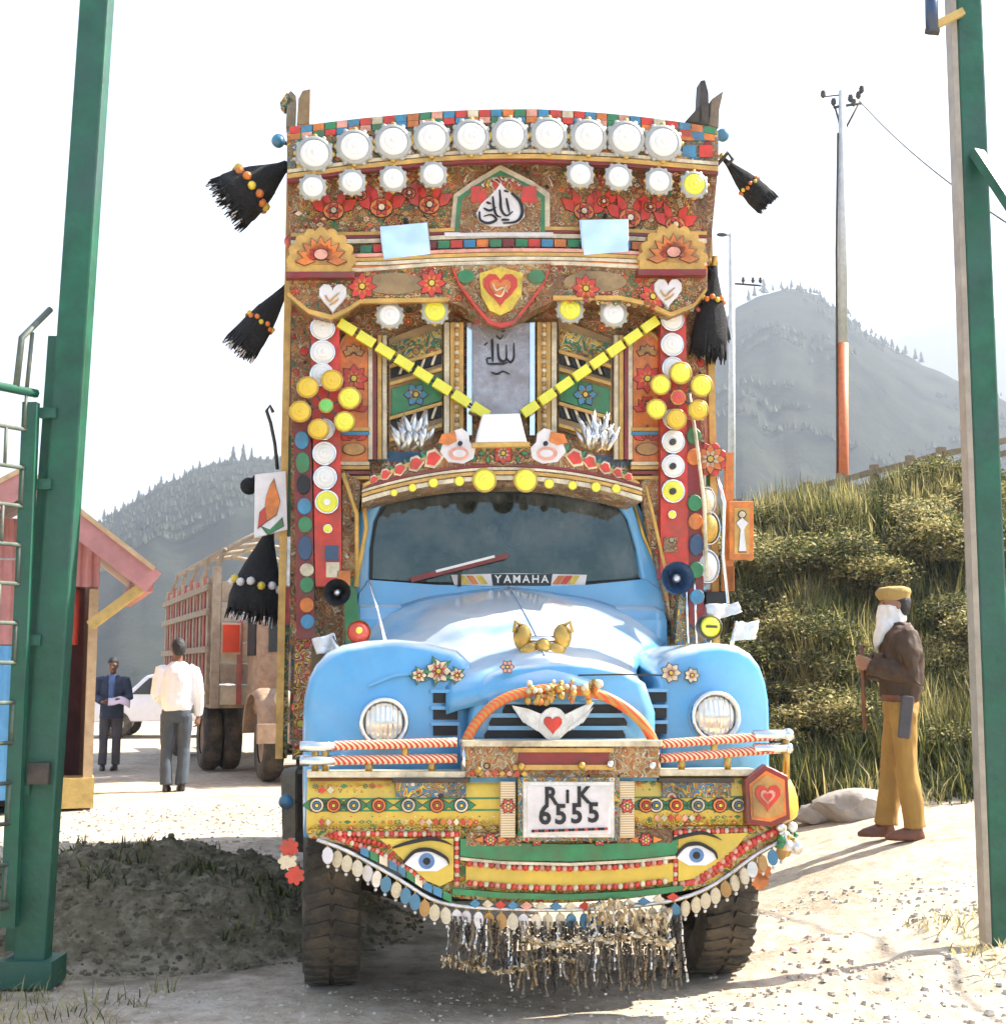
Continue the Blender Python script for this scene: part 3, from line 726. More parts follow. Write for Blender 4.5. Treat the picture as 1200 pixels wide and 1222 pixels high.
# twin guard bars with red spiral tape
for pts in (((366, 891), (450, 890), (545, 886)), ((366, 908), (450, 907), (545, 905)), ((788, 888), (860, 885), (940, 877)), ((788, 905), (860, 902), (940, 893))):
    q = [F(u, v, .03) for u, v in pts]; q = [q[0].lerp(q[-1], i / 12) for i in range(13)]
    g = MB().tube(q, .021, 'rope_red', 10).build('guard_bar', truck)
    MB().tube([q[0] + Vector((-.03, 0, 0)), q[0] + Vector((.12, 0, 0))] if pts[0][0] < 600 else [q[-1] - Vector((.16, 0, 0)), q[-1] + Vector((.01, 0, 0))], .0245, 'chrome', 10).build('sleeve', g)
for u, va, vb in ((388, 890, 925), (483, 888, 908), (515, 905, 925), (440, 907, 925), (376, 890, 925), (852, 885, 902), (813, 903, 922), (868, 900, 922), (938, 876, 930)):
    MB().tube([F(u, va, .035), F(u, vb, .035)], .016, 'gold', 8).build('bar_post', truck)
MB().ball(F(940, 877, .03), .03, 'chrome').ball(F(940, 893, .03), .026, 'chrome').build('bar_finial', truck)
# gold box above the number plate
gb = bx(556, 888, 786, 928, -.02, .14, 'orn_gold', 'gold_box'); bx(552, 884, 790, 891, -.035, .17, 'paint_cream', 'box_top', gb)
bx(618, 897, 726, 914, -.025, .02, 'maroon' if 'maroon' in MATS else 'paint_maroon', 'slot', gb)
bx(612, 893, 732, 898, -.032, .03, 'gold_paint', 'slot_frame', gb); bx(612, 913, 732, 919, -.036, .03, 'gold_paint', 'slot_frame', gb)
border('bead_row', [(560, 922), (630, 924)], -.022, 7, 9, ['paint_red', 'gold', 'paint_pink'], gb, True)
for u, v in ((622, 915), (694, 914), (728, 912), (778, 914), (570, 919)): MB().ball(F(u, v, -.045), .018, 'chrome' if u > 720 else 'gold').build('stud', gb)
bx(560, 924, 618, 934, -.004, .05, 'paint_blue', 'blue_panel'); bx(734, 921, 784, 932, -.004, .05, 'paint_blue', 'blue_panel')
# number plate
pf = bx(618, 928, 739, 1004, -.05, .08, 'orn_mix', 'number_plate'); bx(624, 933, 733, 1000, -.058, .03, 'silver', 'plate_frame', pf)
bx(629, 938, 728, 996, -.064, .02, 'plate_white', 'plate_face', pf)
sc = pxs(680, 965, -.07)
for txt, u, v, sz in (('R', 657, 951, 27), ('i', 677, 951, 21), ('K', 696, 950, 26), ('6', 650, 973, 31), ('5', 669, 973, 30), ('5', 688, 972, 30), ('5', 708, 971, 30)):
    link('character', text_mesh(txt, sz * sc * 1.05, .003, 'black', .0034, .92), pf, F(u, v, -.066))
border('plate_line', [(634, 992), (725, 989)], -.064, 3, 4, ['black', 'paint_red', 'black'], pf)
for u in (606, 748): plate('side_column', [(u - 9, 933), (u + 9, 933), (u + 9, 1000), (u - 9, 1000)], -.035, .06, 'column_stripe', truck, .006)
for u in (606, 748): shapes('painted_flower', flower(u, 962, 9, 'paint_red', 'paint_cream', 6, .3), -.036)
# apron below the bumper
AP = [(368, 990), (905, 986), (940, 984), (946, 996), (915, 1016), (885, 1036), (858, 1052), (830, 1061), (800, 1066), (740, 1074), (670, 1078), (600, 1077), (545, 1072), (515, 1062), (485, 1045), (450, 1026), (410, 1008), (368, 1000)]
ap = plate('apron', AP, .01, .03, 'orn_yellow')
def beads(name, path, y, r, step, mats, parent):
    mb = MB(); i = 0
    for (u0, v0), (u1, v1) in zip(path, path[1:]):
        n = max(1, round(math.hypot(u1 - u0, v1 - v0) / step))
        for k in range(n): mb.ball(F(lerp(u0, u1, k / n), lerp(v0, v1, k / n), y), r, mats[i % len(mats)], 6, 4); i += 1
    o = mb.build(name, parent); o['kind'] = 'stuff'; return o
BR = ['paint_red', 'paint_pink', 'paint_red', 'paint_cream']
beads('bead_trim', [(400, 995), (545, 996), (545, 1060)], .0, .013, 5.5, BR, ap)
beads('bead_trim', [(405, 1001), (450, 1016), (490, 1040), (510, 1056)], .0, .013, 5.5, BR, ap)
beads('bead_trim', [(395, 998), (440, 1004), (470, 1012)], .0, .012, 6, ['paint_red'], ap)
beads('bead_trim', [(805, 1060), (806, 994), (900, 990)], .0, .013, 5.5, BR, ap)
for d in (0, 8): beads('bead_trim', [(930 - d, 990 + d * .3), (890 - d, 1012), (860 - d, 1036), (835 - d, 1052), (808, 1056)], .0, .015, 6, ['paint_red', 'paint_red', 'paint_pink'], ap)
for v in (1031, 1054):
    beads('bead_trim', [(560, v), (620, v + 5), (680, v + 6), (740, v + 4), (800, v - 3)], -.012, .014, 6.5, BR, ap)
plate('yellow_band', [(556, 1032), (620, 1037), (680, 1039), (740, 1037), (803, 1030), (803, 1052), (740, 1059), (680, 1061), (620, 1060), (556, 1055)], -.004, .02, 'bumper_yellow', ap)
plate('green_band', [(549, 1001), (600, 1006), (680, 1008), (760, 1006), (808, 1000), (808, 1020), (760, 1025), (680, 1028), (600, 1027), (549, 1022)], -.012, .03, 'paint_green', ap)
plate('white_band', band([(549, 1025), (600, 1030), (680, 1032), (760, 1028), (808, 1023)], 3.5), -.016, .03, 'paint_cream', ap)
plate('green_edge', band([(540, 1064), (600, 1069), (680, 1071), (760, 1067), (815, 1060)], 7), -.014, .03, 'paint_green', ap)
for uc in (585, 640, 715, 770): shapes('painted_flower', flower(uc, 1002, 8, 'paint_red', 'paint_cream', 6, .3) + [([(uc - 20, 1002), (uc - 9, 998), (uc - 9, 1006)], 'paint_orange', 1), ([(uc + 20, 1002), (uc + 9, 998), (uc + 9, 1006)], 'paint_orange', 1)], -.016, ap)
bx(556, 994, 622, 1010, -.014, .03, 'orn_warm', 'lower_strip', ap); bx(736, 990, 802, 1006, -.014, .03, 'orn_warm', 'lower_strip', ap)
border('lozenge_trim', [(560, 1078), (620, 1081), (690, 1082), (760, 1077), (812, 1069)], -.004, 11, 17, ['paint_blue', 'paint_cream', 'paint_red', 'paint_blue', 'paint_pink', 'paint_cream'], ap, True)
border('lozenge_trim', [(430, 1014), (475, 1036), (505, 1056), (540, 1073)], -.002, 10, 14, ['paint_blue', 'paint_green', 'paint_cream', 'paint_blue'], ap)
# painted eyes
for poly, eu, ev, sg in (([(452, 1001), (541, 1001), (541, 1050), (525, 1058), (510, 1052), (490, 1035), (470, 1016)], 509, 1027, 1), ([(809, 997), (892, 994), (880, 1010), (858, 1032), (835, 1048), (809, 1052)], 831, 1020, -1)):
    e = plate('eye_panel', poly, -.004, .02, 'bumper_yellow', ap)
    k = .92 if sg < 0 else 1
    lid = [(eu - 27 * k, ev + 4), (eu - 14 * k, ev - 9), (eu + 4, ev - 11), (eu + 22 * k, ev - 2), (eu + 26 * k, ev + 5), (eu + 12 * k, ev + 13), (eu - 10 * k, ev + 13)]
    plate('eye_white', lid, -.008, .01, 'eye_white', ap); plate('iris', ell(eu, ev + 1, 9.5 * k, 9.5 * k), -.011, .01, 'iris', ap); plate('pupil', ell(eu, ev + 1, 4.5, 4.5, 10), -.013, .01, 'black', ap)
    br = smoothpath([Vector((u, v, 0)) for u, v in ((eu - 40 * k, ev - 15), (eu - 22 * k, ev - 21), (eu + 4, ev - 26), (eu + 22 * k, ev - 22), (eu + 32 * k, ev - 17))])
    shapes('eyebrow', [([(q.x, q.y - 2.3 * math.sin(math.pi * min(1, .12 + i / len(br)))) for i, q in enumerate(br)] + [(q.x, q.y + 2.3 * math.sin(math.pi * min(1, .12 + i / len(br)))) for i, q in reversed(list(enumerate(br)))], 'black')], -.006, ap)
    ul = smoothpath([Vector((u, v, 0)) for u, v in lid[:5]])
    shapes('eyelid', [([(q.x, q.y - 3.5) for q in ul] + [(q.x, q.y + .4) for q in reversed(ul)], 'black')], -.011, ap)
# hanging pendants under the apron
edge = [Vector((u, v, 0)) for u, v in ((378, 1006), (410, 1018), (445, 1036), (480, 1056), (512, 1076), (545, 1085), (600, 1089), (670, 1090), (740, 1087), (800, 1079), (840, 1066), (872, 1046), (905, 1022), (940, 1003))]
PEN = {}
for mt in ('paint_cream', 'paint_blue', 'gold', 'silver', 'paint_ochre', 'plate_white'):
    PEN[mt] = MB().prism([(x * .024, z * .036 - .045) for x, z in [(math.cos(a), math.sin(a)) for a in [2 * math.pi * i / 10 for i in range(10)]]], -.006, .006, mt).tube([(0, 0, 0), (0, 0, -.02)], .004, 'gold', 5).ball((0, 0, -.09), .009, 'silver', 6, 4).mesh('pendant')
sp = smoothpath(edge, 30); acc = 0; last = sp[0]; i = 0
MB().tube([F(q.x, q.y - 4, .0) for q in sp[::8]], .010, 'silver', 6).build('pendant_wire', truck)
pl = ['paint_cream', 'plate_white', 'paint_ochre', 'paint_cream', 'paint_blue', 'paint_cream', 'silver', 'paint_blue']
for q in sp:
    acc += (q - last).length; last = q
    if acc > 12.5:
        acc = 0; i += 1; o = link('pendant', PEN[pl[rnd.randrange(len(pl))]], truck, F(q.x, q.y - 2, -.006)); o.rotation_euler = (rnd.uniform(-.2, .2), rnd.uniform(-.12, .12), rnd.uniform(-.5, .5))
# chain fringe
mb = MB()
for i in range(210):
    u = lerp(536, 812, i / 209) + rnd.uniform(-1, 1); v0 = 1100 - 8 * abs((u - 670) / 140) ** 2; ln = (rnd.uniform(48, 82) if u > 600 else rnd.uniform(25, 60))
    p0 = F(u, v0, -.0 + rnd.uniform(-.02, .02)); n = 9; pts = []; sw = rnd.uniform(-.03, .03)
    s_ = pxs(u, v0, 0) * ln / n
    for k in range(n + 1): pts.append(p0 + Vector((sw * (k / n) ** 2 + rnd.uniform(-.004, .004), rnd.uniform(-.006, .006) - .02 * k / n, -s_ * k)))
    mt = rnd.choice(['silver', 'grey_wood', 'grey_wood', 'body_ochre', 'dark_steel', 'dark_steel', 'rubber'])
    for a, c in zip(pts, pts[1:]): mb.bar(a, a.lerp(c, .8), .009, .005, mt, (rnd.uniform(-1, 1), rnd.uniform(-1, 1), .1))
    mb.ball(pts[-1], .008, mt, 6, 4)
mb.build('chain_fringe', truck)['kind'] = 'stuff'
# crumpled tinsel swag over the chains
for (ua, va, ub, vb, h) in ((622, 1121, 806, 1124, 12), (700, 1092, 802, 1098, 30), (525, 1152, 580, 1146, 14), (565, 1158, 690, 1146, 6)):
    V = []; Fc = []; n, mrows = 40, 7; r_ = random.Random(int(ua))
    for j in range(mrows + 1):
        for k in range(n + 1):
            p = F(lerp(ua, ub, k / n), lerp(va, vb, k / n) + (j / mrows - .5) * h + 5 * math.sin(k / n * 7 + ua), -.05)
            V.append(p + Vector((0, r_.uniform(-.02, .02) + .015 * math.sin(k * 1.3), r_.uniform(-.008, .008))))
    for j in range(mrows):
        for k in range(n):
            if r_.random() < .8: a = j * (n + 1) + k; Fc.append((a, a + 1, a + n + 2, a + n + 1))
    mb = MB(); mb.add(V, Fc, 'tinsel' if 'tinsel' in MATS else 'silver'); mb.build('tinsel_swag', truck)
# house-shaped red reflector board at the bumper's end
hb = plate('house_board', [(889, 932), (914, 913), (940, 926), (943, 978), (920, 987), (891, 984)], -.05, .06, 'paint_maroon', truck, .006)
plate('board_border', [(894, 936), (914, 920), (936, 931), (938, 973), (919, 981), (896, 978)], -.056, .03, 'paint_orange', hb)
plate('board_field', [(897, 939), (914, 925), (933, 934), (935, 970), (918, 977), (899, 974)], -.06, .03, 'paint_ochre', hb)
plate('board_heart', heart(916, 953, 31, 32), -.066, .02, 'paint_red', hb); plate('board_heart', heart(916, 952, 18, 18), -.07, .02, 'paint_pink', hb); plate('board_heart', heart(916, 952, 11, 11), -.073, .02, 'paint_red', hb)
mb = MB(); 
for k in range(26): mb.ball(F(rnd.uniform(928, 952), rnd.uniform(985, 1016), rnd.uniform(-.03, .05)), rnd.uniform(.012, .03), rnd.choice(['paint_cream', 'silver', 'paint_green', 'gold', 'plate_white']), 7, 5)
mb.build('trinket_cluster', truck)['kind'] = 'stuff'
for u, v in ((910, 1040), (907, 1052)): plate('side_rosette', scal(u, v, 11, 8, .2), .04, .02, 'paint_orange', truck); 
for u, v in ((343, 1028), (345, 1012), (352, 1045)): plate('side_rosette', scal(u, v, 12, 7, .3), .1, .02, 'paint_red' if v != 1028 else 'paint_cream', truck)
# --- cab and windshield
m, N, L, b = base_mat('windscreen'); N.remove(b)
_t = N.new('ShaderNodeBsdfTransparent'); _t.inputs[0].default_value = (.30, .38, .40, 1)
_g = N.new('ShaderNodeBsdfGlossy'); _g.inputs['Roughness'].default_value = .03; _g.inputs[0].default_value = (.72, .92, .95, 1)
_f = N.new('ShaderNodeFresnel'); _f.inputs[0].default_value = 1.7
_m = N.new('ShaderNodeMixShader'); L.new(_f.outputs[0], _m.inputs[0]); L.new(_t.outputs[0], _m.inputs[1]); L.new(_g.outputs[0], _m.inputs[2])
_d = N.new('ShaderNodeBsdfDiffuse'); _d.inputs[0].default_value = (.42, .44, .42, 1); _tc = N.new('ShaderNodeTexCoord'); _nz = N.new('ShaderNodeTexNoise'); _nz.inputs['Scale'].default_value = 2.6; _nz.inputs['Detail'].default_value = 9; _nz.inputs['Roughness'].default_value = .7; L.new(_tc.outputs['Object'], _nz.inputs['Vector'])
_rr = N.new('ShaderNodeValToRGB'); _rr.color_ramp.elements[0].position = .42; _rr.color_ramp.elements[1].position = .75; _rr.color_ramp.elements[1].color = (.34, .34, .34, 1); L.new(_nz.outputs['Fac'], _rr.inputs[0])
_m2 = N.new('ShaderNodeMixShader'); L.new(_rr.outputs[0], _m2.inputs[0]); L.new(_m.outputs[0], _m2.inputs[1]); L.new(_d.outputs[0], _m2.inputs[2])   # road dust on the glass
L.new(_m2.outputs[0], N['Material Output'].inputs[0]); MATS['windscreen'] = m
pm('cab_lining', (.04, .055, .06), rough=.8, var=.4, bump=.2)
cab = MB()
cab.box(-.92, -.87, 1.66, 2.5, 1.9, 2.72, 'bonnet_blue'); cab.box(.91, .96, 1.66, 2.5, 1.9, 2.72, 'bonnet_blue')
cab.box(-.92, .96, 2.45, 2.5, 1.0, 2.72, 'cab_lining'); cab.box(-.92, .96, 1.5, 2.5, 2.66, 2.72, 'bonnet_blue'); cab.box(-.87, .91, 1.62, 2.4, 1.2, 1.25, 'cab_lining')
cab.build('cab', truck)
MB().box(-.86, .90, 1.62, 1.80, 1.75, 1.955, 'cab_lining').build('dashboard', truck)
for sx in (-.42, .42): 
    me = finish(MB().box(sx - .28, sx + .28, 2.22, 2.36, 1.5, 2.2, 'cab_lining').mesh('seat_back'), bevel=.05); link('seat_back', me, truck)
def ring(c, r, rr, mat, tilt=0., n=28):
    pts = [Vector(c) + Vector((r * math.cos(2 * math.pi * i / n), -r * math.sin(tilt) * math.sin(2 * math.pi * i / n), r * math.cos(tilt) * math.sin(2 * math.pi * i / n))) for i in range(n + 1)]
    return MB().tube(pts, rr, mat, 7, caps=False)
sw = ring((-.38, 1.95, 2.04), .21, .014, 'black', .7).build('steering_wheel', truck)
MB().ball(F(476, 672, 1.78), .09, 'paint_pink', 10, 7, (1.1, .8, .9)).build('pompom', truck)
mb = MB()
for i in range(34):
    u = lerp(452, 745, i / 33); p = F(u, 592, 1.66); ln = rnd.uniform(.06, .16); mb.tube([p, p + Vector((0, 0, -ln))], .012, rnd.choice(['paint_red', 'paint_green', 'paint_blue', 'black', 'paint_maroon']), 5); mb.ball(p + Vector((0, 0, -ln)), .02, rnd.choice(['gold', 'paint_green', 'paint_blue', 'black']), 6, 4)
mb.build('cab_fringe', truck)['kind'] = 'stuff'
mb = MB(); c = F(612, 640, 1.7)
for k in range(3): mb.tube([c + Vector((r_ * .09 * (1 - .2 * k) * math.cos(a), 0, .1 * (1 - .2 * k) * math.sin(a))) for r_, a in [(1, math.pi * (1 + i / 10)) for i in range(11)]], .005, 'paint_blue', 5)
mb.ball(c + Vector((-.12, 0, .04)), .03, 'silver'); mb.build('hanging_charm', truck)
for k in range(9): MB().ball(F(lerp(470, 735, k / 8), 626 + 5 * math.sin(k * 2.1), 1.72), .022 + .008 * (k % 3), ('paint_green', 'paint_red', 'silver', 'paint_yellow')[k % 4], 8, 6).build('garland_ball', truck)
MB().box(-.84, .88, 1.66, 1.74, 1.955, 1.985, 'paint_red').build('dash_cloth', truck)
for k, mt in enumerate(('paint_blue', 'paint_pink', 'paint_green')): MB().box(-.80 + k * .56, -.34 + k * .56, 2.19, 2.225, 1.7, 2.12, mt).build('seat_cover', truck)
GL = [(441, 694), (442, 650), (448, 618), (460, 600), (480, 592), (530, 587), (600, 585), (670, 587), (715, 591), (738, 600), (750, 620), (760, 655), (769, 692), (700, 697), (610, 699), (520, 698)]
plate('windshield', GL, 1.58, .006, 'windscreen')
gp = [F(u, v, 1.575) for u, v in GL + GL[:1]]
MB().tube(gp, .016, 'black', 7, caps=False).build('window_seal', truck)
pL = [(421, 712), (424, 650), (428, 612), (440, 588), (462, 582), (475, 590), (455, 603), (446, 622), (441, 655), (440, 712)]
pR = [(768, 712), (759, 655), (749, 620), (737, 601), (722, 590), (740, 583), (757, 592), (768, 612), (784, 655), (800, 712)]
for q in (pL, pR):
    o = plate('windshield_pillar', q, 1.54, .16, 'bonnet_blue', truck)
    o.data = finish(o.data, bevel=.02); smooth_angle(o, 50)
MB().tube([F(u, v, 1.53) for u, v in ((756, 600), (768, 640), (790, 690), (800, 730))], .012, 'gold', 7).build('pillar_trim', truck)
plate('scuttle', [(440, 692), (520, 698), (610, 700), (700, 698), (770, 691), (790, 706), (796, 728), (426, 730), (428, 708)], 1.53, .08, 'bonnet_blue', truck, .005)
w = MB().bar(F(490, 692, 1.52), F(606, 663, 1.50), .03, .03, 'paint_maroon').build('wiper', truck)
MB().bar(F(520, 682, 1.50), F(590, 664, 1.485), .016, .014, 'lens_white').build('wiper_blade', w); MB().tube([F(548, 700, 1.52), F(548, 677, 1.51)], .010, 'dark_steel').build('wiper_arm', w)
st = plate('sticker_strip', [(538, 686), (612, 684), (700, 686), (698, 698), (610, 700), (542, 698)], 1.55, .006, 'plate_white')
plate('sticker_field', [(586, 685), (659, 685), (657, 699), (588, 699)], 1.546, .006, 'cab_lining', st)
for k, (u, mt) in enumerate(((546, 'paint_yellow'), (556, 'paint_orange'), (567, 'paint_yellow'), (666, 'paint_orange'), (675, 'paint_red'), (684, 'paint_yellow'))):
    sg = 1 if u < 600 else -1
    plate('sticker_stripe', [(u, 687), (u + 8, 687), (u + 8 + 7 * sg, 697), (u + 7 * sg, 697)], 1.545, .006, mt, st)
sc = pxs(620, 692, 1.54)
for i, ch in enumerate('YAMAHA'): link('character', text_mesh(ch, 13 * sc, .002, 'lens_white', .0008), st, F(594 + i * 11.2, 691.5, 1.543))

# --- visor over the windshield
VU = arc((433, 580), (763, 578), 46, 22); VL = arc((432, 600), (766, 598), 26, 22)
VY = 1.10
plate('visor', VU + VL[::-1], VY, .42, 'orn_gold')
for off, hh, mt in ((-3, 5, 'paint_cream'), (-9, 4, 'gold_paint'), (-14, 3, 'paint_cream'), (-18, 3, 'paint_maroon')):
    plate('visor_rail', band([(u, v + off) for u, v in VL], hh), VY - .012, .03, mt)
plate('visor_rail', band(VU, 5), VY - .012, .2, 'gold_paint')
hl = ((446, 572, 9), (460, 566, 12), (477, 560, 13), (496, 553, 16), (517, 547, 19))
hr = ((750, 569, 9), (737, 564, 11), (722, 558, 13), (704, 551, 15), (686, 546, 18))
for u, v, s in hl + hr:
    sg = 1 if u < 600 else -1
    o = plate('heart_tile', [(u - s * .55 * sg, v + s * .5), (u - s * .4 * sg, v - s * .42), (u + s * .1 * sg, v - s * .62), (u + s * .68 * sg, v - s * .1), (u + s * .1 * sg, v + s * .62)], VY - .012, .02, 'paint_cream')
    plate('heart', [(u - s * .42 * sg, v + s * .36), (u - s * .3 * sg, v - s * .3), (u + s * .08 * sg, v - s * .44), (u + s * .5 * sg, v - s * .08), (u + s * .08 * sg, v + s * .44)], VY - .02, .02, 'paint_red', o)
shapes('leaf_border', [([(u + s * .3, v - s * .9), (u + s * .9, v - s * .55), (u + s * .6, v - s * .2)], 'paint_green') for u, v, s in hl] + [([(u - s * .3, v - s * .9), (u - s * .9, v - s * .55), (u - s * .6, v - s * .2)], 'paint_green') for u, v, s in hr], VY - .004, kind='stuff')
# painted ducks
for cu, sg in ((543, 1), (657, -1)):
    dk = plate('duck', [(cu + sg * a, 535 + c) for a, c in ((-18, 4), (-14, -8), (-6, -14), (0, -22), (8, -24), (16, -18), (17, -8), (24, 0), (22, 12), (10, 18), (-8, 16))], VY - .02, .03, 'plate_white')
    plate('beak', [(cu + sg * a, 524 + c) for a, c in ((-20, 4), (-16, -6), (0, -9), (2, 2), (-8, 7))], VY - .03, .02, 'paint_orange', dk)
    plate('wing', ell(cu + sg * 4, 541, 12, 8), VY - .028, .02, 'paint_pink', dk); plate('wing', ell(cu + sg * 5, 541, 8, 4.5), VY - .034, .02, 'plate_white', dk); plate('eye', ell(cu + sg * 6, 529, 3, 3, 8), VY - .03, .02, 'black', dk)
# centre crest with lamp
cr = plate('crest', [(560, 552), (566, 528), (630, 527), (638, 550), (600, 556)], VY - .015, .04, 'orn_warm')
shapes('crest_flower', flower(600, 541, 13, 'paint_red', 'paint_cream', 8, .3) + petals(582, 541, 12, 4, .2, 'paint_green') + petals(618, 541, 12, 4, .2, 'paint_green'), VY - .016, cr)
lt = plate('crest_lamp', [(576, 494), (620, 493), (629, 528), (567, 529)], VY - .06, .09, 'lens_white', truck, .012)
plate('lamp_frame', band([(564, 531), (632, 530)], 5), VY - .066, .09, 'gold_paint', lt)
# silver tinsel swans at both sides of the visor
for cu, sg in ((489, 1), (715, -1)):
    mb = MB(); r_ = random.Random(3)
    for k in range(46):
        a = r_.uniform(-.9, .9); ln = r_.uniform(12, 30); pu, pv = cu + sg * r_.uniform(-12, 16), 538 - r_.uniform(0, 14)
        ln *= 1.35; tip = (pu + ln * math.sin(a) * .55, pv - ln * math.cos(a)); y = VY + .06 + r_.uniform(-.05, .05)
        mb.tube([F(pu, pv, y), F(lerp(pu, tip[0], .5) + 2, lerp(pv, tip[1], .5), y - .03), F(*tip, y)], [.014, .018, .003], 'silver', 5)
    mb.build('silver_plume', truck)['kind'] = 'stuff'
for u, v, d in ((578, 573, 26), (627, 573, 26), (517, 576, 11), (548, 574, 11), (655, 577, 11), (683, 579, 10), (711, 581, 11), (735, 583, 10), (470, 588, 8), (492, 582, 9)): refl(u, v, d, VY - .02, 'yellow', 'gold')

# --- headboard and crown
CT = [(342, 158), (346, 151), (388, 146), (430, 141), (472, 137), (515, 133), (558, 131), (600, 130), (642, 130), (685, 132), (725, 135), (765, 139), (810, 145), (854, 152), (857, 158)]
CB = [(857, 200), (810, 196), (765, 192), (725, 189), (685, 187), (642, 185), (600, 185), (558, 186), (515, 189), (472, 193), (430, 197), (388, 203), (343, 209)]
Y1, Y2, Y3, Y4, YP = 1.26, 1.38, 1.28, 1.50, 1.40
plate('crown_board', CT + CB, Y1, .45, 'orn_mix')
plate('crown_board', [(343, 200), (600, 182), (857, 195), (846, 312), (345, 314)], Y2, .34, 'orn_warm')
plate('headboard', [(348, 310), (842, 308), (840, 584), (347, 586)], Y4, .16, 'orn_warm'); plate('headboard', [(347, 586), (432, 586), (424, 640), (420, 770), (346, 770)], Y4, .16, 'orn_warm'); plate('headboard', [(768, 585), (840, 584), (838, 760), (802, 760), (798, 700), (782, 640)], Y4, .16, 'orn_warm')
MB().box(-1.2, 1.18, 2.56, 2.66, .95, 4.3, 'body_ochre').build('front_wall', truck); MB().box(-1.19, 1.17, 1.67, 2.55, 2.74, 2.8, 'body_ochre').build('crown_floor', truck)
for xa in (-1.2, 1.13): MB().box(xa, xa + .05, 1.67, 2.55, 2.81, 4.4, 'orn_warm').build('crown_side', truck)
top = [(u, v + 3) for u, v in CT[1:-1]]
border('rim_lozenges', [(u, v + 2) for u, v in top], Y1 - .002, 8, 13, ['paint_red', 'paint_blue', 'paint_orange', 'paint_green', 'paint_pink', 'paint_blue', 'paint_red', 'paint_cream'])
border('rim_lozenges', [(u, v + 10) for u, v in top], Y1 - .002, 7, 15, ['paint_orange', 'paint_pink', 'paint_green', 'paint_red', 'paint_blue'])
plate('crown_rail', band([(u, v + 1) for u, v in CB], 5), Y1 - .02, .04, 'gold_paint'); plate('crown_rail', band([(u, v - 5) for u, v in CB], 4), Y1 - .014, .04, 'paint_cream'); plate('crown_rail', band([(u, v + 6) for u, v in CB], 4), Y1 - .01, .04, 'paint_maroon')
fill('relief_ornament', 348, 158, 600, 200, Y1, 8.5, ['paint_cream', 'paint_ochre', 'paint_red', 'paint_blue', 'silver', 'paint_green'], seed=3, inside=lambda u, v: 162 + 18 * ((600 - u) / 255) ** 2 - 12 < v < 182 + 20 * ((600 - u) / 255) ** 2)
for u, v in ((375, 183), (423, 175), (469, 169), (515, 165), (562, 163), (608, 161), (655, 161), (702, 163), (747, 165), (791, 170)): refl(u, v, 37, Y1 - .03)
for u, v, k in ((373, 223, 'white'), (420, 217, 'white'), (469, 213, 'white'), (517, 208, 'white'), (692, 208, 'white'), (738, 211, 'white'), (786, 216, 'white'), (828, 220, 'yellow')): refl(u, v, 27, Y1 - .05, k)
for u, v, c in ((362, 162, 'paint_green'), (362, 196, 'paint_yellow'), (820, 160, 'paint_orange'), (836, 160, 'paint_blue'), (822, 180, 'paint_blue'), (842, 180, 'paint_red'), (812, 190, 'paint_ochre')): plate('corner_tile', [(u - 8, v - 7), (u + 8, v - 7), (u + 8, v + 7), (u - 8, v + 7)], Y1 - .008, .02, c)
fill('relief_ornament', 352, 196, 540, 300, Y2, 8.5, ['paint_ochre', 'paint_orange', 'gold_paint', 'paint_cream', 'gold_paint', 'paint_ochre', 'paint_green', 'gold_paint', 'paint_red', 'paint_cream'], seed=8)
# red flame motifs
for cu, cv, s in ((398, 250, 1), (455, 246, 1.1), (512, 243, 1), (430, 232, .6), (488, 230, .6)):
    it = []
    for a0, a1, w in ((-28, -12, 5), (28, -12, -5), (-15, -24, 4), (15, -24, -4)):
        it.append(([(cu, cv + 8 * s), (cu + a0 * s * .6 - w * s, cv + a1 * s * .3 + 4 * s), (cu + a0 * s, cv + a1 * s), (cu + a0 * s * .6 + w * s, cv + a1 * s * .5 - 5 * s)], 'paint_red', 1))
    it += [(ell(cu, cv + 2 * s, 12 * s, 10 * s, 12), 'paint_orange', 1.5)] + [(q[0], q[1], 2.4) for q in petals(cu, cv + 2 * s, 9 * s, 6, .26, 'paint_red')] + [(ell(cu, cv + 2 * s, 3.4 * s, n=8), 'paint_cream', 4)]
    shapes('flame_motif', it, Y2 - .008, mirror=True)
# centre cartouche with calligraphy
ca = plate('cartouche', [(536, 284), (541, 232), (560, 218), (597, 196), (636, 216), (656, 230), (656, 282)], Y2 - .02, .03, 'paint_cream', truck, .004)
plate('cartouche_field', [(542, 280), (546, 235), (563, 223), (597, 203), (633, 221), (650, 234), (650, 278)], Y2 - .026, .02, 'paint_green', ca)
plate('cartouche_field', [(548, 278), (551, 238), (566, 227), (597, 210), (630, 226), (645, 237), (645, 276)], Y2 - .03, .02, 'orn_gold', ca)
for u in (571, 631): plate('cartouche_square', [(u - 9, 222), (u + 9, 222), (u + 9, 241), (u - 9, 241)], Y2 - .036, .02, 'paint_red', ca)
plate('cartouche_arch', ell(598, 226, 26, 16, 12, 0, 180), Y2 - .036, .02, 'orn_red', ca)
ch = [(597, 218), (604, 226), (616, 234), (625, 246), (626, 258), (618, 266), (602, 270), (585, 270), (572, 264), (568, 254), (574, 243), (584, 234), (592, 226)]
cf = plate('calligraphy_panel', ch, Y2 - .044, .02, 'plate_white', ca)
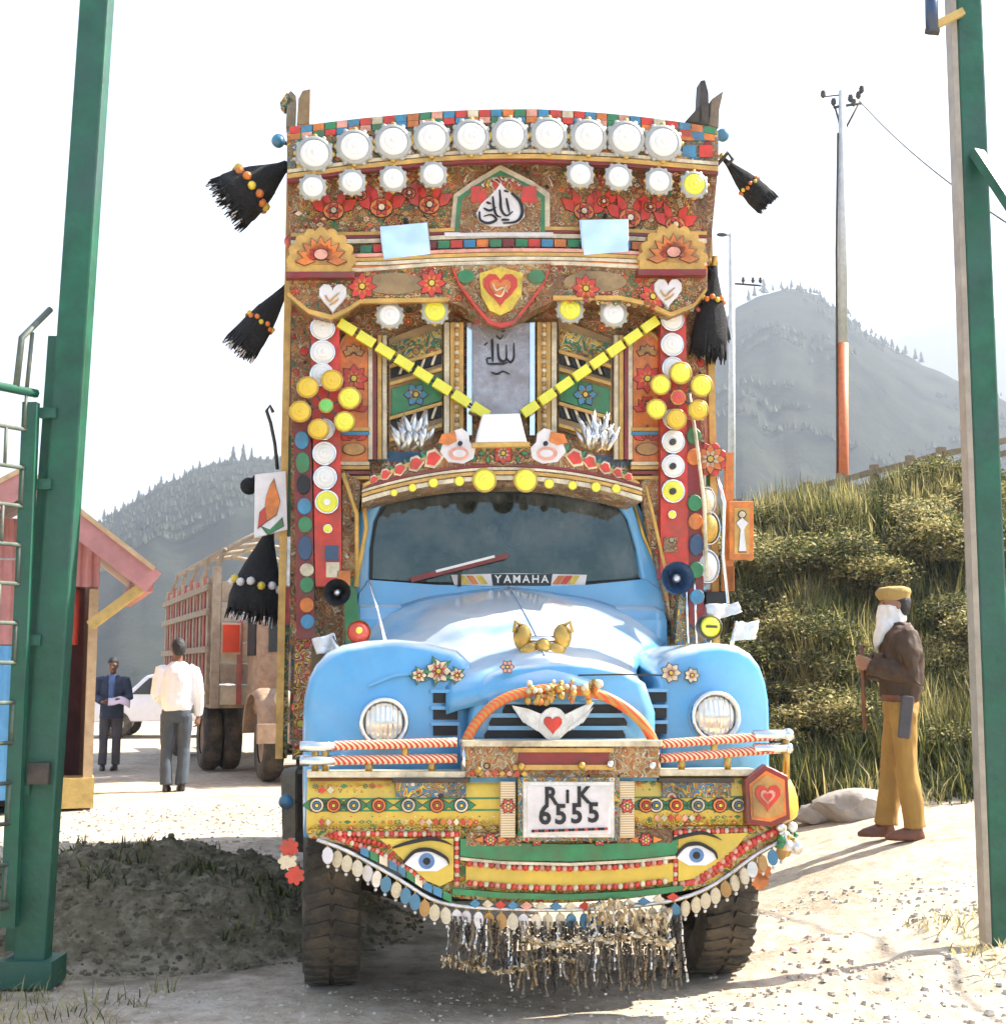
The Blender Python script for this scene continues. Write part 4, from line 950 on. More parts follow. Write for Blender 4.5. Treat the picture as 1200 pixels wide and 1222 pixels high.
def stroke(path, w0, y, mat, name, parent):
    """brush stroke: a flat ribbon of changing width along a path in pixels"""
    q = smoothpath([Vector((u, v, 0)) for u, v in path], 6); n = len(q); A = []; B = []
    for i, p in enumerate(q):
        d = (q[min(i + 1, n - 1)] - q[max(i - 1, 0)]); d.normalize(); nn = Vector((-d.y, d.x, 0)); t = i / (n - 1)
        ww = w0 * (.35 + .65 * math.sin(math.pi * min(.98, .12 + t * .9)))
        A.append(p + nn * ww / 2); B.append(p - nn * ww / 2)
    V = []; 
    for a, c in zip(A, B): V += [F(a.x, a.y, y), F(c.x, c.y, y), F(a.x, a.y, y + .006), F(c.x, c.y, y + .006)]
    Fc = []
    for i in range(n - 1):
        k = i * 4; Fc += [(k, k + 1, k + 5, k + 4), (k, k + 4, k + 6, k + 2), (k + 1, k + 3, k + 7, k + 5)]
    return MB().add(V, Fc, mat).build(name, parent)
cy = Y2 - .05
for pth, w in (([(610, 230), (620, 240), (623, 254), (616, 264), (600, 266)], 4.2), ([(596, 226), (597, 238), (598, 250), (604, 257), (612, 252)], 3.4), ([(588, 234), (589, 246), (592, 256), (598, 259)], 3.2), ([(604, 236), (606, 246), (608, 254)], 3), ([(572, 252), (573, 262), (582, 266), (592, 262), (586, 256), (577, 258)], 3.4), ([(577, 248), (584, 251), (592, 247)], 3), ([(580, 241), (586, 243)], 3), ([(598, 262), (608, 262)], 3), ([(601, 227), (607, 229)], 2.6)): stroke(pth, w, cy, 'black', 'calligraphy_stroke', ca)
bx(530, 277, 660, 282, Y2 - .03, .04, 'plate_white', 'cartouche_sill')
# twin mirrors under the crown
for poly, mt in (([(455, 271), (509, 266), (513, 303), (458, 309)], 0), ([(693, 263), (748, 262), (749, 300), (697, 304)], 0)):
    c = (sum(p[0] for p in poly) / 4, sum(p[1] for p in poly) / 4)
    mo = plate('mirror', [(c[0] + (u - c[0]) * 1.06, c[1] + (v - c[1]) * 1.08) for u, v in poly], Y2 - .10, .05, 'chrome', truck, .006)
    gl = plate('mirror_glass', poly, Y2 - .112, .012, 'mirror', mo)
    MB().tube([F(c[0], c[1] - 10, Y2 - .06), F(c[0], c[1] - 26, Y2)], .012, 'dark_steel').build('mirror_arm', mo)
bd = arc((430, 298), (800, 296), 7, 12)
border('colour_band', bd, Y2 - .03, 9, 15, ['paint_green', 'paint_red', 'paint_blue', 'paint_orange', 'paint_green', 'paint_maroon'])
for off, hh, mt in ((-9, 5, 'paint_cream'), (-14, 3, 'paint_maroon'), (-18, 4, 'gold_paint'), (8, 4, 'paint_pink'), (13, 4, 'gold_paint'), (18, 4, 'paint_cream'), (23, 4, 'paint_orange')):
    plate('shelf_rail', band([(u if 431 < u < 799 else (347 if u < 600 else 843), v + off) for u, v in bd], hh), (Y2 - .024 if off < 0 else Y3 - .01), .04, mt)
# cornice
CO = [(343, 312), (430, 316), (520, 309), (597, 307), (680, 308), (760, 312), (844, 309), (844, 346), (830, 366), (800, 378), (775, 366), (740, 358), (662, 358), (645, 366), (625, 378), (600, 386), (570, 377), (552, 366), (535, 360), (430, 362), (415, 372), (395, 381), (368, 374), (346, 352)]
plate('cornice', CO, Y3, .36, 'orn_warm')
fill('relief_ornament', 350, 318, 540, 366, Y3, 8, ['paint_ochre', 'gold_paint', 'paint_cream', 'paint_orange', 'paint_ochre', 'paint_red', 'paint_green'], seed=12, inside=lambda u, v: v < 356)
plate('cornice_rail', band([(343, 350), (368, 371), (395, 378), (415, 369), (430, 359), (535, 357)], 5), Y3 - .012, .03, 'gold_paint'); plate('cornice_rail', band([(660, 355), (740, 355), (775, 363), (800, 375), (828, 364), (843, 345)], 5), Y3 - .012, .03, 'gold_paint')
plate('cornice_rail', band([(347, 318), (430, 322), (520, 315), (597, 313), (680, 314), (760, 318), (842, 315)], 4), Y3 - .012, .03, 'paint_cream')
for u, v, c in ((470, 338, 'body_ochre'), (710, 336, 'body_ochre')): plate('cornice_panel', ell(u, v, 38, 13), Y3 - .01, .02, c, truck, .004)
for cu, cv in ((432, 342), (515, 338)): shapes('painted_flower', flower(cu, cv, 17, 'paint_red', 'paint_orange', 8, .25), Y3 - .006, mirror=True)
# pendant with heart
pd = plate('heart_pendant', [(538, 316), (658, 314), (650, 336), (630, 362), (614, 383), (598, 388), (582, 383), (566, 364), (548, 338)], Y3 - .03, .05, 'orn_gold', truck, .005)
plate('pendant_rim', band([(540, 320), (549, 340), (568, 366), (584, 384), (598, 388), (613, 384), (631, 362), (649, 338), (656, 318)], 5), Y3 - .04, .03, 'paint_red', pd)
plate('pendant_shield', [(572, 326), (597, 318), (624, 326), (622, 352), (610, 370), (597, 376), (584, 370), (574, 352)], Y3 - .046, .03, 'paint_yellow', pd)
plate('pendant_heart', heart(597, 346, 42, 40), Y3 - .054, .03, 'paint_red', pd); plate('pendant_heart', heart(597, 345, 26, 24), Y3 - .058, .03, 'paint_orange', pd)
for pth in ([(588, 338), (592, 346), (600, 343), (606, 349)], [(590, 351), (598, 353), (604, 340)]): stroke(pth, 2.2, Y3 - .063, 'paint_cream', 'calligraphy_stroke', pd)
for u in (556, 640): plate('pendant_leaf', ell(u, 330, 10, 8), Y3 - .042, .03, 'paint_green', pd)
# corner fans
for cu, cv in ((383, 312), (803, 309)):
    fn = plate('corner_fan', scal(cu, cv, 42, 9, .12, 5, -8, 188) + [(cu - 40, cv + 12), (cu + 38, cv + 12)], Y3 - .05, .07, 'gold_paint', truck)
    plate('fan_field', scal(cu, cv + 2, 32, 9, .1, 5, -4, 184), Y3 - .056, .03, 'paint_ochre', fn)
    shapes('fan_flower', petals(cu, cv, 30, 9, .16, 'paint_orange', 0, 180) + petals(cu, cv - 4, 18, 7, .3, 'paint_red', 10, 160) + [(ell(cu, cv - 8, 8, 6), 'paint_pink', 2)], Y3 - .058, fn)
    bx(cu - 42, cv + 12, cu + 40, cv + 19, Y3 - .06, .06, 'paint_maroon', 'fan_sill', fn)
for u, v in ((397, 356), (797, 350)):
    hh = plate('white_heart', heart(u, v, 34, 36), Y3 - .03, .03, 'plate_white', truck, .004)
    for pth in ([(u - 9, v - 4), (u - 4, v + 3), (u + 2, v - 2), (u + 8, v - 7)], [(u - 4, v + 8), (u + 3, v + 4), (u + 7, v)]): stroke(pth, 2.6, Y3 - .036, 'paint_ochre', 'calligraphy_stroke', hh)
for u, v, k in ((465, 376, 'white'), (519, 371, 'yellow'), (680, 369, 'yellow'), (732, 374, 'white')): refl(u, v, 27, Y3 + .03, k)

# --- recessed middle: silver plate, beaded columns, louvred panels, dashed reflectors
cp = plate('calligraphy_plate', [(563, 385), (632, 384), (632, 494), (563, 496)], Y4 - .06, .05, 'silver_sheet', truck, .006)
for pth, w in (([(587, 404), (588, 432)], 3.4), ([(594, 410), (595, 426), (600, 431), (604, 427), (604, 411)], 3.2), ([(604, 427), (609, 432), (613, 426), (613, 409)], 3.0), ([(582, 434), (592, 434), (600, 434), (606, 432)], 2.6), ([(586, 427), (581, 428), (582, 434)], 2.4), ([(592, 400), (597, 404), (601, 399)], 2), ([(598, 396), (603, 394)], 2), ([(586, 444), (593, 446), (600, 443), (608, 446)], 2.4), ([(596, 394), (597, 386)], 1.6), ([(578, 412), (582, 408)], 1.8)): stroke(pth, w, Y4 - .068, 'black', 'calligraphy_stroke', cp)
for u, w_, mt in ((545, 8, 'gold_paint'), (560, 3, 'chrome'), (533, 3, 'paint_cream'), (649, 8, 'gold_paint'), (635, 3, 'chrome'), (661, 3, 'paint_cream')):
    o = plate('column', [(u - w_, 384), (u + w_, 384), (u + w_, 520), (u - w_, 520)], Y4 - .06, .05, mt, truck, .004)
    if w_ == 8: beads('column_beads', [(u, 388), (u, 518)], Y4 - .066, .016, 5.5, ['paint_cream', 'paint_ochre'], o)
for sgn in (0, 1):
    X = (lambda u: u) if not sgn else (lambda u: 1194 - u)
    pan = plate('louvred_panel', [(X(464), 404), (X(528), 380), (X(528), 512), (X(464), 534)], Y4 - .02, .02, 'body_ochre', truck)
    for (va, vb, mt) in ((392, 418, 'orn_green'), (446, 478, 'paint_green')):
        plate('green_pane', [(X(467), va + 18), (X(526), va), (X(526), vb), (X(467), vb + 18)], Y4 - .03, .02, mt, pan, .003)
    shapes('pane_flower', flower(X(496), 471, 14, 'paint_blue', 'orn_green', 6, .3), Y4 - .032, pan)
    for va in (424, 488):
        for k in range(9):
            u = 469 + k * 6.4; v = va + 16 - k * 1.8
            plate('slat', [(X(u), v + 8), (X(u + 5), v - 6), (X(u + 8), v - 6), (X(u + 3), v + 8)], Y4 - .035, .02, 'paint_cream' if k % 2 else 'black', pan)
        plate('slat_bed', [(X(466), va + 6), (X(527), va - 12), (X(527), va + 10), (X(466), va + 28)], Y4 - .025, .01, 'black', pan)
    for va in (420, 441, 482, 508): plate('louvre_rail', band([(X(465), va + 17), (X(527), va - 1)], 4), Y4 - .05, .04, 'gold_paint', pan)
    for u, mt in ((459, 'paint_cream'), (453, 'gold_paint'), (447, 'paint_maroon'), (442, 'paint_cream')):
        plate('panel_post', [(X(u) - 2.4, 400), (X(u) + 2.4, 400), (X(u) + 2.4, 548), (X(u) - 2.4, 548)], Y4 - .04, .04, mt)
    # arched flower niche
    cu = X(422); ni = plate('flower_niche', [(cu - 17, 560)] + ell(cu, 424, 17, 26, 10, 180, 0)[::1] + [(cu + 17, 560)], Y4 - .03, .03, 'paint_orange', truck)
    plate('niche_arch', band(ell(cu, 424, 18, 27, 12, 0, 180), 5), Y4 - .036, .03, 'gold_paint', ni)
    shapes('niche_leaf', petals(cu, 424, 13, 5, .3, 'paint_ochre', 20, 140), Y4 - .032, ni); shapes('niche_flower', flower(cu, 452, 17, 'paint_red', 'paint_orange', 8, .26), Y4 - .032, ni); shapes('niche_flower', petals(cu, 492, 18, 5, .2, 'paint_red', 20, 140) + flower(cu, 482, 10, 'paint_red', 'paint_green', 6, .3), Y4 - .032, ni); shapes('niche_flower', petals(cu, 528, 20, 5, .18, 'paint_red', 30, 120) + [(ell(cu, 536, 13, 7), 'paint_ochre', 1.5)], Y4 - .032, ni)
    for v_, mt in ((512, 'gold_paint'), (517, 'paint_blue'), (553, 'paint_cream'), (558, 'gold_paint'), (564, 'paint_maroon'), (570, 'gold_paint')): plate('niche_sill', [(cu - 19, v_ - 2), (cu + 19, v_ - 2), (cu + 19, v_ + 2), (cu - 19, v_ + 2)], Y4 - .045, .04, mt, ni)
def dashes(a, c, n):
    for k in range(n):
        t0, t1 = (k + .06) / n, (k + .9) / n; p, q = (lerp(a[0], c[0], t0), lerp(a[1], c[1], t0)), (lerp(a[0], c[0], t1), lerp(a[1], c[1], t1))
        dx, dy = q[0] - p[0], q[1] - p[1]; l = math.hypot(dx, dy); nx, ny = -dy / l * 6, dx / l * 6
        plate('reflector_dash', [(p[0] + nx, p[1] + ny), (p[0] - nx, p[1] - ny), (q[0] - nx, q[1] - ny), (q[0] + nx, q[1] + ny)], Y4 - .13, .03, 'lens_yellow', truck, .005)
dashes((403, 383), (585, 497), 8); dashes((786, 380), (622, 495), 8)
MB().bar(F(400, 381, Y4 - .1), F(588, 499, Y4 - .1), .012, .012, 'dark_steel').bar(F(788, 379, Y4 - .1), F(620, 497, Y4 - .1), .012, .012, 'dark_steel').build('dash_wire', truck)

# --- side pillars with stacked reflectors and reflector rosettes
plate('pillar', [(371, 378), (405, 378), (408, 700), (376, 700)], YP, .1, 'paint_red', truck, .004)
plate('pillar', [(788, 368), (818, 368), (822, 690), (788, 690)], YP, .1, 'paint_red', truck, .004)
plate('pillar', [(350, 500), (371, 500), (376, 762), (354, 764)], YP, .1, 'paint_maroon', truck, .004)
plate('pillar', [(819, 500), (836, 500), (840, 745), (822, 745)], YP, .1, 'paint_maroon', truck, .004)
for u, v, c, ry in ((360, 525, 'paint_blue', 11), (361, 552, 'paint_green', 13), (362, 578, 'black', 12), (363, 604, 'paint_blue', 10), (364, 626, 'paint_green', 10), (364, 654, 'dark_blue', 15), (366, 680, 'paint_cream', 8), (366, 698, 'paint_green', 10), (366, 722, 'paint_orange', 9), (367, 742, 'paint_blue', 9), (828, 520, 'paint_green', 10), (828, 545, 'paint_orange', 10), (829, 600, 'paint_green', 10), (830, 622, 'paint_orange', 10), (831, 650, 'dark_blue', 13), (831, 680, 'paint_green', 10), (832, 712, 'paint_blue', 9)):
    o = plate('oval_stud', ell(u, v, 8.5, ry, 12), YP - .02, .03, c, truck, .004)
for u, v, d, k in ((385, 391, 27, 'white'), (385, 420, 27, 'white'), (384, 447, 26, 'white'), (386, 512, 24, 'white'), (387, 541, 26, 'white'), (388, 570, 26, 'white'), (390, 599, 26, 'yellow'), (391, 631, 10, 'yellow'), (802, 381, 25, 'white'), (802, 411, 25, 'white'), (803, 439, 24, 'white'), (803, 500, 22, 'white'), (803, 527, 25, 'white'), (803, 556, 25, 'white'), (803, 586, 25, 'yellow'), (802, 614, 9, 'yellow')): refl(u, v, d, YP - .02, k, 'plain')
for u, v in ((803, 527), (803, 556), (803, 586), (390, 599)): plate('lens_boss', ell(u, v, 4, n=10), YP - .055, .02, 'dark_steel' if u > 600 else 'lens_white')
for u, v, d, k in ((367, 462, 24, 'amber'), (396, 454, 24, 'amber'), (417, 475, 25, 'yellow'), (411, 503, 23, 'yellow'), (380, 512, 23, 'amber'), (358, 491, 24, 'amber'), (389, 484, 16, 'green'), (788, 459, 22, 'yellow'), (812, 445, 24, 'yellow'), (837, 460, 24, 'yellow'), (833, 489, 22, 'amber'), (807, 500, 22, 'amber'), (783, 488, 22, 'yellow'), (809, 474, 16, 'red')): refl(u, v, d, YP - .10, k, 'gold')
for (c, pts) in (((389, 484), ((367, 462), (396, 454), (417, 475), (411, 503), (380, 512), (358, 491))), ((809, 474), ((788, 459), (812, 445), (837, 460), (833, 489), (807, 500), (783, 488)))):
    mb = MB()
    for q in pts: mb.bar(F(*c, YP - .085), F(*q, YP - .085), .014, .01, 'dark_steel')
    mb.build('rosette_frame', truck)
plate('pillar_side_panel', [(408, 560), (430, 575), (424, 700), (410, 770), (409, 770)], YP + .04, .06, 'orn_gold'); plate('pillar_side_panel', [(765, 575), (788, 560), (796, 690), (800, 740), (770, 620)], YP + .06, .06, 'orn_gold')
for u, v, mt in ((396, 660, 'dark_blue'), (397, 680, 'paint_cream'), (800, 650, 'orn_gold'), (410, 690, 'paint_orange')): plate('pillar_inset', [(u - 8, v - 9), (u + 8, v - 9), (u + 8, v + 9), (u - 8, v + 9)], YP - .012, .02, mt)
for u0, v0, u1, v1, r_ in ((409, 565, 426, 700, .012), (770, 580, 796, 690, .01), (434, 600, 424, 700, .012)): MB().tube([F(u0, v0, YP), F((u0 + u1) / 2 + (8 if u0 < 600 else -4), (v0 + v1) / 2 - 20, YP), F(u1, v1, YP)], r_, 'gold_paint').build('pillar_trim', truck)
# lower pillars down to the fenders
plate('lower_post', [(352, 762), (372, 760), (366, 900), (350, 905)], YP + .02, .1, 'orn_red', truck); plate('lower_post', [(410, 690), (424, 690), (432, 770), (412, 772)], YP + .02, .1, 'paint_green', truck)
plate('lower_post', [(812, 690), (836, 690), (842, 770), (805, 772)], YP + .02, .1, 'orn_mix', truck)
for u in (818, 828): MB().tube([F(u, 690, YP), F(u + 3, 768, YP)], .008, 'chrome').build('trim_rod', truck)
# horns, lamps on the fenders
for u, v, s, mt in ((402, 707, 16, 'black'), (808, 690, 19, 'dark_blue')):
    r_ = s * pxs(u, v, YP - .2); p = F(u, v, YP - .22)
    h = MB().lathe((0, 0, 0), [(r_, -.02), (r_ * 1.03, 0), (r_ * .8, .04), (r_ * .4, .12), (r_ * .2, .26), (.001, .27)], mt, n=24).lathe((0, 0, 0), [(r_ * .99, -.015), (r_ * .6, .03), (r_ * .25, .08), (.001, .1)], mt, n=24).build('horn', truck, p)
    MB().ball((0, .02, 0), r_ * .28, 'silver').build('horn_boss', h)
p = F(428, 755, .95); o = MB().ball((0, 0, 0), .062, 'lens_red', 14, 10).build('fender_lamp', truck, p); MB().tube([(0, 0, -.05), (0, 0, -.13)], .014, 'chrome').build('stem', o); MB().lathe((0, -.03, 0), [(.058, 0), (.064, .02), (.058, .04)], 'gold', n=18).build('lamp_band', o); MB().ball((-.0, -.055, .01), .018, 'lens_yellow').build('lamp_star', o)
p = F(847, 748, .95); o = MB().lathe((0, 0, 0), [(.001, -.03), (.04, -.027), (.056, -.01)], 'lens_yellow', n=20).lathe((0, 0, 0), [(.056, -.02), (.066, -.01), (.066, .05), (.04, .08), (.001, .09)], 'dark_steel', n=20).build('fender_lamp', truck, p); MB().bar((-.03, -.03, 0), (.03, -.03, 0), .012, .014, 'dark_steel').build('lamp_emblem', o); MB().tube([(0, .03, -.06), (0, .03, -.13)], .014, 'chrome').build('stem', o)
MB().tube([F(440, 692, .9), F(452, 735, .85), F(462, 773, .8)], [.004, .007, .011], 'chrome').build('marker_rod', truck)
# cloth rags tied on the fenders
def cloth(name, poly, y, mat, seed=1, amp=.02):
    (a, b_, c, d) = [F(u, v, y) for u, v in poly]; V = []; Fc = []; n = 10
    for j in range(n + 1):
        for i in range(n + 1):
            s, t = i / n, j / n; p = a.lerp(b_, s).lerp(d.lerp(c, s), t)
            V.append(p + Vector((0, amp * math.sin(s * 8 + seed + t * 2) + amp * fbm(s * 3, t * 3, seed), amp * .6 * fbm(s * 2 + 5, t * 2, seed))))
    for j in range(n):
        for i in range(n): k = j * (n + 1) + i; Fc.append((k, k + 1, k + n + 2, k + n + 1))
    o = MB().add(V, Fc, mat, True).build(name, truck); o.data = finish(o.data, solid=.004); return o
cloth('cloth_rag', [(372, 764), (398, 756), (405, 775), (378, 782)], .9, 'white_cloth', 1); MB().tube([F(396, 760, .9), F(408, 788, .85)], .012, 'chrome').build('rag_rod', truck)
cloth('cloth_rag', [(876, 744), (905, 742), (903, 762), (874, 766)], .9, 'white_cloth', 4); MB().tube([F(878, 742, .9), F(872, 776, .85)], .012, 'chrome').build('rag_rod', truck)
cloth('cloth_rag', [(843, 722), (880, 720), (884, 732), (846, 740)], 1.2, 'white_cloth', 8)

# --- right-hand side ornaments hung off the wall
SY = 1.5
fl = plate('red_rosette', scal(847, 548, 21, 8, .22), SY, .03, 'paint_red', truck, .004); shapes('rosette_petals', flower(847, 548, 18, 'paint_orange', 'paint_cream', 8, .24), SY - .002, fl)
for u0, v0, u1, v1, mt in ((866, 540, 875, 705, 'paint_orange'), (838, 560, 842, 700, 'paint_cream')): plate('side_rail', [(u0, v0), (u1, v0), (u1, v1), (u0, v1)], SY, .04, mt)
of = plate('orange_frame', [(870, 598), (899, 598), (899, 668), (870, 668)], SY - .04, .03, 'paint_orange', truck, .004); plate('frame_panel', [(876, 606), (894, 606), (894, 661), (876, 661)], SY - .046, .02, 'gold_paint', of)
shapes('frame_figure', [([(881, 658), (883, 632), (878, 624), (885, 618), (892, 624), (887, 632), (890, 658)], 'plate_white'), (ell(885, 614, 4, n=8), 'paint_cream')], SY - .048, of)
plate('lower_plate', [(862, 676), (876, 676), (876, 705), (862, 705)], SY, .03, 'paint_orange')
for u, v, rx, ry, mt in ((843, 598, 10, 16, 'paint_cream'), (845, 630, 13, 19, 'gold'), (843, 676, 14, 19, 'plate_white')):
    p = F(u, v, SY - .08); s = pxs(u, v, SY - .08); o = MB().lathe((0, 0, 0), [(.001, -.03), (.7, -.024), (.92, -.006), (1.0, .0), (1.02, .05), (.7, .06)], mt, n=20).build('side_mirror', truck, p); o.scale = (rx * s, 1, ry * s)
    MB().lathe((0, 0, 0), [(.98, -.01), (1.06, -.016), (1.1, .02)], 'chrome', n=20).build('mirror_rim', o)
MB().tube([F(822, 470, YP - .05), F(830, 520, YP - .05), F(840, 600, YP - .04), F(843, 690, YP - .04)], .010, 'paint_cream').build('stay_rod', truck)
MB().tube([F(856, 570, SY - .05), F(864, 600, SY - .06), F(862, 660, SY - .05), F(868, 720, SY - .05)], .012, 'chrome').build('mirror_stay', truck)
bx(842, 706, 866, 722, SY - .05, .05, 'black', 'black_box')
# --- left-hand side: picture panel, hook, edge trims
pp = plate('bird_panel', [(304, 566), (341, 562), (343, 632), (303, 642)], 1.50, .02, 'plate_white', truck, .003)
shapes('painted_bird', [([(322, 580), (327, 572), (330, 584), (334, 598), (330, 614), (318, 622), (310, 624), (316, 606), (318, 592)], 'paint_orange'), ([(312, 628), (322, 632), (336, 618), (338, 628), (320, 638)], 'paint_green', .6), ([(310, 612), (316, 606), (318, 622), (308, 630)], 'paint_red', 1.4)], 1.498, pp)
MB().tube([F(331, 560, 1.72), F(328, 530, 1.72), F(323, 505, 1.72), F(318, 490, 1.72), F(322, 484, 1.72), F(326, 492, 1.72)], .010, 'dark_steel').build('hook_rod', truck)
MB().ball(F(297, 580, 1.72), .05, 'black_wool').tube([F(297, 580, 1.72), F(308, 568, 1.74)], .02, 'black_wool').build('pompom', truck)
z = lambda v: F(345, v, 1.6).z
for (v0, v1, mt, dx) in ((200, 380, 'paint_cream', 0), (380, 520, 'paint_pink', 0), (520, 640, 'paint_green', 0), (640, 700, 'silver', 0), (700, 745, 'paint_red', 0), (745, 905, 'orn_green', 0)):
    MB().box(-1.245, -1.2, 1.58, 1.66, z(v1), z(v0) - .004, mt).build('edge_trim', truck); MB().box(1.18, 1.225, 1.58, 1.66, z(v1), z(v0) - .004, mt).build('edge_trim', truck)
MB().box(-1.26, -1.22, 1.55, 1.60, z(905), z(165), 'gold_paint').build('edge_strip', truck); MB().box(1.2, 1.24, 1.55, 1.60, z(905), z(165), 'gold_paint').build('edge_strip', truck)
for u, v, mt in ((332, 168, 'paint_blue'), (347, 288, 'lens_red'), (862, 161, 'paint_blue'), (838, 283, 'paint_blue'), (341, 957, 'paint_blue'), (356, 845, 'lens_red')): MB().ball(F(u, v, 1.5), .04, mt).tube([F(u, v, 1.5), F(u, v, 1.5) + Vector((.12 if u < 600 else -.12, .08, 0))], .012, 'dark_steel', 6).build('side_knob', truck)
# cargo body
MB().box(-1.2, -1.14, 2.67, 6.7, .95, 3.9, 'body_ochre').build('side_wall', truck); MB().box(1.12, 1.18, 2.67, 6.7, .95, 3.9, 'body_ochre').build('side_wall', truck); MB().box(-1.14, 1.12, 6.64, 6.7, .95, 3.9, 'body_ochre').build('rear_wall', truck); MB().box(-1.18, 1.16, 2.67, 6.64, .86, .95, 'dark_steel').build('load_floor', truck)
for sx, xo in ((-1, -1.2), (1, 1.18)):
    for k in range(6):
        for j, (za, zb, mt) in enumerate(((1.0, 1.7, 'orn_mix'), (1.78, 2.7, 'orn_warm'), (2.78, 3.8, 'orn_gold'))):
            y = 2.72 + k * .66; MB().box(min(xo, xo + sx * .025), max(xo, xo + sx * .025), y, y + .60, za, zb, mt).build('side_panel', truck)
MB().box(-1.16, -.6, 2.1, 2.4, .45, .9, 'dark_steel').build('fuel_tank', truck)
plate('side_step', [(335, 925), (352, 922), (352, 1000), (337, 1004)], 1.5, .5, 'grey_wood')
# corner boards on top of the crown
for poly, mt in (([(341, 150), (343, 112), (347, 108), (353, 114), (352, 150)], 'grey_wood'), ([(354, 148), (356, 118), (361, 108), (370, 106), (369, 146)], 'body_ochre'), ([(833, 146), (836, 96), (841, 95), (845, 110), (846, 148)], 'dark_steel'), ([(846, 148), (849, 118), (863, 108), (858, 130), (857, 152)], 'grey_wood'), ([(818, 144), (836, 124), (838, 146)], 'dark_steel'), ([(339, 128), (334, 122), (342, 110), (350, 120)], 'orn_green')):
    plate('corner_board', poly, 1.5, .1, mt)
# black wool tassels
def tassel(u0, v0, u1, v1, wpx, y, lab=None, tip='plate_white', band_c='paint_orange', bt=.62, seed=1):
    a, c = F(u0, v0, y), F(u1, v1, y); d = c - a; Ln = d.length; s = pxs(u1, v1, y); R = wpx / 2 * s; r_ = random.Random(seed)
    prof = [(0, .18), (.1, .24), (.25, .42), (.45, .68), (.65, .88), (.85, 1.0), (1, .96)]
    t = MB().tube([a + d * q for q, _ in prof], [R * k for _, k in prof], 'black_wool', 14).build('tassel', truck)
    dn = d.normalized(); sx = dn.cross(Vector((0, 1, 0))).normalized(); sy = dn.cross(sx); mb = MB()
    for i in range(90):
        an = r_.uniform(0, 6.28); rr = R * (.4 + .6 * r_.random()); o = sx * (rr * math.cos(an)) + sy * (rr * math.sin(an)); st = r_.uniform(.35, .9)
        mb.tube([a + d * st + o * (.3 + .75 * st), a + d * (1.0 + r_.uniform(.0, .05)) + o * 1.05, a + d * (1.06 + r_.uniform(0, .08)) + o * 1.1], [.007, .008, .003], 'black_wool', 4, caps=False)
        if tip and r_.random() < .5: mb.tube([a + d * 1.03 + o * 1.06, a + d * (1.1 + r_.uniform(0, .05)) + o * 1.12], [.006, .002], tip, 4, caps=False)
    mb.build('strands', t)['kind'] = 'stuff'
    if band_c:
        k0 = lerp(.68, .88, (bt - .45) / .2) if bt < .65 else .95; mb = MB()
        for i in range(14):
            an = 6.283 * i / 14; o = (sx * math.cos(an) + sy * math.sin(an)) * R * k0 * 1.02; mb.ball(a + d * (bt + .03 * (i % 2)) + o, R * .17, band_c if i % 3 else 'paint_yellow', 6, 4)
        mb.build('band', t)
    MB().tube([a - d * .12, a], .02, 'gold', 6).build('knot', t)
    return t
tassel(343, 196, 274, 242, 66, 1.55, seed=2, tip='plate_white'); tassel(864, 190, 911, 240, 30, 1.55, seed=3, tip=None); tassel(345, 338, 290, 412, 40, 1.6, seed=4)
tassel(852, 318, 845, 418, 42, 1.46, seed=5, tip=None, bt=.4); tassel(322, 632, 300, 730, 62, 1.85, seed=6, band_c='plate_white', bt=.66); tassel(846, 318, 854, 398, 30, 1.5, seed=7, tip=None, band_c=None)
MB().tube([F(856, 196, 1.5), F(868, 182, 1.5), F(874, 190, 1.5), F(868, 196, 1.5)], .012, 'dark_steel').build('tassel_hook', truck)

# ================================================================ gate, hut, poles
pm('gate_green', (.008, .095, .048), rough=.5, var=.4, scale=5, bump=.2, dirt=(.035, .075, .07), damt=.85)
pm('tan_steel', (.36, .31, .24), rough=.5, metal=.3, var=.2)
pm('mesh_steel', (.11, .13, .10), rough=.6, metal=.1, var=.3, scale=20)
pm('pink_sheet', (.55, .24, .22), rough=.6, var=.15, scale=5, bump=.1, dirt=(.35, .16, .14), damt=.5)
pm('blue_sheet', (.12, .36, .62), rough=.6, var=.15, scale=5, bump=.1)
pm('hut_cream', (.52, .36, .20), rough=.7, var=.2, bump=.1)
pm('hut_yellow', (.55, .38, .12), rough=.7, var=.2, bump=.1)
pm('roof_sheet', (.42, .27, .20), rough=.6, var=.25, scale=6, bump=.15)
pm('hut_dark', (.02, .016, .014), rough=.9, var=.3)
def gate_post(name, u_t, v_t, u_b, v_b, w, dpt, label, tan_edge):
    Yb = None
    # base where the ray meets the ground
    d = ray(u_b, v_b); t = 5.0
    for _ in range(60):
        t = (gh(d[0] * t, d[1] * t) - CAMZ) / d[2]
    base = Vector((d[0] * t, d[1] * t, CAMZ + d[2] * t)); top = W(u_t, v_t, base.y)
    root = empty(name, base); tag(root, label, 'gate post')
    top = top - base; up = top.normalized(); top = top + up * .25
    def beam(p0, p1, w_, d_, mat): return MB().bar(p0, p1, w_, d_, mat, up=(0, 1, 0))
    me = finish(beam(Vector((0, 0, -.1)), top, w, dpt, 'gate_green').mesh('shaft'), bevel=.012); link('shaft', me, root)
    return root, base, top, up
gl, glb, glt, glu = gate_post('gate_post', 116, 0, 38, 1148, .150, .11, 'green steel gate post beside the mesh gate leaf', False)
pa, pb = Vector((-.105, .03, .05)), glt * .60 + Vector((-.105, .03, 0))
MB().bar(pa, pb, .05, .07, 'gate_green', up=(0, 1, 0)).build('hinge_channel', gl)
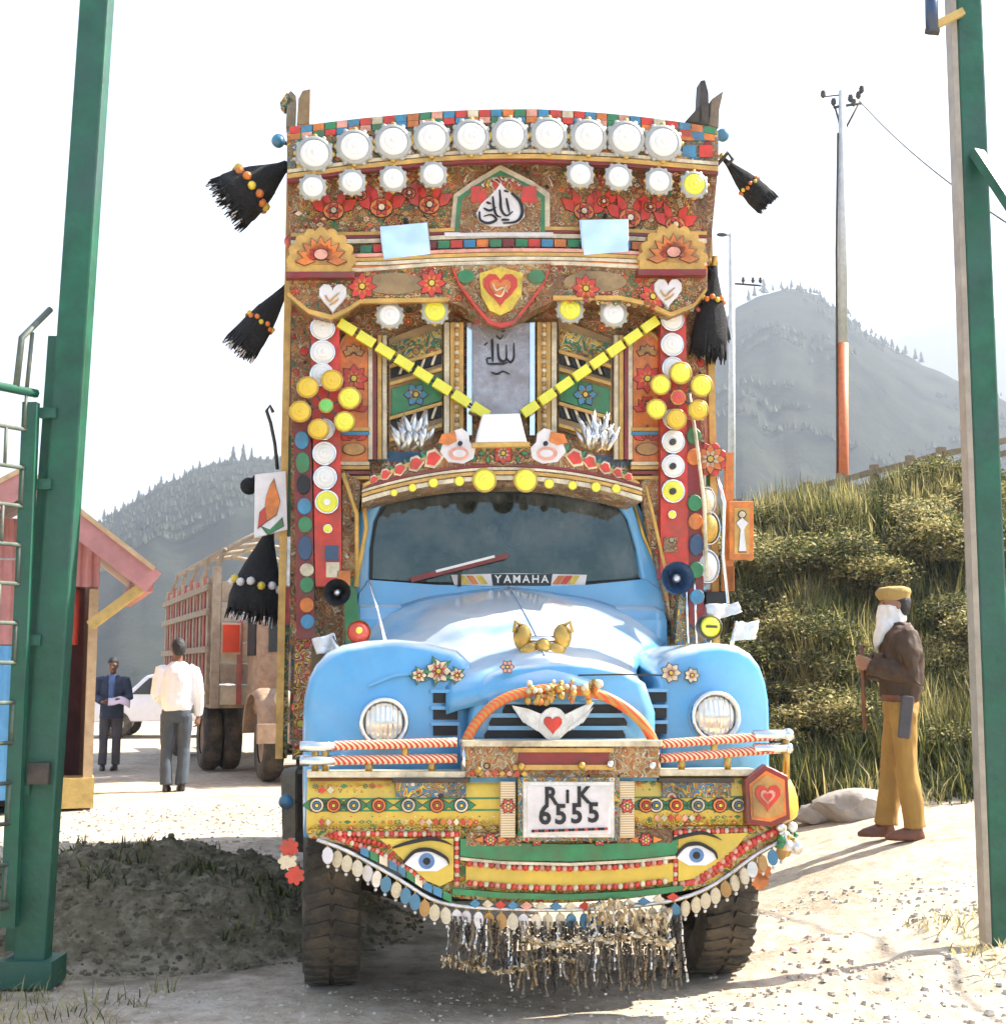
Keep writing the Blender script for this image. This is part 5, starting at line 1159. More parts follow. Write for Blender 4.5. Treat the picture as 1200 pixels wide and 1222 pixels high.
for q in (.16, .30, .45, .52): MB().box(-.05, .03, -.015, .015, -.025, .025, 'gate_green').build('hinge', gl, glt * q + Vector((-.07, -.065, 0)))
MB().box(-.05, .05, -.02, .02, -.05, .05, 'dark_steel').build('latch_plate', gl, glt * .175 + Vector((.0, -.075, 0)))
MB().box(-.13, .13, -.11, .11, -.1, .02, 'gate_green').build('base_plate', gl)
gr_, grb, grt, gru = gate_post('gate_post', 1152, 0, 1196, 1128, .145, .11, 'green steel gate post with a tan inner edge and raised stay arm', True)
MB().bar(Vector((-.09, -.01, .0)), grt + Vector((-.09, -.01, 0)), .03, .10, 'tan_steel', up=(0, 1, 0)).build('edge_strip', gr_)  # tan strip along the post's inner edge
def rel(u, v, Y, b_): return W(u, v, Y) - b_
Yr = grb.y
MB().bar(rel(1165, 182, Yr - .08, grb), rel(1210, 250, Yr - .3, grb), .07, .05, 'gate_green').build('stay_arm', gr_)
MB().bar(rel(1148, 14, Yr - .1, grb), rel(1112, 32, Yr - .12, grb), .04, .04, 'hut_yellow').build('lamp_bracket', gr_)
MB().tube([rel(1110, -20, Yr - .12, grb), rel(1112, 38, Yr - .12, grb)], .035, 'dark_blue', 10).build('lamp_tube', gr_)
MB().tube([rel(1104, 36, Yr - .12, grb), rel(1120, 38, Yr - .12, grb)], .02, 'dark_steel', 8).build('lamp_foot', gr_)
# mesh gate leaf swung open towards the camera on the left
leaf = empty('gate_leaf', (glb.x - .06, glb.y - .08, glb.z)); tag(leaf, 'open mesh gate leaf of staggered steel bars hung on the green post', 'gate')
LD = Vector((-.55, -.83, 0)).normalized(); H0, H1 = .28, 2.72
def lp(s, z): return LD * s + Vector((0, 0, z))
rows_ = 13; LW = 1.7
for j in range(rows_ + 1):
    z_ = lerp(H0, H1, j / rows_); thick = .022 if j in (0, rows_) else .011
    MB().tube([lp(.0, z_), lp(LW, z_)], thick, 'mesh_steel' if j < rows_ else 'gate_green', 6).build('mesh_bar', leaf)
for j in range(rows_):
    za, zb = lerp(H0, H1, j / rows_), lerp(H0, H1, (j + 1) / rows_)
    for k in range(8):
        s = .06 + k * .21 + (.105 if j % 2 else 0)
        if s < LW: MB().tube([lp(s, za), lp(s, zb)], .009, 'mesh_steel', 5).build('mesh_picket', leaf)
MB().tube([lp(LW, H0), lp(LW, H1)], .025, 'gate_green', 8).build('end_stile', leaf)
MB().tube([lp(.12, H1), lp(.10, H1 + .26), lp(-.06, H1 + .44)], .016, 'mesh_steel', 6).tube([lp(.06, H1), lp(.04, H1 + .30)], .010, 'mesh_steel', 6).build('top_spike', leaf)
MB().bar(lp(.03, H0 - .1), lp(.03, H1 - .05), .07, .05, 'gate_green').build('hinge_stile', leaf)
mb = MB(); mb.bar((-.35, -.1, -.02), (-.9, -.45, .0), .12, .34, 'mesh_steel'); 
o = mb.build('wheel_stop', None, (glb.x - .05, glb.y - .15, .28)); tag(o, 'grey concrete block leaning beside the green gate post', 'block')
o.location = (glb.x - .02, glb.y + .25, .2)

# hut
hut = empty('pink_hut', (0, 0, 0)); tag(hut, 'small pink metal hut with pitched roof, open dark doorway and blue base', 'hut')
HY = 14.6; c0 = W(109, 958, HY); ex = c0.x; EZ = W(109, 682, HY).z
hx0 = ex - 3.4
def hp(u, v, Y=HY): return W(u, v, Y)
ztop_door = hp(90, 703).z; zb = c0.z; dxl, dxr = hp(62, 800).x, hp(104, 800).x
# corrugated sheets, one object per sheet
def sheet(x0, x1, y, z0, z1, mat, name='wall_sheet', pitch=.11, par=hut):
    n = max(2, int((x1 - x0) / pitch) * 4); V = []
    for i in range(n + 1):
        x = lerp(x0, x1, i / n); yy = y + (.02 if (i // 2) % 2 else 0)
        V += [(x, yy, z0), (x, yy, z1)]
    o = MB().add(V, [(2 * i, 2 * i + 2, 2 * i + 3, 2 * i + 1) for i in range(n)], mat).build(name, par); o.data = finish(o.data, solid=.01); return o
xs_ = [hx0, hx0 + .85, hx0 + 1.7, dxl]
for a, c in zip(xs_, xs_[1:]):
    sheet(a, c - .01, HY, hp(20, 770).z, EZ + .1, 'pink_sheet'); sheet(a, c - .01, HY, zb + .05, hp(20, 770).z - .01, 'blue_sheet')
sheet(dxl, ex, HY, ztop_door + .02, EZ + .45, 'pink_sheet')
sheet(hx0, dxl, HY, EZ + .12, EZ + .55, 'pink_sheet', 'gable_sheet')
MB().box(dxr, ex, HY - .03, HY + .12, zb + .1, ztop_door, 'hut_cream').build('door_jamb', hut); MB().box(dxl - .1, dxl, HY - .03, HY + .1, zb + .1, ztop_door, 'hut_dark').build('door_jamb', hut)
MB().box(dxl - .15, ex + .02, HY - .06, HY + .4, zb - .05, hp(90, 928).z, 'hut_yellow').build('door_step', hut)
MB().box(hx0, ex, HY + 2.9, HY + 3.0, zb, EZ, 'pink_sheet').build('rear_wall', hut); MB().box(ex - .06, ex, HY + .13, HY + 2.9, zb, EZ, 'hut_cream').build('side_wall', hut); MB().box(hx0, hx0 + .06, HY + .1, HY + 2.9, zb, EZ, 'pink_sheet').build('side_wall', hut)
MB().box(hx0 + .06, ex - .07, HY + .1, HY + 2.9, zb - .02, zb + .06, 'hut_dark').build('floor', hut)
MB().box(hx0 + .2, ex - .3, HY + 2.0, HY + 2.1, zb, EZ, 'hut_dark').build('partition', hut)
MB().tube([hp(99, 705, HY + .2), hp(96, 770, HY + .2)], .05, 'paint_red', 8).build('red_pole', hut)
# roof: ridge runs front to back, slopes to the right eave
rg = W(20, 562, HY - .4); ev = W(166, 676, HY - .4); roofY0, roofY1 = HY - .45, HY + 3.2
slope = (ev - rg); lft = Vector((2 * rg.x - ev.x - .3, rg.y, ev.z))
for (p, q) in ((rg, ev), (lft, rg)):
    nsh = 5
    for k in range(nsh):
        y0, y1 = lerp(roofY0, roofY1, k / nsh), lerp(roofY0, roofY1, (k + 1) / nsh) - .012
        V = [(p.x, y0, p.z), (q.x, y0, q.z), (q.x, y1, q.z), (p.x, y1, p.z)]; V += [(x, y, z_ - .04) for x, y, z_ in V]
        MB().add(V, [(0, 1, 2, 3), (7, 6, 5, 4), (0, 4, 5, 1), (1, 5, 6, 2), (2, 6, 7, 3), (3, 7, 4, 0)], 'roof_sheet').build('roof_sheet', hut)
    nb = 6
    MB().bar(p + Vector((0, -.09, -.17)), q + Vector((0, -.09, -.17)), .04, .26, 'pink_sheet').build('fascia_board', hut)
    MB().bar(p + Vector((0, -.09, -.02)), q + Vector((0, -.09, -.02)), .09, .05, 'hut_cream').build('roof_edge', hut)
MB().bar(ev + Vector((-.1, -.05, -.2)), ev + Vector((-.62, .2, -.62)), .08, .1, 'hut_yellow').build('eave_brace', hut)
MB().box(ev.x - .1, ev.x, roofY0, roofY1, ev.z - .26, ev.z - .05, 'pink_sheet').build('eave_board', hut)

_R = Matrix.Rotation(math.radians(19), 4, 'Z'); hut.rotation_euler = (0, 0, math.radians(19)); hut.location = Vector((c0.x, HY, 0)) - _R @ Vector((c0.x, HY, 0))

# utility pole on the bank, lamp post behind the truck, power line
PY = 25.0; pz = gh(W(1003, 570, PY).x, PY)
pole = empty('utility_pole', (W(1003, 570, PY).x, PY, pz)); tag(pole, 'tall steel utility pole, orange below and white above, with insulators', 'utility pole')
pm('pole_white', (.62, .62, .60), rough=.5, var=.15, dirt=(.4, .38, .34), damt=.5); pm('pole_orange', (.62, .14, .03), rough=.5, var=.2)
pole.rotation_euler = (0, .030, 0)
def zz(v): return W(1003, v, PY).z - pz
MB().tube([(0, 0, -.2), (0, 0, zz(410))], .115, 'pole_orange', 14).build('lower_shaft', pole); MB().tube([(0, 0, zz(410)), (0, 0, zz(108))], [.10, .075], 'pole_white', 14).build('upper_shaft', pole)
MB().tube([(-.10, -.06, 0), (-.13, -.06, zz(300)), (-.1, -.06, zz(160))], .022, 'dark_steel', 6).build('cable_conduit', pole)
sp_ = PY / FPX
mb = MB(); mb.tube([(0, 0, zz(160)), (-9 * sp_, 0, zz(128))], .02, 'dark_steel').tube([(0, 0, zz(160)), (22 * sp_, 0, zz(120))], .02, 'dark_steel').tube([(-11 * sp_, 0, zz(128)), (24 * sp_, 0, zz(122))], .03, 'dark_steel').tube([(-26 * sp_, 0, zz(116)), (4 * sp_, 0, zz(112))], .015, 'dark_steel'); mb.build('crossarm', pole)
for du, v in ((-11, 122), (10, 117), (20, 113), (24, 106), (14, 122), (-24, 113)): MB().lathe((du * sp_, 0, zz(v)), [(.001, .09), (.045, .07), (.03, .05), (.06, .03), (.035, .01), (.06, -.01), (.02, -.07)], 'dark_steel', 'z', 10).build('insulator', pole)
a = pole.location + Matrix.Rotation(.030, 3, 'Y') @ Vector((22 * sp_, 0, zz(120))); c = W(1240, 290, 14.0); pts = []
for i in range(49): t = i / 16; p = a.lerp(c, t); p.z -= .5 * 4 * t * (1 - t) * .35 * (1 if t < 1 else 1.6); pts.append(p)
o = MB().tube(pts, .012, 'dark_steel', 5).build('power_line'); tag(o, 'thin dark power line running down from the utility pole', 'cable')
LYp = 36.0; lx = W(871, 560, LYp).x; lz = gh(lx, LYp); lamp = empty('street_lamp', (lx, LYp, lz)); tag(lamp, 'slim white street lamp post behind the decorated lorry', 'street lamp')
lamp.rotation_euler = (0, .020, 0); ls = LYp / FPX; zl = lambda v: W(871, v, LYp).z - lz
MB().tube([(0, 0, -.2), (0, 0, zl(278))], [.11, .075], 'pole_white', 12).build('shaft', lamp); MB().tube([(0, 0, zl(281)), (-8 * ls, 0, zl(280))], .03, 'pole_white').build('arm', lamp)
MB().ball((-12 * ls, 0, zl(280)), .16, 'dark_steel', 10, 6, (1, .5, .35)).build('lamp_head', lamp)
mb = MB().tube([(0, 0, zl(338)), (36 * ls, 0, zl(340))], .03, 'dark_steel'); mb.build('crossarm', lamp)
for du in (14, 26, 35): MB().lathe((du * ls, 0, zl(334)), [(.001, .1), (.05, .07), (.03, .04), (.06, .0), (.02, -.08)], 'dark_steel', 'z', 8).build('insulator', lamp)

# rail fence along the crest of the bank
pm('fence_wood', (.26, .19, .11), rough=.85, var=.3, bump=.3)
fence = empty('rail_fence', (0, 0, 0)); tag(fence, 'weathered two-rail fence along the top of the grassy bank', 'fence')
fp = []
for u, v in ((880, 611), (925, 602), (965, 591), (1005, 580), (1045, 570), (1088, 559), (1125, 549), (1165, 541), (1215, 530), (1262, 520), (1310, 511), (1360, 503), (1410, 496)): p = W(u, v - 7, 16.9); fp.append(p)
for i, (p, q) in enumerate(zip(fp, fp[1:])):
    for dz in (0, -.16): MB().bar(p + Vector((0, 0, dz)), q + Vector((-.01, 0, dz + .01 * (i % 2))), .05, .075, 'fence_wood').build('rail', fence)
for p in fp:
    zg = gh(p.x, p.y + .06); MB().box(-.05, .05, -.05, .05, min(-.1, zg - p.z - .1), .1, 'fence_wood').build('post', fence, (p.x, p.y + .08, p.z))

# ================================================================ vegetation and stones
pm('leaf_dark', (.045, .06, .015), rough=.7, var=.5, scale=3); pm('leaf_mid', (.19, .18, .05), rough=.7, var=.45, scale=3); pm('leaf_dry', (.50, .42, .18), rough=.8, var=.35, scale=3)
pm('bark', (.12, .08, .05), rough=.9, var=.3); pm('stone', (.34, .31, .27), rough=.9, var=.25, scale=5, bump=.5, bscale=18)
for k in ('leaf_dark', 'leaf_mid', 'leaf_dry'):
    nt = MATS[k].node_tree; b_ = nt.nodes['Principled BSDF']; tr = nt.nodes.new('ShaderNodeBsdfTranslucent'); mx_ = nt.nodes.new('ShaderNodeMixShader'); mx_.inputs[0].default_value = .4
    nt.links.new(b_.inputs['Base Color'].links[0].from_socket, tr.inputs[0]); nt.links.new(b_.outputs[0], mx_.inputs[1]); nt.links.new(tr.outputs[0], mx_.inputs[2]); nt.links.new(mx_.outputs[0], nt.nodes['Material Output'].inputs[0])
rv = random.Random(21)
def blade(mb_v, mb_f, mb_m, p, h, w, lean, az, mi):
    o = len(mb_v); sx_ = math.cos(az + 1.57) * w; sy_ = math.sin(az + 1.57) * w; lx_, ly_ = math.cos(az) * lean, math.sin(az) * lean
    mb_v += [(p[0] - sx_, p[1] - sy_, p[2]), (p[0] + sx_, p[1] + sy_, p[2]), (p[0] + sx_ * .7 + lx_ * .4, p[1] + sy_ * .7 + ly_ * .4, p[2] + h * .6), (p[0] - sx_ * .7 + lx_ * .4, p[1] - sy_ * .7 + ly_ * .4, p[2] + h * .6), (p[0] + lx_, p[1] + ly_, p[2] + h)]
    mb_f += [(o, o + 1, o + 2, o + 3), (o + 3, o + 2, o + 4)]; mb_m += [mi, mi]
def stuffmesh(name, v, f, m_, mats, label, cat):
    me = bpy.data.meshes.new(name); me.from_pydata(v, [], f)
    for q in mats: me.materials.append(MATS[q])
    me.polygons.foreach_set('material_index', m_); o = link(name, me); tag(o, label, cat, kind='stuff'); return o
GM = ['leaf_dark', 'leaf_mid', 'leaf_dry']
v_, f_, m_ = [], [], []
for _ in range(19000):
    x = rv.uniform(1.2, 10.5); y = rv.uniform(10.9, 17.6)
    if bank_h(x, y) < .04: continue
    cl = fbm(x * .8, y * .8, 30); 
    if rv.random() > .72 + cl or y > 16.5: continue
    z_ = gh(x, y) - .02; hh = rv.uniform(.2, .5) * (1 + .6 * cl)
    c2 = fbm(x * 1.7, y * 1.7, 77); wts = (.30 + max(0, -c2) * 1.4, .40, max(.05, .25 + c2 * 1.3))
    for k in range(rv.randint(8, 14)):
        mi = rv.choices((0, 1, 2), wts)[0]
        blade(v_, f_, m_, (x + rv.gauss(0, .07), y + rv.gauss(0, .07), z_), hh * rv.uniform(.6, 1.2), rv.uniform(.004, .011), rv.uniform(.03, .26), rv.uniform(0, 6.28), mi)
stuffmesh('bank_grass', v_, f_, m_, GM, 'tangled green and straw-coloured grass covering the bank', 'grass')
# shrubs: leaf clumps on a few stems
def shrub_mesh(seed, dark):
    r = random.Random(seed); v, f, mm = [], [], []
    lob = [(r.uniform(-.28, .28), r.uniform(-.22, .22), r.uniform(.22, .55), r.uniform(.16, .3)) for _ in range(9)]
    for cx_, cy_, cz_, R in lob:
        for _ in range(420):
            a, t = r.uniform(0, 6.28), math.acos(r.uniform(-.6, 1)); q = R * r.uniform(.45, 1.08) 
            p = Vector((cx_ + q * math.sin(t) * math.cos(a), cy_ + q * math.sin(t) * math.sin(a), cz_ + q * math.cos(t) * .9)); s = r.uniform(.008, .022)
            n = Vector((r.gauss(0, 1), r.gauss(0, 1), r.gauss(.5, 1))).normalized(); tx = n.cross(Vector((r.gauss(0, 1), r.gauss(0, 1), r.gauss(0, 1)))).normalized(); ty = n.cross(tx); o = len(v)
            v += [p - tx * s * 1.3, p + ty * s * .6, p + tx * s * 1.5, p - ty * s * .6]; f.append((o, o + 1, o + 2, o + 3)); mm.append(r.choices((0, 1, 2), (.5, .38, .12) if dark else (.18, .42, .40))[0])
    me = bpy.data.meshes.new('foliage'); me.from_pydata([tuple(p) for p in v], [], f)
    for q in GM: me.materials.append(MATS[q])
    me.polygons.foreach_set('material_index', mm); return me
SHR = [(shrub_mesh(40 + i, i < 3), i < 3) for i in range(5)]
stem = MB()
for k in range(5): a = k * 1.26; stem.tube([(0, 0, -.05), (.08 * math.cos(a), .08 * math.sin(a), .2), (.2 * math.cos(a), .2 * math.sin(a), .42)], [.018, .012, .005], 'bark', 5)
stem_me = stem.mesh('stem')
spots = []
for u, v, s in ((905, 640, 1.0), (935, 632, 1.1), (965, 650, 1.2), (1000, 640, 1.0), (1040, 622, 1.2), (1080, 600, 1.3), (1120, 585, 1.4), (1145, 620, 1.3), (1100, 640, 1.2), (920, 700, 1.3), (955, 715, 1.4), (1000, 705, 1.4), (1030, 730, 1.3), (900, 760, 1.2), (940, 790, 1.2), (985, 800, 1.1), (1020, 830, 1.0), (1130, 700, 1.4), (1140, 770, 1.2), (1120, 820, 1.0), (1150, 850, 1.0), (930, 870, 1.2), (965, 880, 1.1), (920, 910, 1.1), (990, 900, 1.0), (1130, 920, .9), (1155, 930, .9), (950, 930, .9), (1010, 870, .9), (1120, 660, 1.2), (1190, 600, 1.4), (1195, 700, 1.4), (1190, 800, 1.2), (1195, 900, 1.1), (880, 690, 1.2), (890, 830, 1.1)):
    d = ray(u, v); t = 10.6
    while t < 20 and CAMZ + d[2] * t > gh(d[0] * t, d[1] * t): t += .05
    spots.append((d[0] * t, d[1] * t + .1, s, ('just below the rail fence' if v < 660 else 'halfway up the bank' if v < 800 else 'at the foot of the bank') + (' near the lorry' if u < 985 else ' behind the uniformed person' if u < 1105 else ' beside the gate post')))
for i, (x, y, s, wh) in enumerate(spots):
    me, dk = SHR[(i * 7) % 5]; o = empty('shrub', (x, y, gh(x, y) - .03), rv.uniform(0, 6.28)); s *= .95; kz = .45 if 'fence' in wh else rv.uniform(.55, .85); o.scale = (s * rv.uniform(.9, 1.5), s, s * kz)
    tag(o, ('dark leafy shrub ' if dk else 'pale olive shrub ') + wh, 'shrub', ('dark shrubs ' if dk else 'olive shrubs ') + wh)
    link('foliage', me, o); link('stem', stem_me, o)
# boulders at the foot of the bank and loose stones
def rock(x, y, s, seed, sc, label, grp=None, name='boulder', mat='stone', sub=3):
    bm = bmesh.new(); bmesh.ops.create_icosphere(bm, subdivisions=sub, radius=1)
    for q in bm.verts:
        n = q.co.normalized(); q.co = Vector((n.x * sc[0], n.y * sc[1], n.z * sc[2])) * (1 + .28 * fbm(n.x * 1.2 + seed, n.y * 1.2, n.z * 1.2) + .06 * fbm(n.x * 4, n.y * 4, seed)) * s
    me = bpy.data.meshes.new(name); bm.to_mesh(me); bm.free(); me.materials.append(MATS[mat]); o = link(name, me, None, (x, y, gh(x, y) + s * sc[2] * .35)); smooth_angle(o, 35); tag(o, label, 'rock', grp); return o
for u, v, Y, s, sc, lab in ((1022, 958, 11.0, .30, (1.15, .8, .55), 'broad grey boulder at the foot of the bank behind the uniformed person'), (1125, 882, 12.0, .22, (1, .8, .7), 'pale rounded boulder showing between shrubs beside the khaki trousers'), (1155, 884, 12.1, .26, (1.2, .8, .6), 'large pale boulder on the bank next to the green gate post'), (978, 950, 11.1, .16, (1.2, .8, .6), 'small grey boulder half hidden in grass at the bank foot')):
    p = W(u, v, Y); rock(p.x, Y, s, u * .37, sc, lab)
v_, f_, m_ = [], [], []
def pebble(x, y, s, mi, z_=None):
    o = len(v_); z_ = gh(x, y) if z_ is None else z_; a = rv.uniform(0, 6.28); k = rv.uniform(.6, 1.3); hh = s * rv.uniform(.5, .9)
    for i in range(5): an = a + 1.2566 * i; rr = s * rv.uniform(.75, 1.2); v_.append((x + rr * math.cos(an) * k, y + rr * math.sin(an), z_ - .003))
    for i in range(5): an = a + 1.2566 * i + .3; rr = s * rv.uniform(.45, .75); v_.append((x + rr * math.cos(an) * k, y + rr * math.sin(an), z_ + hh * rv.uniform(.6, 1)))
    for i in range(5): j = (i + 1) % 5; f_.append((o + i, o + j, o + 5 + j, o + 5 + i)); m_.append(mi)
    f_.append((o + 5, o + 6, o + 7, o + 8, o + 9)); m_.append(mi)
pm('pebble_pale', (.50, .45, .37), rough=.9, var=.2); pm('pebble_brown', (.42, .35, .27), rough=.9, var=.3); pm('soil_clod', (.125, .105, .062), rough=.95, var=.5, bump=.5)
for _ in range(6500):
    x, y = rv.uniform(.8, 4.5), rv.uniform(5.3, 8.6)
    if rv.random() < .4 + .9 * fbm(x * 1.3, y * 1.3, 17): pebble(x, y, rv.choice((.005, .007, .009, .012, .016, .024)), rv.choice((0, 0, 1)))
for _ in range(1300): pebble(rv.uniform(-5, -1.2), rv.uniform(9.4, 15), rv.uniform(.008, .03), rv.choice((0, 1, 1)))
for _ in range(900): pebble(rv.uniform(-2.6, 1.6), rv.uniform(5.3, 6.6), rv.uniform(.005, .014), rv.choice((0, 1)))
stuffmesh('gravel', v_, f_, m_, ['pebble_pale', 'pebble_brown'], 'loose pebbles and gravel scattered over the pale dirt', 'gravel')
v_, f_, m_ = [], [], []
for _ in range(4200):
    a, q = rv.uniform(0, 6.28), math.sqrt(rv.random()) * 1.25; x, y = -2.15 + 1.35 * q * math.cos(a), 8.1 + 1.05 * q * math.sin(a); pebble(x, y, rv.choice((.006, .008, .012, .016, .024)) * rv.uniform(.7, 1.2), 0)
stuffmesh('earth_clods', v_, f_, m_, ['soil_clod', 'pebble_brown'], 'dark clods of soil lying over the earth heap', 'soil')
v_, f_, m_ = [], [], []
for _ in range(260):
    x, y = rv.uniform(-2.9, -1.55), rv.uniform(5.2, 6.7); 
    if rv.random() > .5 + fbm(x * 2, y * 2, 41) * 1.2 - (x + 2.2) * .5: continue
    for k in range(rv.randint(8, 16)): blade(v_, f_, m_, (x + rv.gauss(0, .04), y + rv.gauss(0, .04), gh(x, y) - .01), rv.uniform(.03, .10), rv.uniform(.0015, .004), rv.uniform(.02, .12), rv.uniform(0, 6.28), rv.choice((1, 2, 2, 0)))
for _ in range(420):
    x, y = rv.uniform(-3.2, -.9), rv.uniform(7.2, 9.1)
    if fbm(x * 1.6, y * 1.6, 50) < .05: continue
    for k in range(8): blade(v_, f_, m_, (x + rv.gauss(0, .04), y + rv.gauss(0, .04), gh(x, y) - .01), rv.uniform(.03, .10), rv.uniform(.004, .009), rv.uniform(.02, .08), rv.uniform(0, 6.28), rv.choice((0, 0, 1)))
for _ in range(200):
    x, y = rv.uniform(2.2, 3.4), rv.uniform(5.4, 7.6)
    for k in range(7): blade(v_, f_, m_, (x + rv.gauss(0, .04), y + rv.gauss(0, .04), gh(x, y) - .01), rv.uniform(.02, .07), rv.uniform(.003, .007), rv.uniform(.02, .08), rv.uniform(0, 6.28), rv.choice((2, 2, 1)))
stuffmesh('weeds', v_, f_, m_, GM, 'short dry weeds around the gate post feet', 'grass')
# conifers on the ridges
def pine_mesh(seed):
    r = random.Random(seed); mb = MB(); n = 9
    for k in range(n):
        t = k / n; z0 = lerp(.16, .93, t); R = .20 * (1 - t) ** .8 + .02; nb = 9
        for i in range(nb):
            a = 6.283 * i / nb + r.uniform(-.3, .3); rr = R * r.uniform(.55, 1.2); w = .07 * (1 - t) + .02
            ca, sa = math.cos(a), math.sin(a); mb.add([(0, 0, z0 + .08), (ca * rr - sa * w, sa * rr + ca * w, z0 - .03 * r.random()), (ca * rr * 1.15, sa * rr * 1.15, z0 - .02), (ca * rr + sa * w, sa * rr - ca * w, z0 - .03 * r.random())], [(0, 1, 2), (0, 2, 3)], 'pine_leaf')
    return mb.mesh('crown')
pm('pine_leaf', (.03, .045, .025), rough=.9, var=.4, scale=2)
PIN = [pine_mesh(i) for i in range(4)]; trunk_me = MB().tube([(0, 0, -.15), (0, 0, .5), (0, 0, .98)], [.022, .016, .004], 'bark', 6).mesh('trunk')
def pine(u, vt, vb, D, grp, lab):
    p = W(u, vb, D); h = W(u, vt, D).z - p.z; o = empty('pine_tree', p, rv.uniform(0, 6.28)); o.scale = (h * rv.uniform(.8, 1.2), h * rv.uniform(.8, 1.2), h); tag(o, lab, 'tree', grp); link('crown', rv.choice(PIN), o); link('trunk', trunk_me, o)
for u, vt, vb in ((137, 602, 620), (147, 597, 613), (165, 583, 604), (178, 578, 594), (192, 566, 588), (207, 562, 582), (220, 558, 574), (238, 548, 566), (246, 552, 562), (262, 543, 558), (278, 530, 555), (290, 527, 552), (300, 532, 552), (124, 606, 622), (158, 594, 606), (230, 553, 568)): pine(u, vt, vb, 397, *(('tall pines at the top of the left ridge', 'tall dark pine on the ridge beside the lorry, among the tallest') if u > 270 else ('pines along the ridge', 'dark pine on the sloping ridge between the hut and the tallest pines') if u > 150 else ('pines behind the hut roof', 'small pine on the low end of the ridge just past the hut eave')))
for u, vt, vb in ((893, 343, 360), (900, 338, 355), (911, 330, 352), (922, 336, 348), (932, 333, 346), (944, 332, 344), (955, 334, 346), (1056, 398, 412), (1064, 402, 416), (1080, 410, 424), (1092, 414, 430), (1099, 418, 434), (978, 344, 356), (1020, 376, 390)): pine(u, vt, vb, 427, *(('pines by the lamp post', 'small pine on the hill top between the lamp post and the utility pole') if u < 1003 else ('pines beyond the utility pole', 'small pine on the falling ridge between the utility pole and the gate post')))

# far-off forest on the hill slopes, one mass each
for hi, (D, Vv, n, rows) in enumerate(HILL[:2]):
    v_, f_ = [], []
    for _ in range(15000):
        j = rv.randint(int(rows * (.36 if hi == 0 else .45)), int(rows * .7)); i = rv.randint(1, n - 1); x, y, z_ = Vv[j * (n + 1) + i]; x2, y2, z2 = Vv[j * (n + 1) + i - 1]; t = rv.random(); x, y, z_ = lerp(x, x2, t), lerp(y, y2, t) + rv.uniform(-4, 4), lerp(z_, z2, t)
        if fbm(x * .012, z_ * .02, 60 + hi) < -.12: continue
        h_ = rv.uniform(.7, 1.5); r_ = h_ * rv.uniform(.35, .6); o = len(v_)
        for k in range(6): a = k * 1.047; q = r_ * rv.uniform(.7, 1.25); v_.append((x + q * math.cos(a), y + q * math.sin(a), z_ + h_ * rv.uniform(-.1, .1) - .5))
        v_.append((x, y, z_ + h_))
        for k in range(6): f_.append((o + k, o + (k + 1) % 6, o + 6))
    stuffmesh('forest', v_, f_, [0] * len(f_), ['pine_leaf'], ('dark forest covering the hill behind the bank', 'dark forest covering the hill behind the hut')[hi], 'forest')

# ================================================================ parked lorry and car in the background
pm('car_white', (.72, .68, .68), rough=.25, var=.05, coat=.5); pm('car_glass', (.03, .04, .045), rough=.08, var=.1)
A_ = W(250, 900, 19.5); lor = empty('parked_lorry', (A_.x, A_.y, gh(A_.x, A_.y)), math.atan2(.346, .938)); tag(lor, 'dusty parked lorry with tall red and grey wooden side slats', 'truck')
pm('slat_red', (.33, .06, .045), rough=.75, var=.3, dirt=(.28, .2, .14), damt=.6); pm('slat_grey', (.30, .24, .17), rough=.85, var=.3, bump=.2); pm('mud', (.34, .23, .15), rough=.95, var=.3, bump=.3); pm('panel_cream', (.48, .42, .30), rough=.7, var=.2, dirt=(.3, .22, .14), damt=.6); pm('canvas', (.42, .36, .27), rough=.95, var=.25, bump=.3)
MB().box(.0, 2.3, .0, 5.9, .95, 1.15, 'slat_grey').build('bed', lor); MB().box(.5, .7, .1, 7.4, .7, .95, 'dark_steel').box(1.6, 1.8, .1, 7.4, .7, .95, 'dark_steel').build('chassis', lor)
for k in range(15): y = .18 + k * .39; MB().box(-.05, .0, y, y + .20, 1.0, 2.85 + .04 * (k % 3), 'slat_red' if k % 2 else 'slat_grey').build('side_slat', lor)
for k in range(15): y = .18 + k * .39; MB().box(2.3, 2.35, y, y + .20, 1.0, 2.85 + .04 * (k % 3), 'slat_red' if k % 2 else 'slat_grey').build('side_slat', lor)
for z_ in (1.2, 1.75, 2.3, 2.65): MB().box(-.10, -.052, .0, 5.9, z_, z_ + .09, 'slat_grey').build('side_rail', lor)
for x in (-.02, 2.2): MB().box(x, x + .12, -.08, .03, .95, 3.0, 'slat_grey').build('corner_post', lor)
for k, mt in enumerate(('panel_cream', 'slat_grey', 'panel_cream', 'panel_cream', 'canvas', 'slat_grey')): MB().box(.11, 2.19, -.05, .0, 1.0 + k * .3, 1.28 + k * .3, mt).build('tail_plank', lor)
for x in (.35, .8, 1.3, 1.8): MB().box(x, x + .07, -.09, -.052, 1.0, 2.8, 'slat_red').build('tail_batten', lor)
for k in range(5): 
    y = .1 + k * 1.4; MB().tube([(0, y, 2.8), (.15, y, 3.25), (.7, y, 3.55), (1.15, y, 3.62), (1.6, y, 3.55), (2.15, y, 3.25), (2.3, y, 2.8)], .04, 'slat_grey', 7).build('hoop', lor)
for x, z_ in ((.15, 3.25), (1.15, 3.62), (2.15, 3.25)): MB().tube([(x, .0, z_), (x, 5.8, z_)], .035, 'slat_grey', 6).build('hoop_purlin', lor)
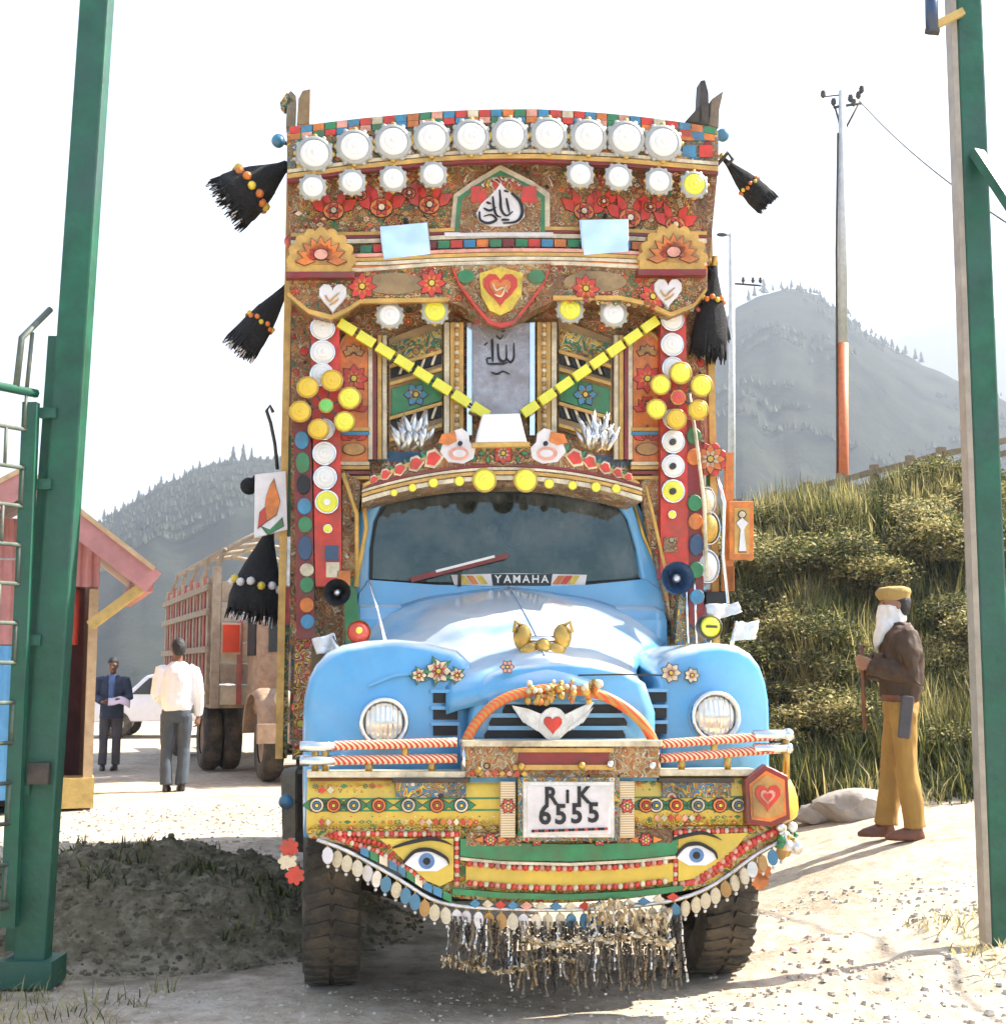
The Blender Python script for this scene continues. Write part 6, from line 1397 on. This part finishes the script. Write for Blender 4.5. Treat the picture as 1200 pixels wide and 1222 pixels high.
V = [(lerp(0, 2.3, i / 14), lerp(.2, 5.6, j / 20), 2.7 + .25 * math.sin(i / 14 * math.pi) + .12 * fbm(i * .5, j * .5, 3)) for j in range(21) for i in range(15)]
MB().add(V, [(j * 15 + i, j * 15 + i + 1, j * 15 + i + 16, j * 15 + i + 15) for j in range(20) for i in range(14)], 'canvas', True).build('load_cover', lor)
for x in (.25, 2.0): o = MB().box(x - .12, x + .12, -.13, -.09, 1.75, 2.15, 'lens_red').build('tail_lamp', lor); MB().box(x - .14, x + .14, -.10, -.07, 1.72, 2.18, 'panel_cream').build('lamp_plate', o)
def bgwheel(x, y): 
    w_ = MB().lathe((0, 0, 0), [(.26, -.12), (.46, -.13), (.5, -.08), (.5, .08), (.46, .13), (.26, .12)], 'rubber', 'x', 26).build('wheel', lor, (x, y, .5)); MB().lathe((0, 0, 0), [(.001, -.06), (.12, -.08), (.16, -.03), (.26, -.1)], 'mud', 'x', 18).build('rim', w_)
for x in (.15, .45, 1.85, 2.15): bgwheel(x, 1.15)
for x in (.15, 2.15): bgwheel(x, 4.7)
for x in (.62, 2.3): bgwheel(x, -1.25)
cbm = finish(MB().box(.48, 2.45, -1.05, -.12, .85, 2.5, 'mud').mesh('cab'), bevel=.12); cb = link('cab', cbm, lor); smooth_angle(cb, 40)
MB().box(.62, 2.3, -1.075, -1.05, 1.75, 2.35, 'car_glass').build('windshield', cb); MB().box(.455, .48, -.9, -.3, 1.7, 2.3, 'hut_dark').build('side_window', cb)
bnm = finish(MB().box(.85, 2.1, -2.0, -1.06, .8, 1.6, 'mud').mesh('bonnet'), bevel=.16); o = link('bonnet', bnm, lor); smooth_angle(o, 50)
for xa in (.36, 1.98):
    V = []; n = 12
    for x in (xa, xa + .12, xa + .5, xa + .62):
        for i in range(n + 1):
            a = math.pi * i / n; k = 1 if xa < x < xa + .6 else .9; V.append((x, -1.25 - .68 * k * math.cos(a), .62 + .62 * k * math.sin(a)))
    Fc = [(j * (n + 1) + i, j * (n + 1) + i + 1, (j + 1) * (n + 1) + i + 1, (j + 1) * (n + 1) + i) for j in range(3) for i in range(n)]
    o = MB().add(V, Fc, 'mud', True).build('fender', lor); o.data = finish(o.data, solid=.03)
    o = MB().lathe((xa + .31, -2.02, 1.12), [(.001, -.05), (.09, -.035), (.12, 0), (.12, .12), (.05, .18)], 'panel_cream', 'y', 18).build('headlight', lor)
MB().box(.3, 2.65, -2.2, -2.08, .55, .8, 'mud').build('bumper', lor); MB().box(.9, 2.05, -2.03, -1.99, .85, 1.4, 'hut_dark').build('grille', lor)
# small white car
cc = W(205, 876, 31.0); car = empty('parked_car', (cc.x, 31.0, gh(cc.x, 31.0)), math.radians(6)); tag(car, 'small white hatchback parked beyond the two men, partly hidden', 'car')
prof = [(-1.75, .35), (-1.75, .72), (-1.6, .88), (-.95, .95), (-.5, 1.38), (-.2, 1.45), (.9, 1.45), (1.35, 1.15), (1.7, .98), (1.75, .4)]
me = finish(MB().prism(prof, -.78, .78, 'car_white').mesh('car_body'), bevel=.05); o = link('car_body', me, car); smooth_angle(o, 40)
for q in ([(-.8, .97), (-.42, 1.33), (.1, 1.37), (.1, .97)], [(.18, .97), (.18, 1.37), (.85, 1.36), (1.18, 1.1), (1.1, .97)]): MB().prism(q, -.79, -.77, 'car_glass').build('side_window', car)
for x in (-1.1, 1.1):
    for y in (-.7, .7): w_ = MB().lathe((0, 0, 0), [(.16, -.09), (.29, -.1), (.31, -.05), (.31, .05), (.29, .1), (.16, .09)], 'rubber', 'y', 20).build('wheel', car, (x, y, .31)); MB().lathe((0, 0, 0), [(.001, -.08), (.1, -.085), (.17, -.06)], 'silver', 'y', 16).build('rim', w_)
MB().box(-1.77, -1.74, -.6, -.35, .62, .76, 'lamp_glass').build('headlight', car); MB().box(1.73, 1.76, -.65, -.45, .7, .95, 'lens_red').build('tail_lamp', car); MB().box(-1.8, -1.72, -.7, .7, .36, .5, 'hut_dark').build('bumper', car)

# ================================================================ people
pm('skin', (.30, .15, .085), rough=.5, var=.12, scale=12, bump=.05); pm('skin_dark', (.20, .10, .06), rough=.5, var=.12, scale=12, bump=.05); pm('hair', (.012, .010, .009), rough=.6, var=.4, scale=40, bump=.4)
pm('khaki', (.33, .185, .04), rough=.85, var=.14, scale=7, bump=.15, bscale=30); pm('khaki_cap', (.35, .235, .07), rough=.85, var=.14, scale=12, bump=.15); pm('jacket_brown', (.055, .027, .011), rough=.7, var=.4, scale=9, bump=.3, bscale=25); pm('shoe_brown', (.15, .05, .02), rough=.4, var=.3); pm('shoe_black', (.02, .018, .016), rough=.4, var=.3)
pm('shirt_white', (.76, .77, .80), rough=.85, var=.05, scale=8, bump=.2, bscale=22); pm('trouser_navy', (.05, .065, .085), rough=.85, var=.25, bump=.15); pm('jacket_blue', (.025, .04, .075), rough=.8, var=.3, bump=.2); pm('shirt_blue', (.10, .17, .34), rough=.85, var=.2); pm('trouser_grey', (.075, .07, .075), rough=.85, var=.2, bump=.15); pm('paper', (.75, .58, .62), rough=.9, var=.06)
def rings(mb, R, mat, n=16):
    """stack of horizontal ellipses (cx, cy, cz, rx, ry), closed"""
    V = []; Fc = []
    for cx, cy, cz, rx, ry in R:
        for i in range(n): a = 6.28318 * i / n; V.append((cx + rx * math.cos(a), cy + ry * math.sin(a), cz))
    for j in range(len(R) - 1):
        for i in range(n): k = (i + 1) % n; Fc.append((j * n + i, j * n + k, (j + 1) * n + k, (j + 1) * n + i))
    Fc += [tuple(range(n - 1, -1, -1)), tuple(range((len(R) - 1) * n, len(R) * n))]; mb.add(V, Fc, mat, True)
def hand(mb, w, d, n, side, mat):
    w, d, n = Vector(w), Vector(d).normalized(), Vector(n).normalized(); lat = d.cross(n).normalized() * side
    for k, ln in ((-.030, .062), (-.010, .074), (.010, .078), (.030, .068)):
        p0, p1 = w + lat * k * .6, w + d * .085 + lat * k; p2 = p1 + (d * .75 + n * .55).normalized() * ln * .5; p3 = p2 + (d * .25 + n * .95).normalized() * ln * .5
        mb.tube([p0, p1, p2, p3], [.020, .0125, .0105, .0085], mat, 8)
    t0 = w + d * .025 + lat * .028; t1 = t0 + d * .03 + lat * .026 + n * .01; mb.tube([t0, t1, t1 + d * .03 + n * .014], [.016, .0125, .0095], mat, 8)
def fold(me, amp, sc, seed):
    me.update(); ns = [v.normal.copy() for v in me.vertices]
    for v, nrm in zip(me.vertices, ns): v.co += nrm * amp * fbm(v.co.x * sc, v.co.y * sc, v.co.z * sc * .55 + seed, 3)
def solid(name, mb, parent, vox, sm=2, amp=0, sc=7, seed=0):
    me = finish(mb.mesh(name), remesh=vox, smooth=sm)
    if amp: fold(me, amp, sc, seed)
    me.polygons.foreach_set('use_smooth', [True] * len(me.polygons)); return link(name, me, parent)
def person(loc, rz, H, lab, arms, legs, skin, top, hair=True, head_turn=0.0, head_tilt=0.0, grp=None):
    """arms/legs: (joint, joint, joint) in metres for a 1.75 m body facing -Y; top = clothing builder"""
    root = empty('person', loc, rz); k = H / 1.75; root.scale = (k, k, k); tag(root, lab, 'person', grp)
    mb = MB()
    rings(mb, [(0, .01, .80, .09, .07), (0, .01, .90, .15, .10), (0, .005, 1.0, .14, .095), (0, 0, 1.15, .145, .10), (0, 0, 1.3, .165, .11), (0, .005, 1.41, .15, .09), (0, .012, 1.46, .07, .06)], skin)
    mb.tube([(0, .015, 1.42), (0, .0, 1.50), (0, -.005, 1.57)], [.058, .052, .052], skin, 12)
    hb_ = MB(); 
    rings(hb_, [(0, -.052, 0, .020, .022), (0, -.040, .012, .040, .048), (0, -.022, .045, .060, .074), (0, -.006, .09, .070, .090), (0, .002, .13, .075, .098), (0, .008, .17, .072, .092), (0, .010, .205, .055, .070), (0, .012, .228, .020, .026)], skin)
    hb_.ball((0, -.098, .095), .020, skin, 8, 6, (.75, 1.0, 1.5)); hb_.ball((0, -.086, .052), .02, skin, 8, 6, (1.4, .5, .4)); hb_.ball((0, -.074, .138), .03, skin, 8, 6, (2.0, .5, .4))
    for s in (-1, 1): hb_.ball((s * .074, .012, .10), .022, skin, 8, 6, (.45, .8, 1.4))
    M = Matrix.Translation((0, -.005, 1.522)) @ Matrix.Rotation(head_turn, 4, 'Z') @ Matrix.Rotation(head_tilt, 4, 'X')
    hb_.v = [tuple(M @ Vector(q)) for q in hb_.v]; mb.add(hb_.v, hb_.f, skin, True)
    for i, (s, e, w, hd, hn) in enumerate(arms):
        mb.tube([s, Vector(s).lerp(Vector(e), .5), e, Vector(e).lerp(Vector(w), .35), w], [.052, .048, .040, .041, .028], skin, 10); hand(mb, w, hd, hn, 1 if i else -1, skin)
    for h_, kn, an in legs: mb.tube([h_, Vector(h_).lerp(Vector(kn), .5), kn, Vector(kn).lerp(Vector(an), .4), an, Vector(an) + Vector((0, -.06, -.05))], [.078, .072, .052, .054, .034, .03], skin, 10)
    solid('body', mb, root, .0085, 1)
    hd = empty('head_frame'); 
    bpy.data.objects.remove(hd)
    for s in (-1, 1):
        MB().ball((M @ Vector((s * .029, -.082, .118)))[:], .0105, 'black', 8, 6, (1.2, .6, .7)).build('eye', root)
        MB().ball((M @ Vector((s * .030, -.090, .140)))[:], .014, 'hair', 8, 5, (1.4, .5, .3)).build('eyebrow', root)
    if hair:
        hm = MB(); rings(hm, [(0, .055, .04, .045, .035), (0, .05, .08, .070, .056), (0, .035, .12, .080, .076), (0, .014, .155, .083, .096), (0, .008, .19, .076, .090), (0, .009, .215, .060, .072), (0, .010, .234, .038, .046), (0, .01, .244, .014, .018)], 'hair')
        hm.v = [tuple(M @ Vector(q)) for q in hm.v]; solid('hair', hm, root, .008, 1, .004, 40)
    top(root, M); return root
def sleeves(mb, arms, mat, r0=.066, r1=.052, cut=.96):
    for s, e, w, _, _ in arms:
        s, e, w = Vector(s), Vector(e), Vector(w); mb.tube([s + Vector((-s.x * .25, 0, .0)), s, s.lerp(e, .5), e, e.lerp(w, .5), e.lerp(w, cut)], [r0, r0 * 1.04, r0, r0 * .92, (r0 + r1) / 2, r1], mat, 12)
def trousers(root, legs, mat, flare=.062, waist=.98, seed=0, amp=.008):
    mb = MB(); rings(mb, [(0, .01, .80, .12, .09), (0, .01, .86, .165, .118), (0, .008, .92, .172, .122), (0, .004, waist, .155, .112)], mat)
    for h_, kn, an in legs:
        h_, kn, an = Vector(h_), Vector(kn), Vector(an); mb.tube([h_, h_.lerp(kn, .45), kn, kn.lerp(an, .5), an.lerp(kn, -.02)], [.095, .088, .070, (.07 + flare) / 2, flare], mat, 12)
    solid('trousers', mb, root, .011, 2, amp, 6, seed)
def shoes(root, legs, mat, yaw=(0, 0)):
    for (h_, kn, an), yw in zip(legs, yaw):
        mb = MB(); R = Matrix.Translation((an[0], an[1], 0)) @ Matrix.Rotation(yw, 4, 'Z')
        rings(mb, [(0, -.07, .0, .044, .135), (0, -.07, .03, .047, .138), (0, -.055, .055, .042, .115), (0, -.015, .085, .038, .065), (0, .005, .11, .038, .05)], mat); mb.v = [tuple(R @ Vector(q)) for q in mb.v]; solid('shoe', mb, root, .008, 2)
# --- uniformed person on the right
armsP = [((-.19, .0, 1.40), (-.25, .04, 1.13), (-.07, -.20, 1.17), (.5, -.6, .25), (.4, .6, 0)), ((.19, .02, 1.40), (.26, .07, 1.12), (.09, -.20, 1.21), (-.4, -.75, .25), (-.6, .5, 0))]
legsP = [((-.09, .01, .88), (-.10, -.06, .49), (-.10, -.10, .09)), ((.09, .01, .88), (.10, .02, .49), (.11, .06, .09))]
def topP(root, M):
    mb = MB(); rings(mb, [(0, .012, .95, .165, .125), (0, .015, 1.02, .178, .135), (0, .02, 1.12, .192, .148), (0, .02, 1.24, .205, .155), (0, .018, 1.34, .208, .148), (0, .015, 1.42, .175, .118), (0, .012, 1.475, .095, .085)], 'jacket_brown'); sleeves(mb, armsP, 'jacket_brown', .088, .062); solid('jacket', mb, root, .010, 1, .024, 7, 3)
    cl = MB(); rings(cl, [(0, .015, 1.44, .115, .105), (0, .012, 1.475, .100, .092), (0, .012, 1.505, .090, .084), (0, .014, 1.50, .08, .074)], 'jacket_brown'); solid('collar', cl, root, .009, 1, .01, 20)
    for s_ in (-1, 1): me_ = finish(MB().box(s_ * .10 - .055, s_ * .10 + .055, -.172, -.12, 1.16, 1.29, 'jacket_brown').mesh('pocket'), bevel=.012); link('pocket', me_, root)
    trousers(root, legsP, 'khaki', .088, .985, 4, .018); shoes(root, legsP, 'shoe_brown', (.1, -.05))
    c = MB(); rings(c, [(0, -.004, .135, .084, .106), (0, -.008, .155, .089, .113), (0, -.014, .172, .094, .122), (0, -.010, .198, .099, .128), (0, .0, .225, .086, .110), (0, .008, .240, .045, .055)], 'khaki_cap'); c.v = [tuple(M @ Vector(q)) for q in c.v]; solid('cap', c, root, .008, 2, .004, 14)
    hb2 = MB(); rings(hb2, [(0, .05, .03, .05, .03), (0, .045, .08, .076, .06), (0, .03, .13, .08, .085), (0, .01, .16, .08, .1)], 'hair'); hb2.v = [tuple(M @ Vector(q)) for q in hb2.v]; solid('hair', hb2, root, .008, 1)
    f = MB(); rings(f, [(0, -.145, 1.31, .012, .010), (0, -.140, 1.345, .045, .022), (0, -.105, 1.42, .085, .052), (0, -.050, 1.485, .092, .095), (0, -.026, 1.53, .078, .098), (0, -.024, 1.565, .077, .098), (0, -.022, 1.60, .080, .098), (0, -.022, 1.622, .078, .096)], 'white_cloth'); solid('face_cloth', f, root, .009, 1, .018, 14, 2)
    MB().lathe((0, .005, .975), [(.172, -.02), (.177, .0), (.172, .02)], 'shoe_brown', 'z', 24).build('belt', root).scale = (1, .74, 1)
    me = finish(MB().bar((.19, .03, .99), (.185, -.01, .70), .03, .085, 'trouser_grey', up=(0, 1, 0)).mesh('strap_bundle'), bevel=.012); link('strap_bundle', me, root)
pP = W(1078, 998, 9.5); polz = gh(pP.x, 9.5)
polH = 290 * 9.5 / FPX * 1.0
pol = person((pP.x, 9.5, polz), -math.pi / 2 - .12, 1.74, 'person in brown jacket and khaki trousers and cap, white cloth over the face', armsP, legsP, 'skin', topP, hair=False)
o = MB().tube([(0, 0, .16), (0, 0, -.42)], [.016, .013], 'shoe_brown', 10).ball((0, 0, .16), .02, 'shoe_brown').build('baton'); tag(o, 'slim dark brown stick held upright by the uniformed person', 'stick')
bp_ = Matrix.Rotation(-math.pi / 2 - .12, 4, 'Z') @ Vector((.035, -.255, 1.20)); o.location = Vector((pP.x, 9.5, polz)) + bp_ * .971
# --- person in white shirt seen from behind
armsW = [((-.19, .0, 1.40), (-.25, .02, 1.12), (-.25, -.06, .86), (0, -.15, -1), (.8, -.4, 0)), ((.19, 0, 1.40), (.25, .03, 1.12), (.16, -.2, 1.02), (-.3, -.9, .1), (-.5, .4, .2))]
legsW = [((-.09, .01, .88), (-.09, -.04, .49), (-.08, .02, .09)), ((.09, .01, .88), (.10, -.03, .49), (.10, .04, .09))]
def topW(root, M):
    mb = MB(); rings(mb, [(0, .01, .93, .165, .125), (0, .01, 1.0, .185, .145), (0, .01, 1.1, .185, .145), (0, .01, 1.25, .185, .135), (0, .01, 1.36, .186, .125), (0, .01, 1.43, .150, .10), (0, .01, 1.49, .072, .068)], 'shirt_white'); sleeves(mb, armsW, 'shirt_white', .066, .046); solid('shirt', mb, root, .010, 1, .020, 7, 9)
    trousers(root, legsW, 'trouser_navy', .075, .975, 6, .010); shoes(root, legsW, 'shoe_black', (.15, -.2))
d = ray(208, 945); t_ = 16.0
for _ in range(40): t_ = (gh(d[0] * t_, d[1] * t_) - CAMZ) / d[2]
pw = Vector((d[0] * t_, d[1] * t_, 0)); person((pw.x, pw.y, gh(pw.x, pw.y)), math.pi + .25, 178 * pw.y / FPX, 'person in white shirt and dark blue trousers with back turned', armsW, legsW, 'skin_dark', topW, head_turn=.2)
# --- person in dark blue jacket holding papers
armsB = [((-.19, .0, 1.40), (-.25, .02, 1.13), (-.12, -.22, 1.06), (.6, -.7, 0), (.3, .3, .8)), ((.19, 0, 1.40), (.26, .0, 1.13), (.16, -.24, 1.07), (-.2, -.9, 0), (-.2, .2, .9))]
legsB = [((-.09, .01, .88), (-.11, -.01, .49), (-.12, .0, .09)), ((.09, .01, .88), (.09, -.02, .49), (.08, .02, .09))]
def topB(root, M):
    mb = MB(); rings(mb, [(0, .01, .80, .19, .14), (0, .01, .92, .185, .14), (0, .01, 1.05, .18, .135), (0, .01, 1.25, .192, .14), (0, .01, 1.36, .198, .132), (0, .01, 1.43, .165, .105), (0, .01, 1.485, .085, .075)], 'jacket_blue'); sleeves(mb, armsB, 'jacket_blue', .074, .054); solid('jacket', mb, root, .011, 2, .010, 6, 12)
    mb = MB(); rings(mb, [(0, -.06, 1.0, .055, .078), (0, -.06, 1.2, .065, .084), (0, -.055, 1.38, .07, .078), (0, -.02, 1.49, .062, .062)], 'shirt_blue'); solid('shirt', mb, root, .010, 1)
    trousers(root, legsB, 'trouser_grey', .066, .975, 8); shoes(root, legsB, 'shoe_black', (.2, -.2))
d = ray(131, 919); t_ = 20.0
for _ in range(40): t_ = (gh(d[0] * t_, d[1] * t_) - CAMZ) / d[2]
pb_ = Vector((d[0] * t_, d[1] * t_, 0)); sb = 131 * pb_.y / FPX; person((pb_.x, pb_.y, gh(pb_.x, pb_.y)), .15, sb, 'person in dark blue jacket looking down beside the hut doorway', armsB, legsB, 'skin_dark', topB, head_tilt=.2)
V = [(x * .16, -y * .11, .01 * math.sin(x * 4) - .06 * abs(x)) for y in (-1, -.3, .3, 1) for x in (-1, -.5, 0, .5, 1)]
o = MB().add(V, [(j * 5 + i, j * 5 + i + 1, j * 5 + i + 6, j * 5 + i + 5) for j in range(3) for i in range(4)], 'paper', True).build('paper_sheet', None); o.data = finish(o.data, solid=.003)
q = Matrix.Rotation(.15, 4, 'Z') @ Vector((.16, -.36, 1.10)); o.location = Vector((pb_.x, pb_.y, gh(pb_.x, pb_.y))) + q * (sb / 1.75); o.rotation_euler = (.5, .1, .3); tag(o, 'pale pink sheet of paper held by the person in the blue jacket', 'paper')

# ================================================================ haze
m, N, L, b = base_mat('haze_air'); N.remove(b); pv = N.new('ShaderNodeVolumePrincipled'); pv.inputs['Color'].default_value = (.78, .87, 1.0, 1); pv.inputs['Density'].default_value = HAZE; pv.inputs['Anisotropy'].default_value = .25
L.new(pv.outputs[0], N['Material Output'].inputs['Volume']); MATS['haze_air'] = m
HZTOP = max((max(v.co.z for v in ob.data.vertices) for ob in COL.objects if ob.type == 'MESH' and ob.get('kind') == 'structure')) + 12
o = MB().box(-4600, 4600, -400, 5800, -140, HZTOP, 'haze_air').build('haze'); tag(o, 'thin pale haze filling the valley air', kind='stuff')
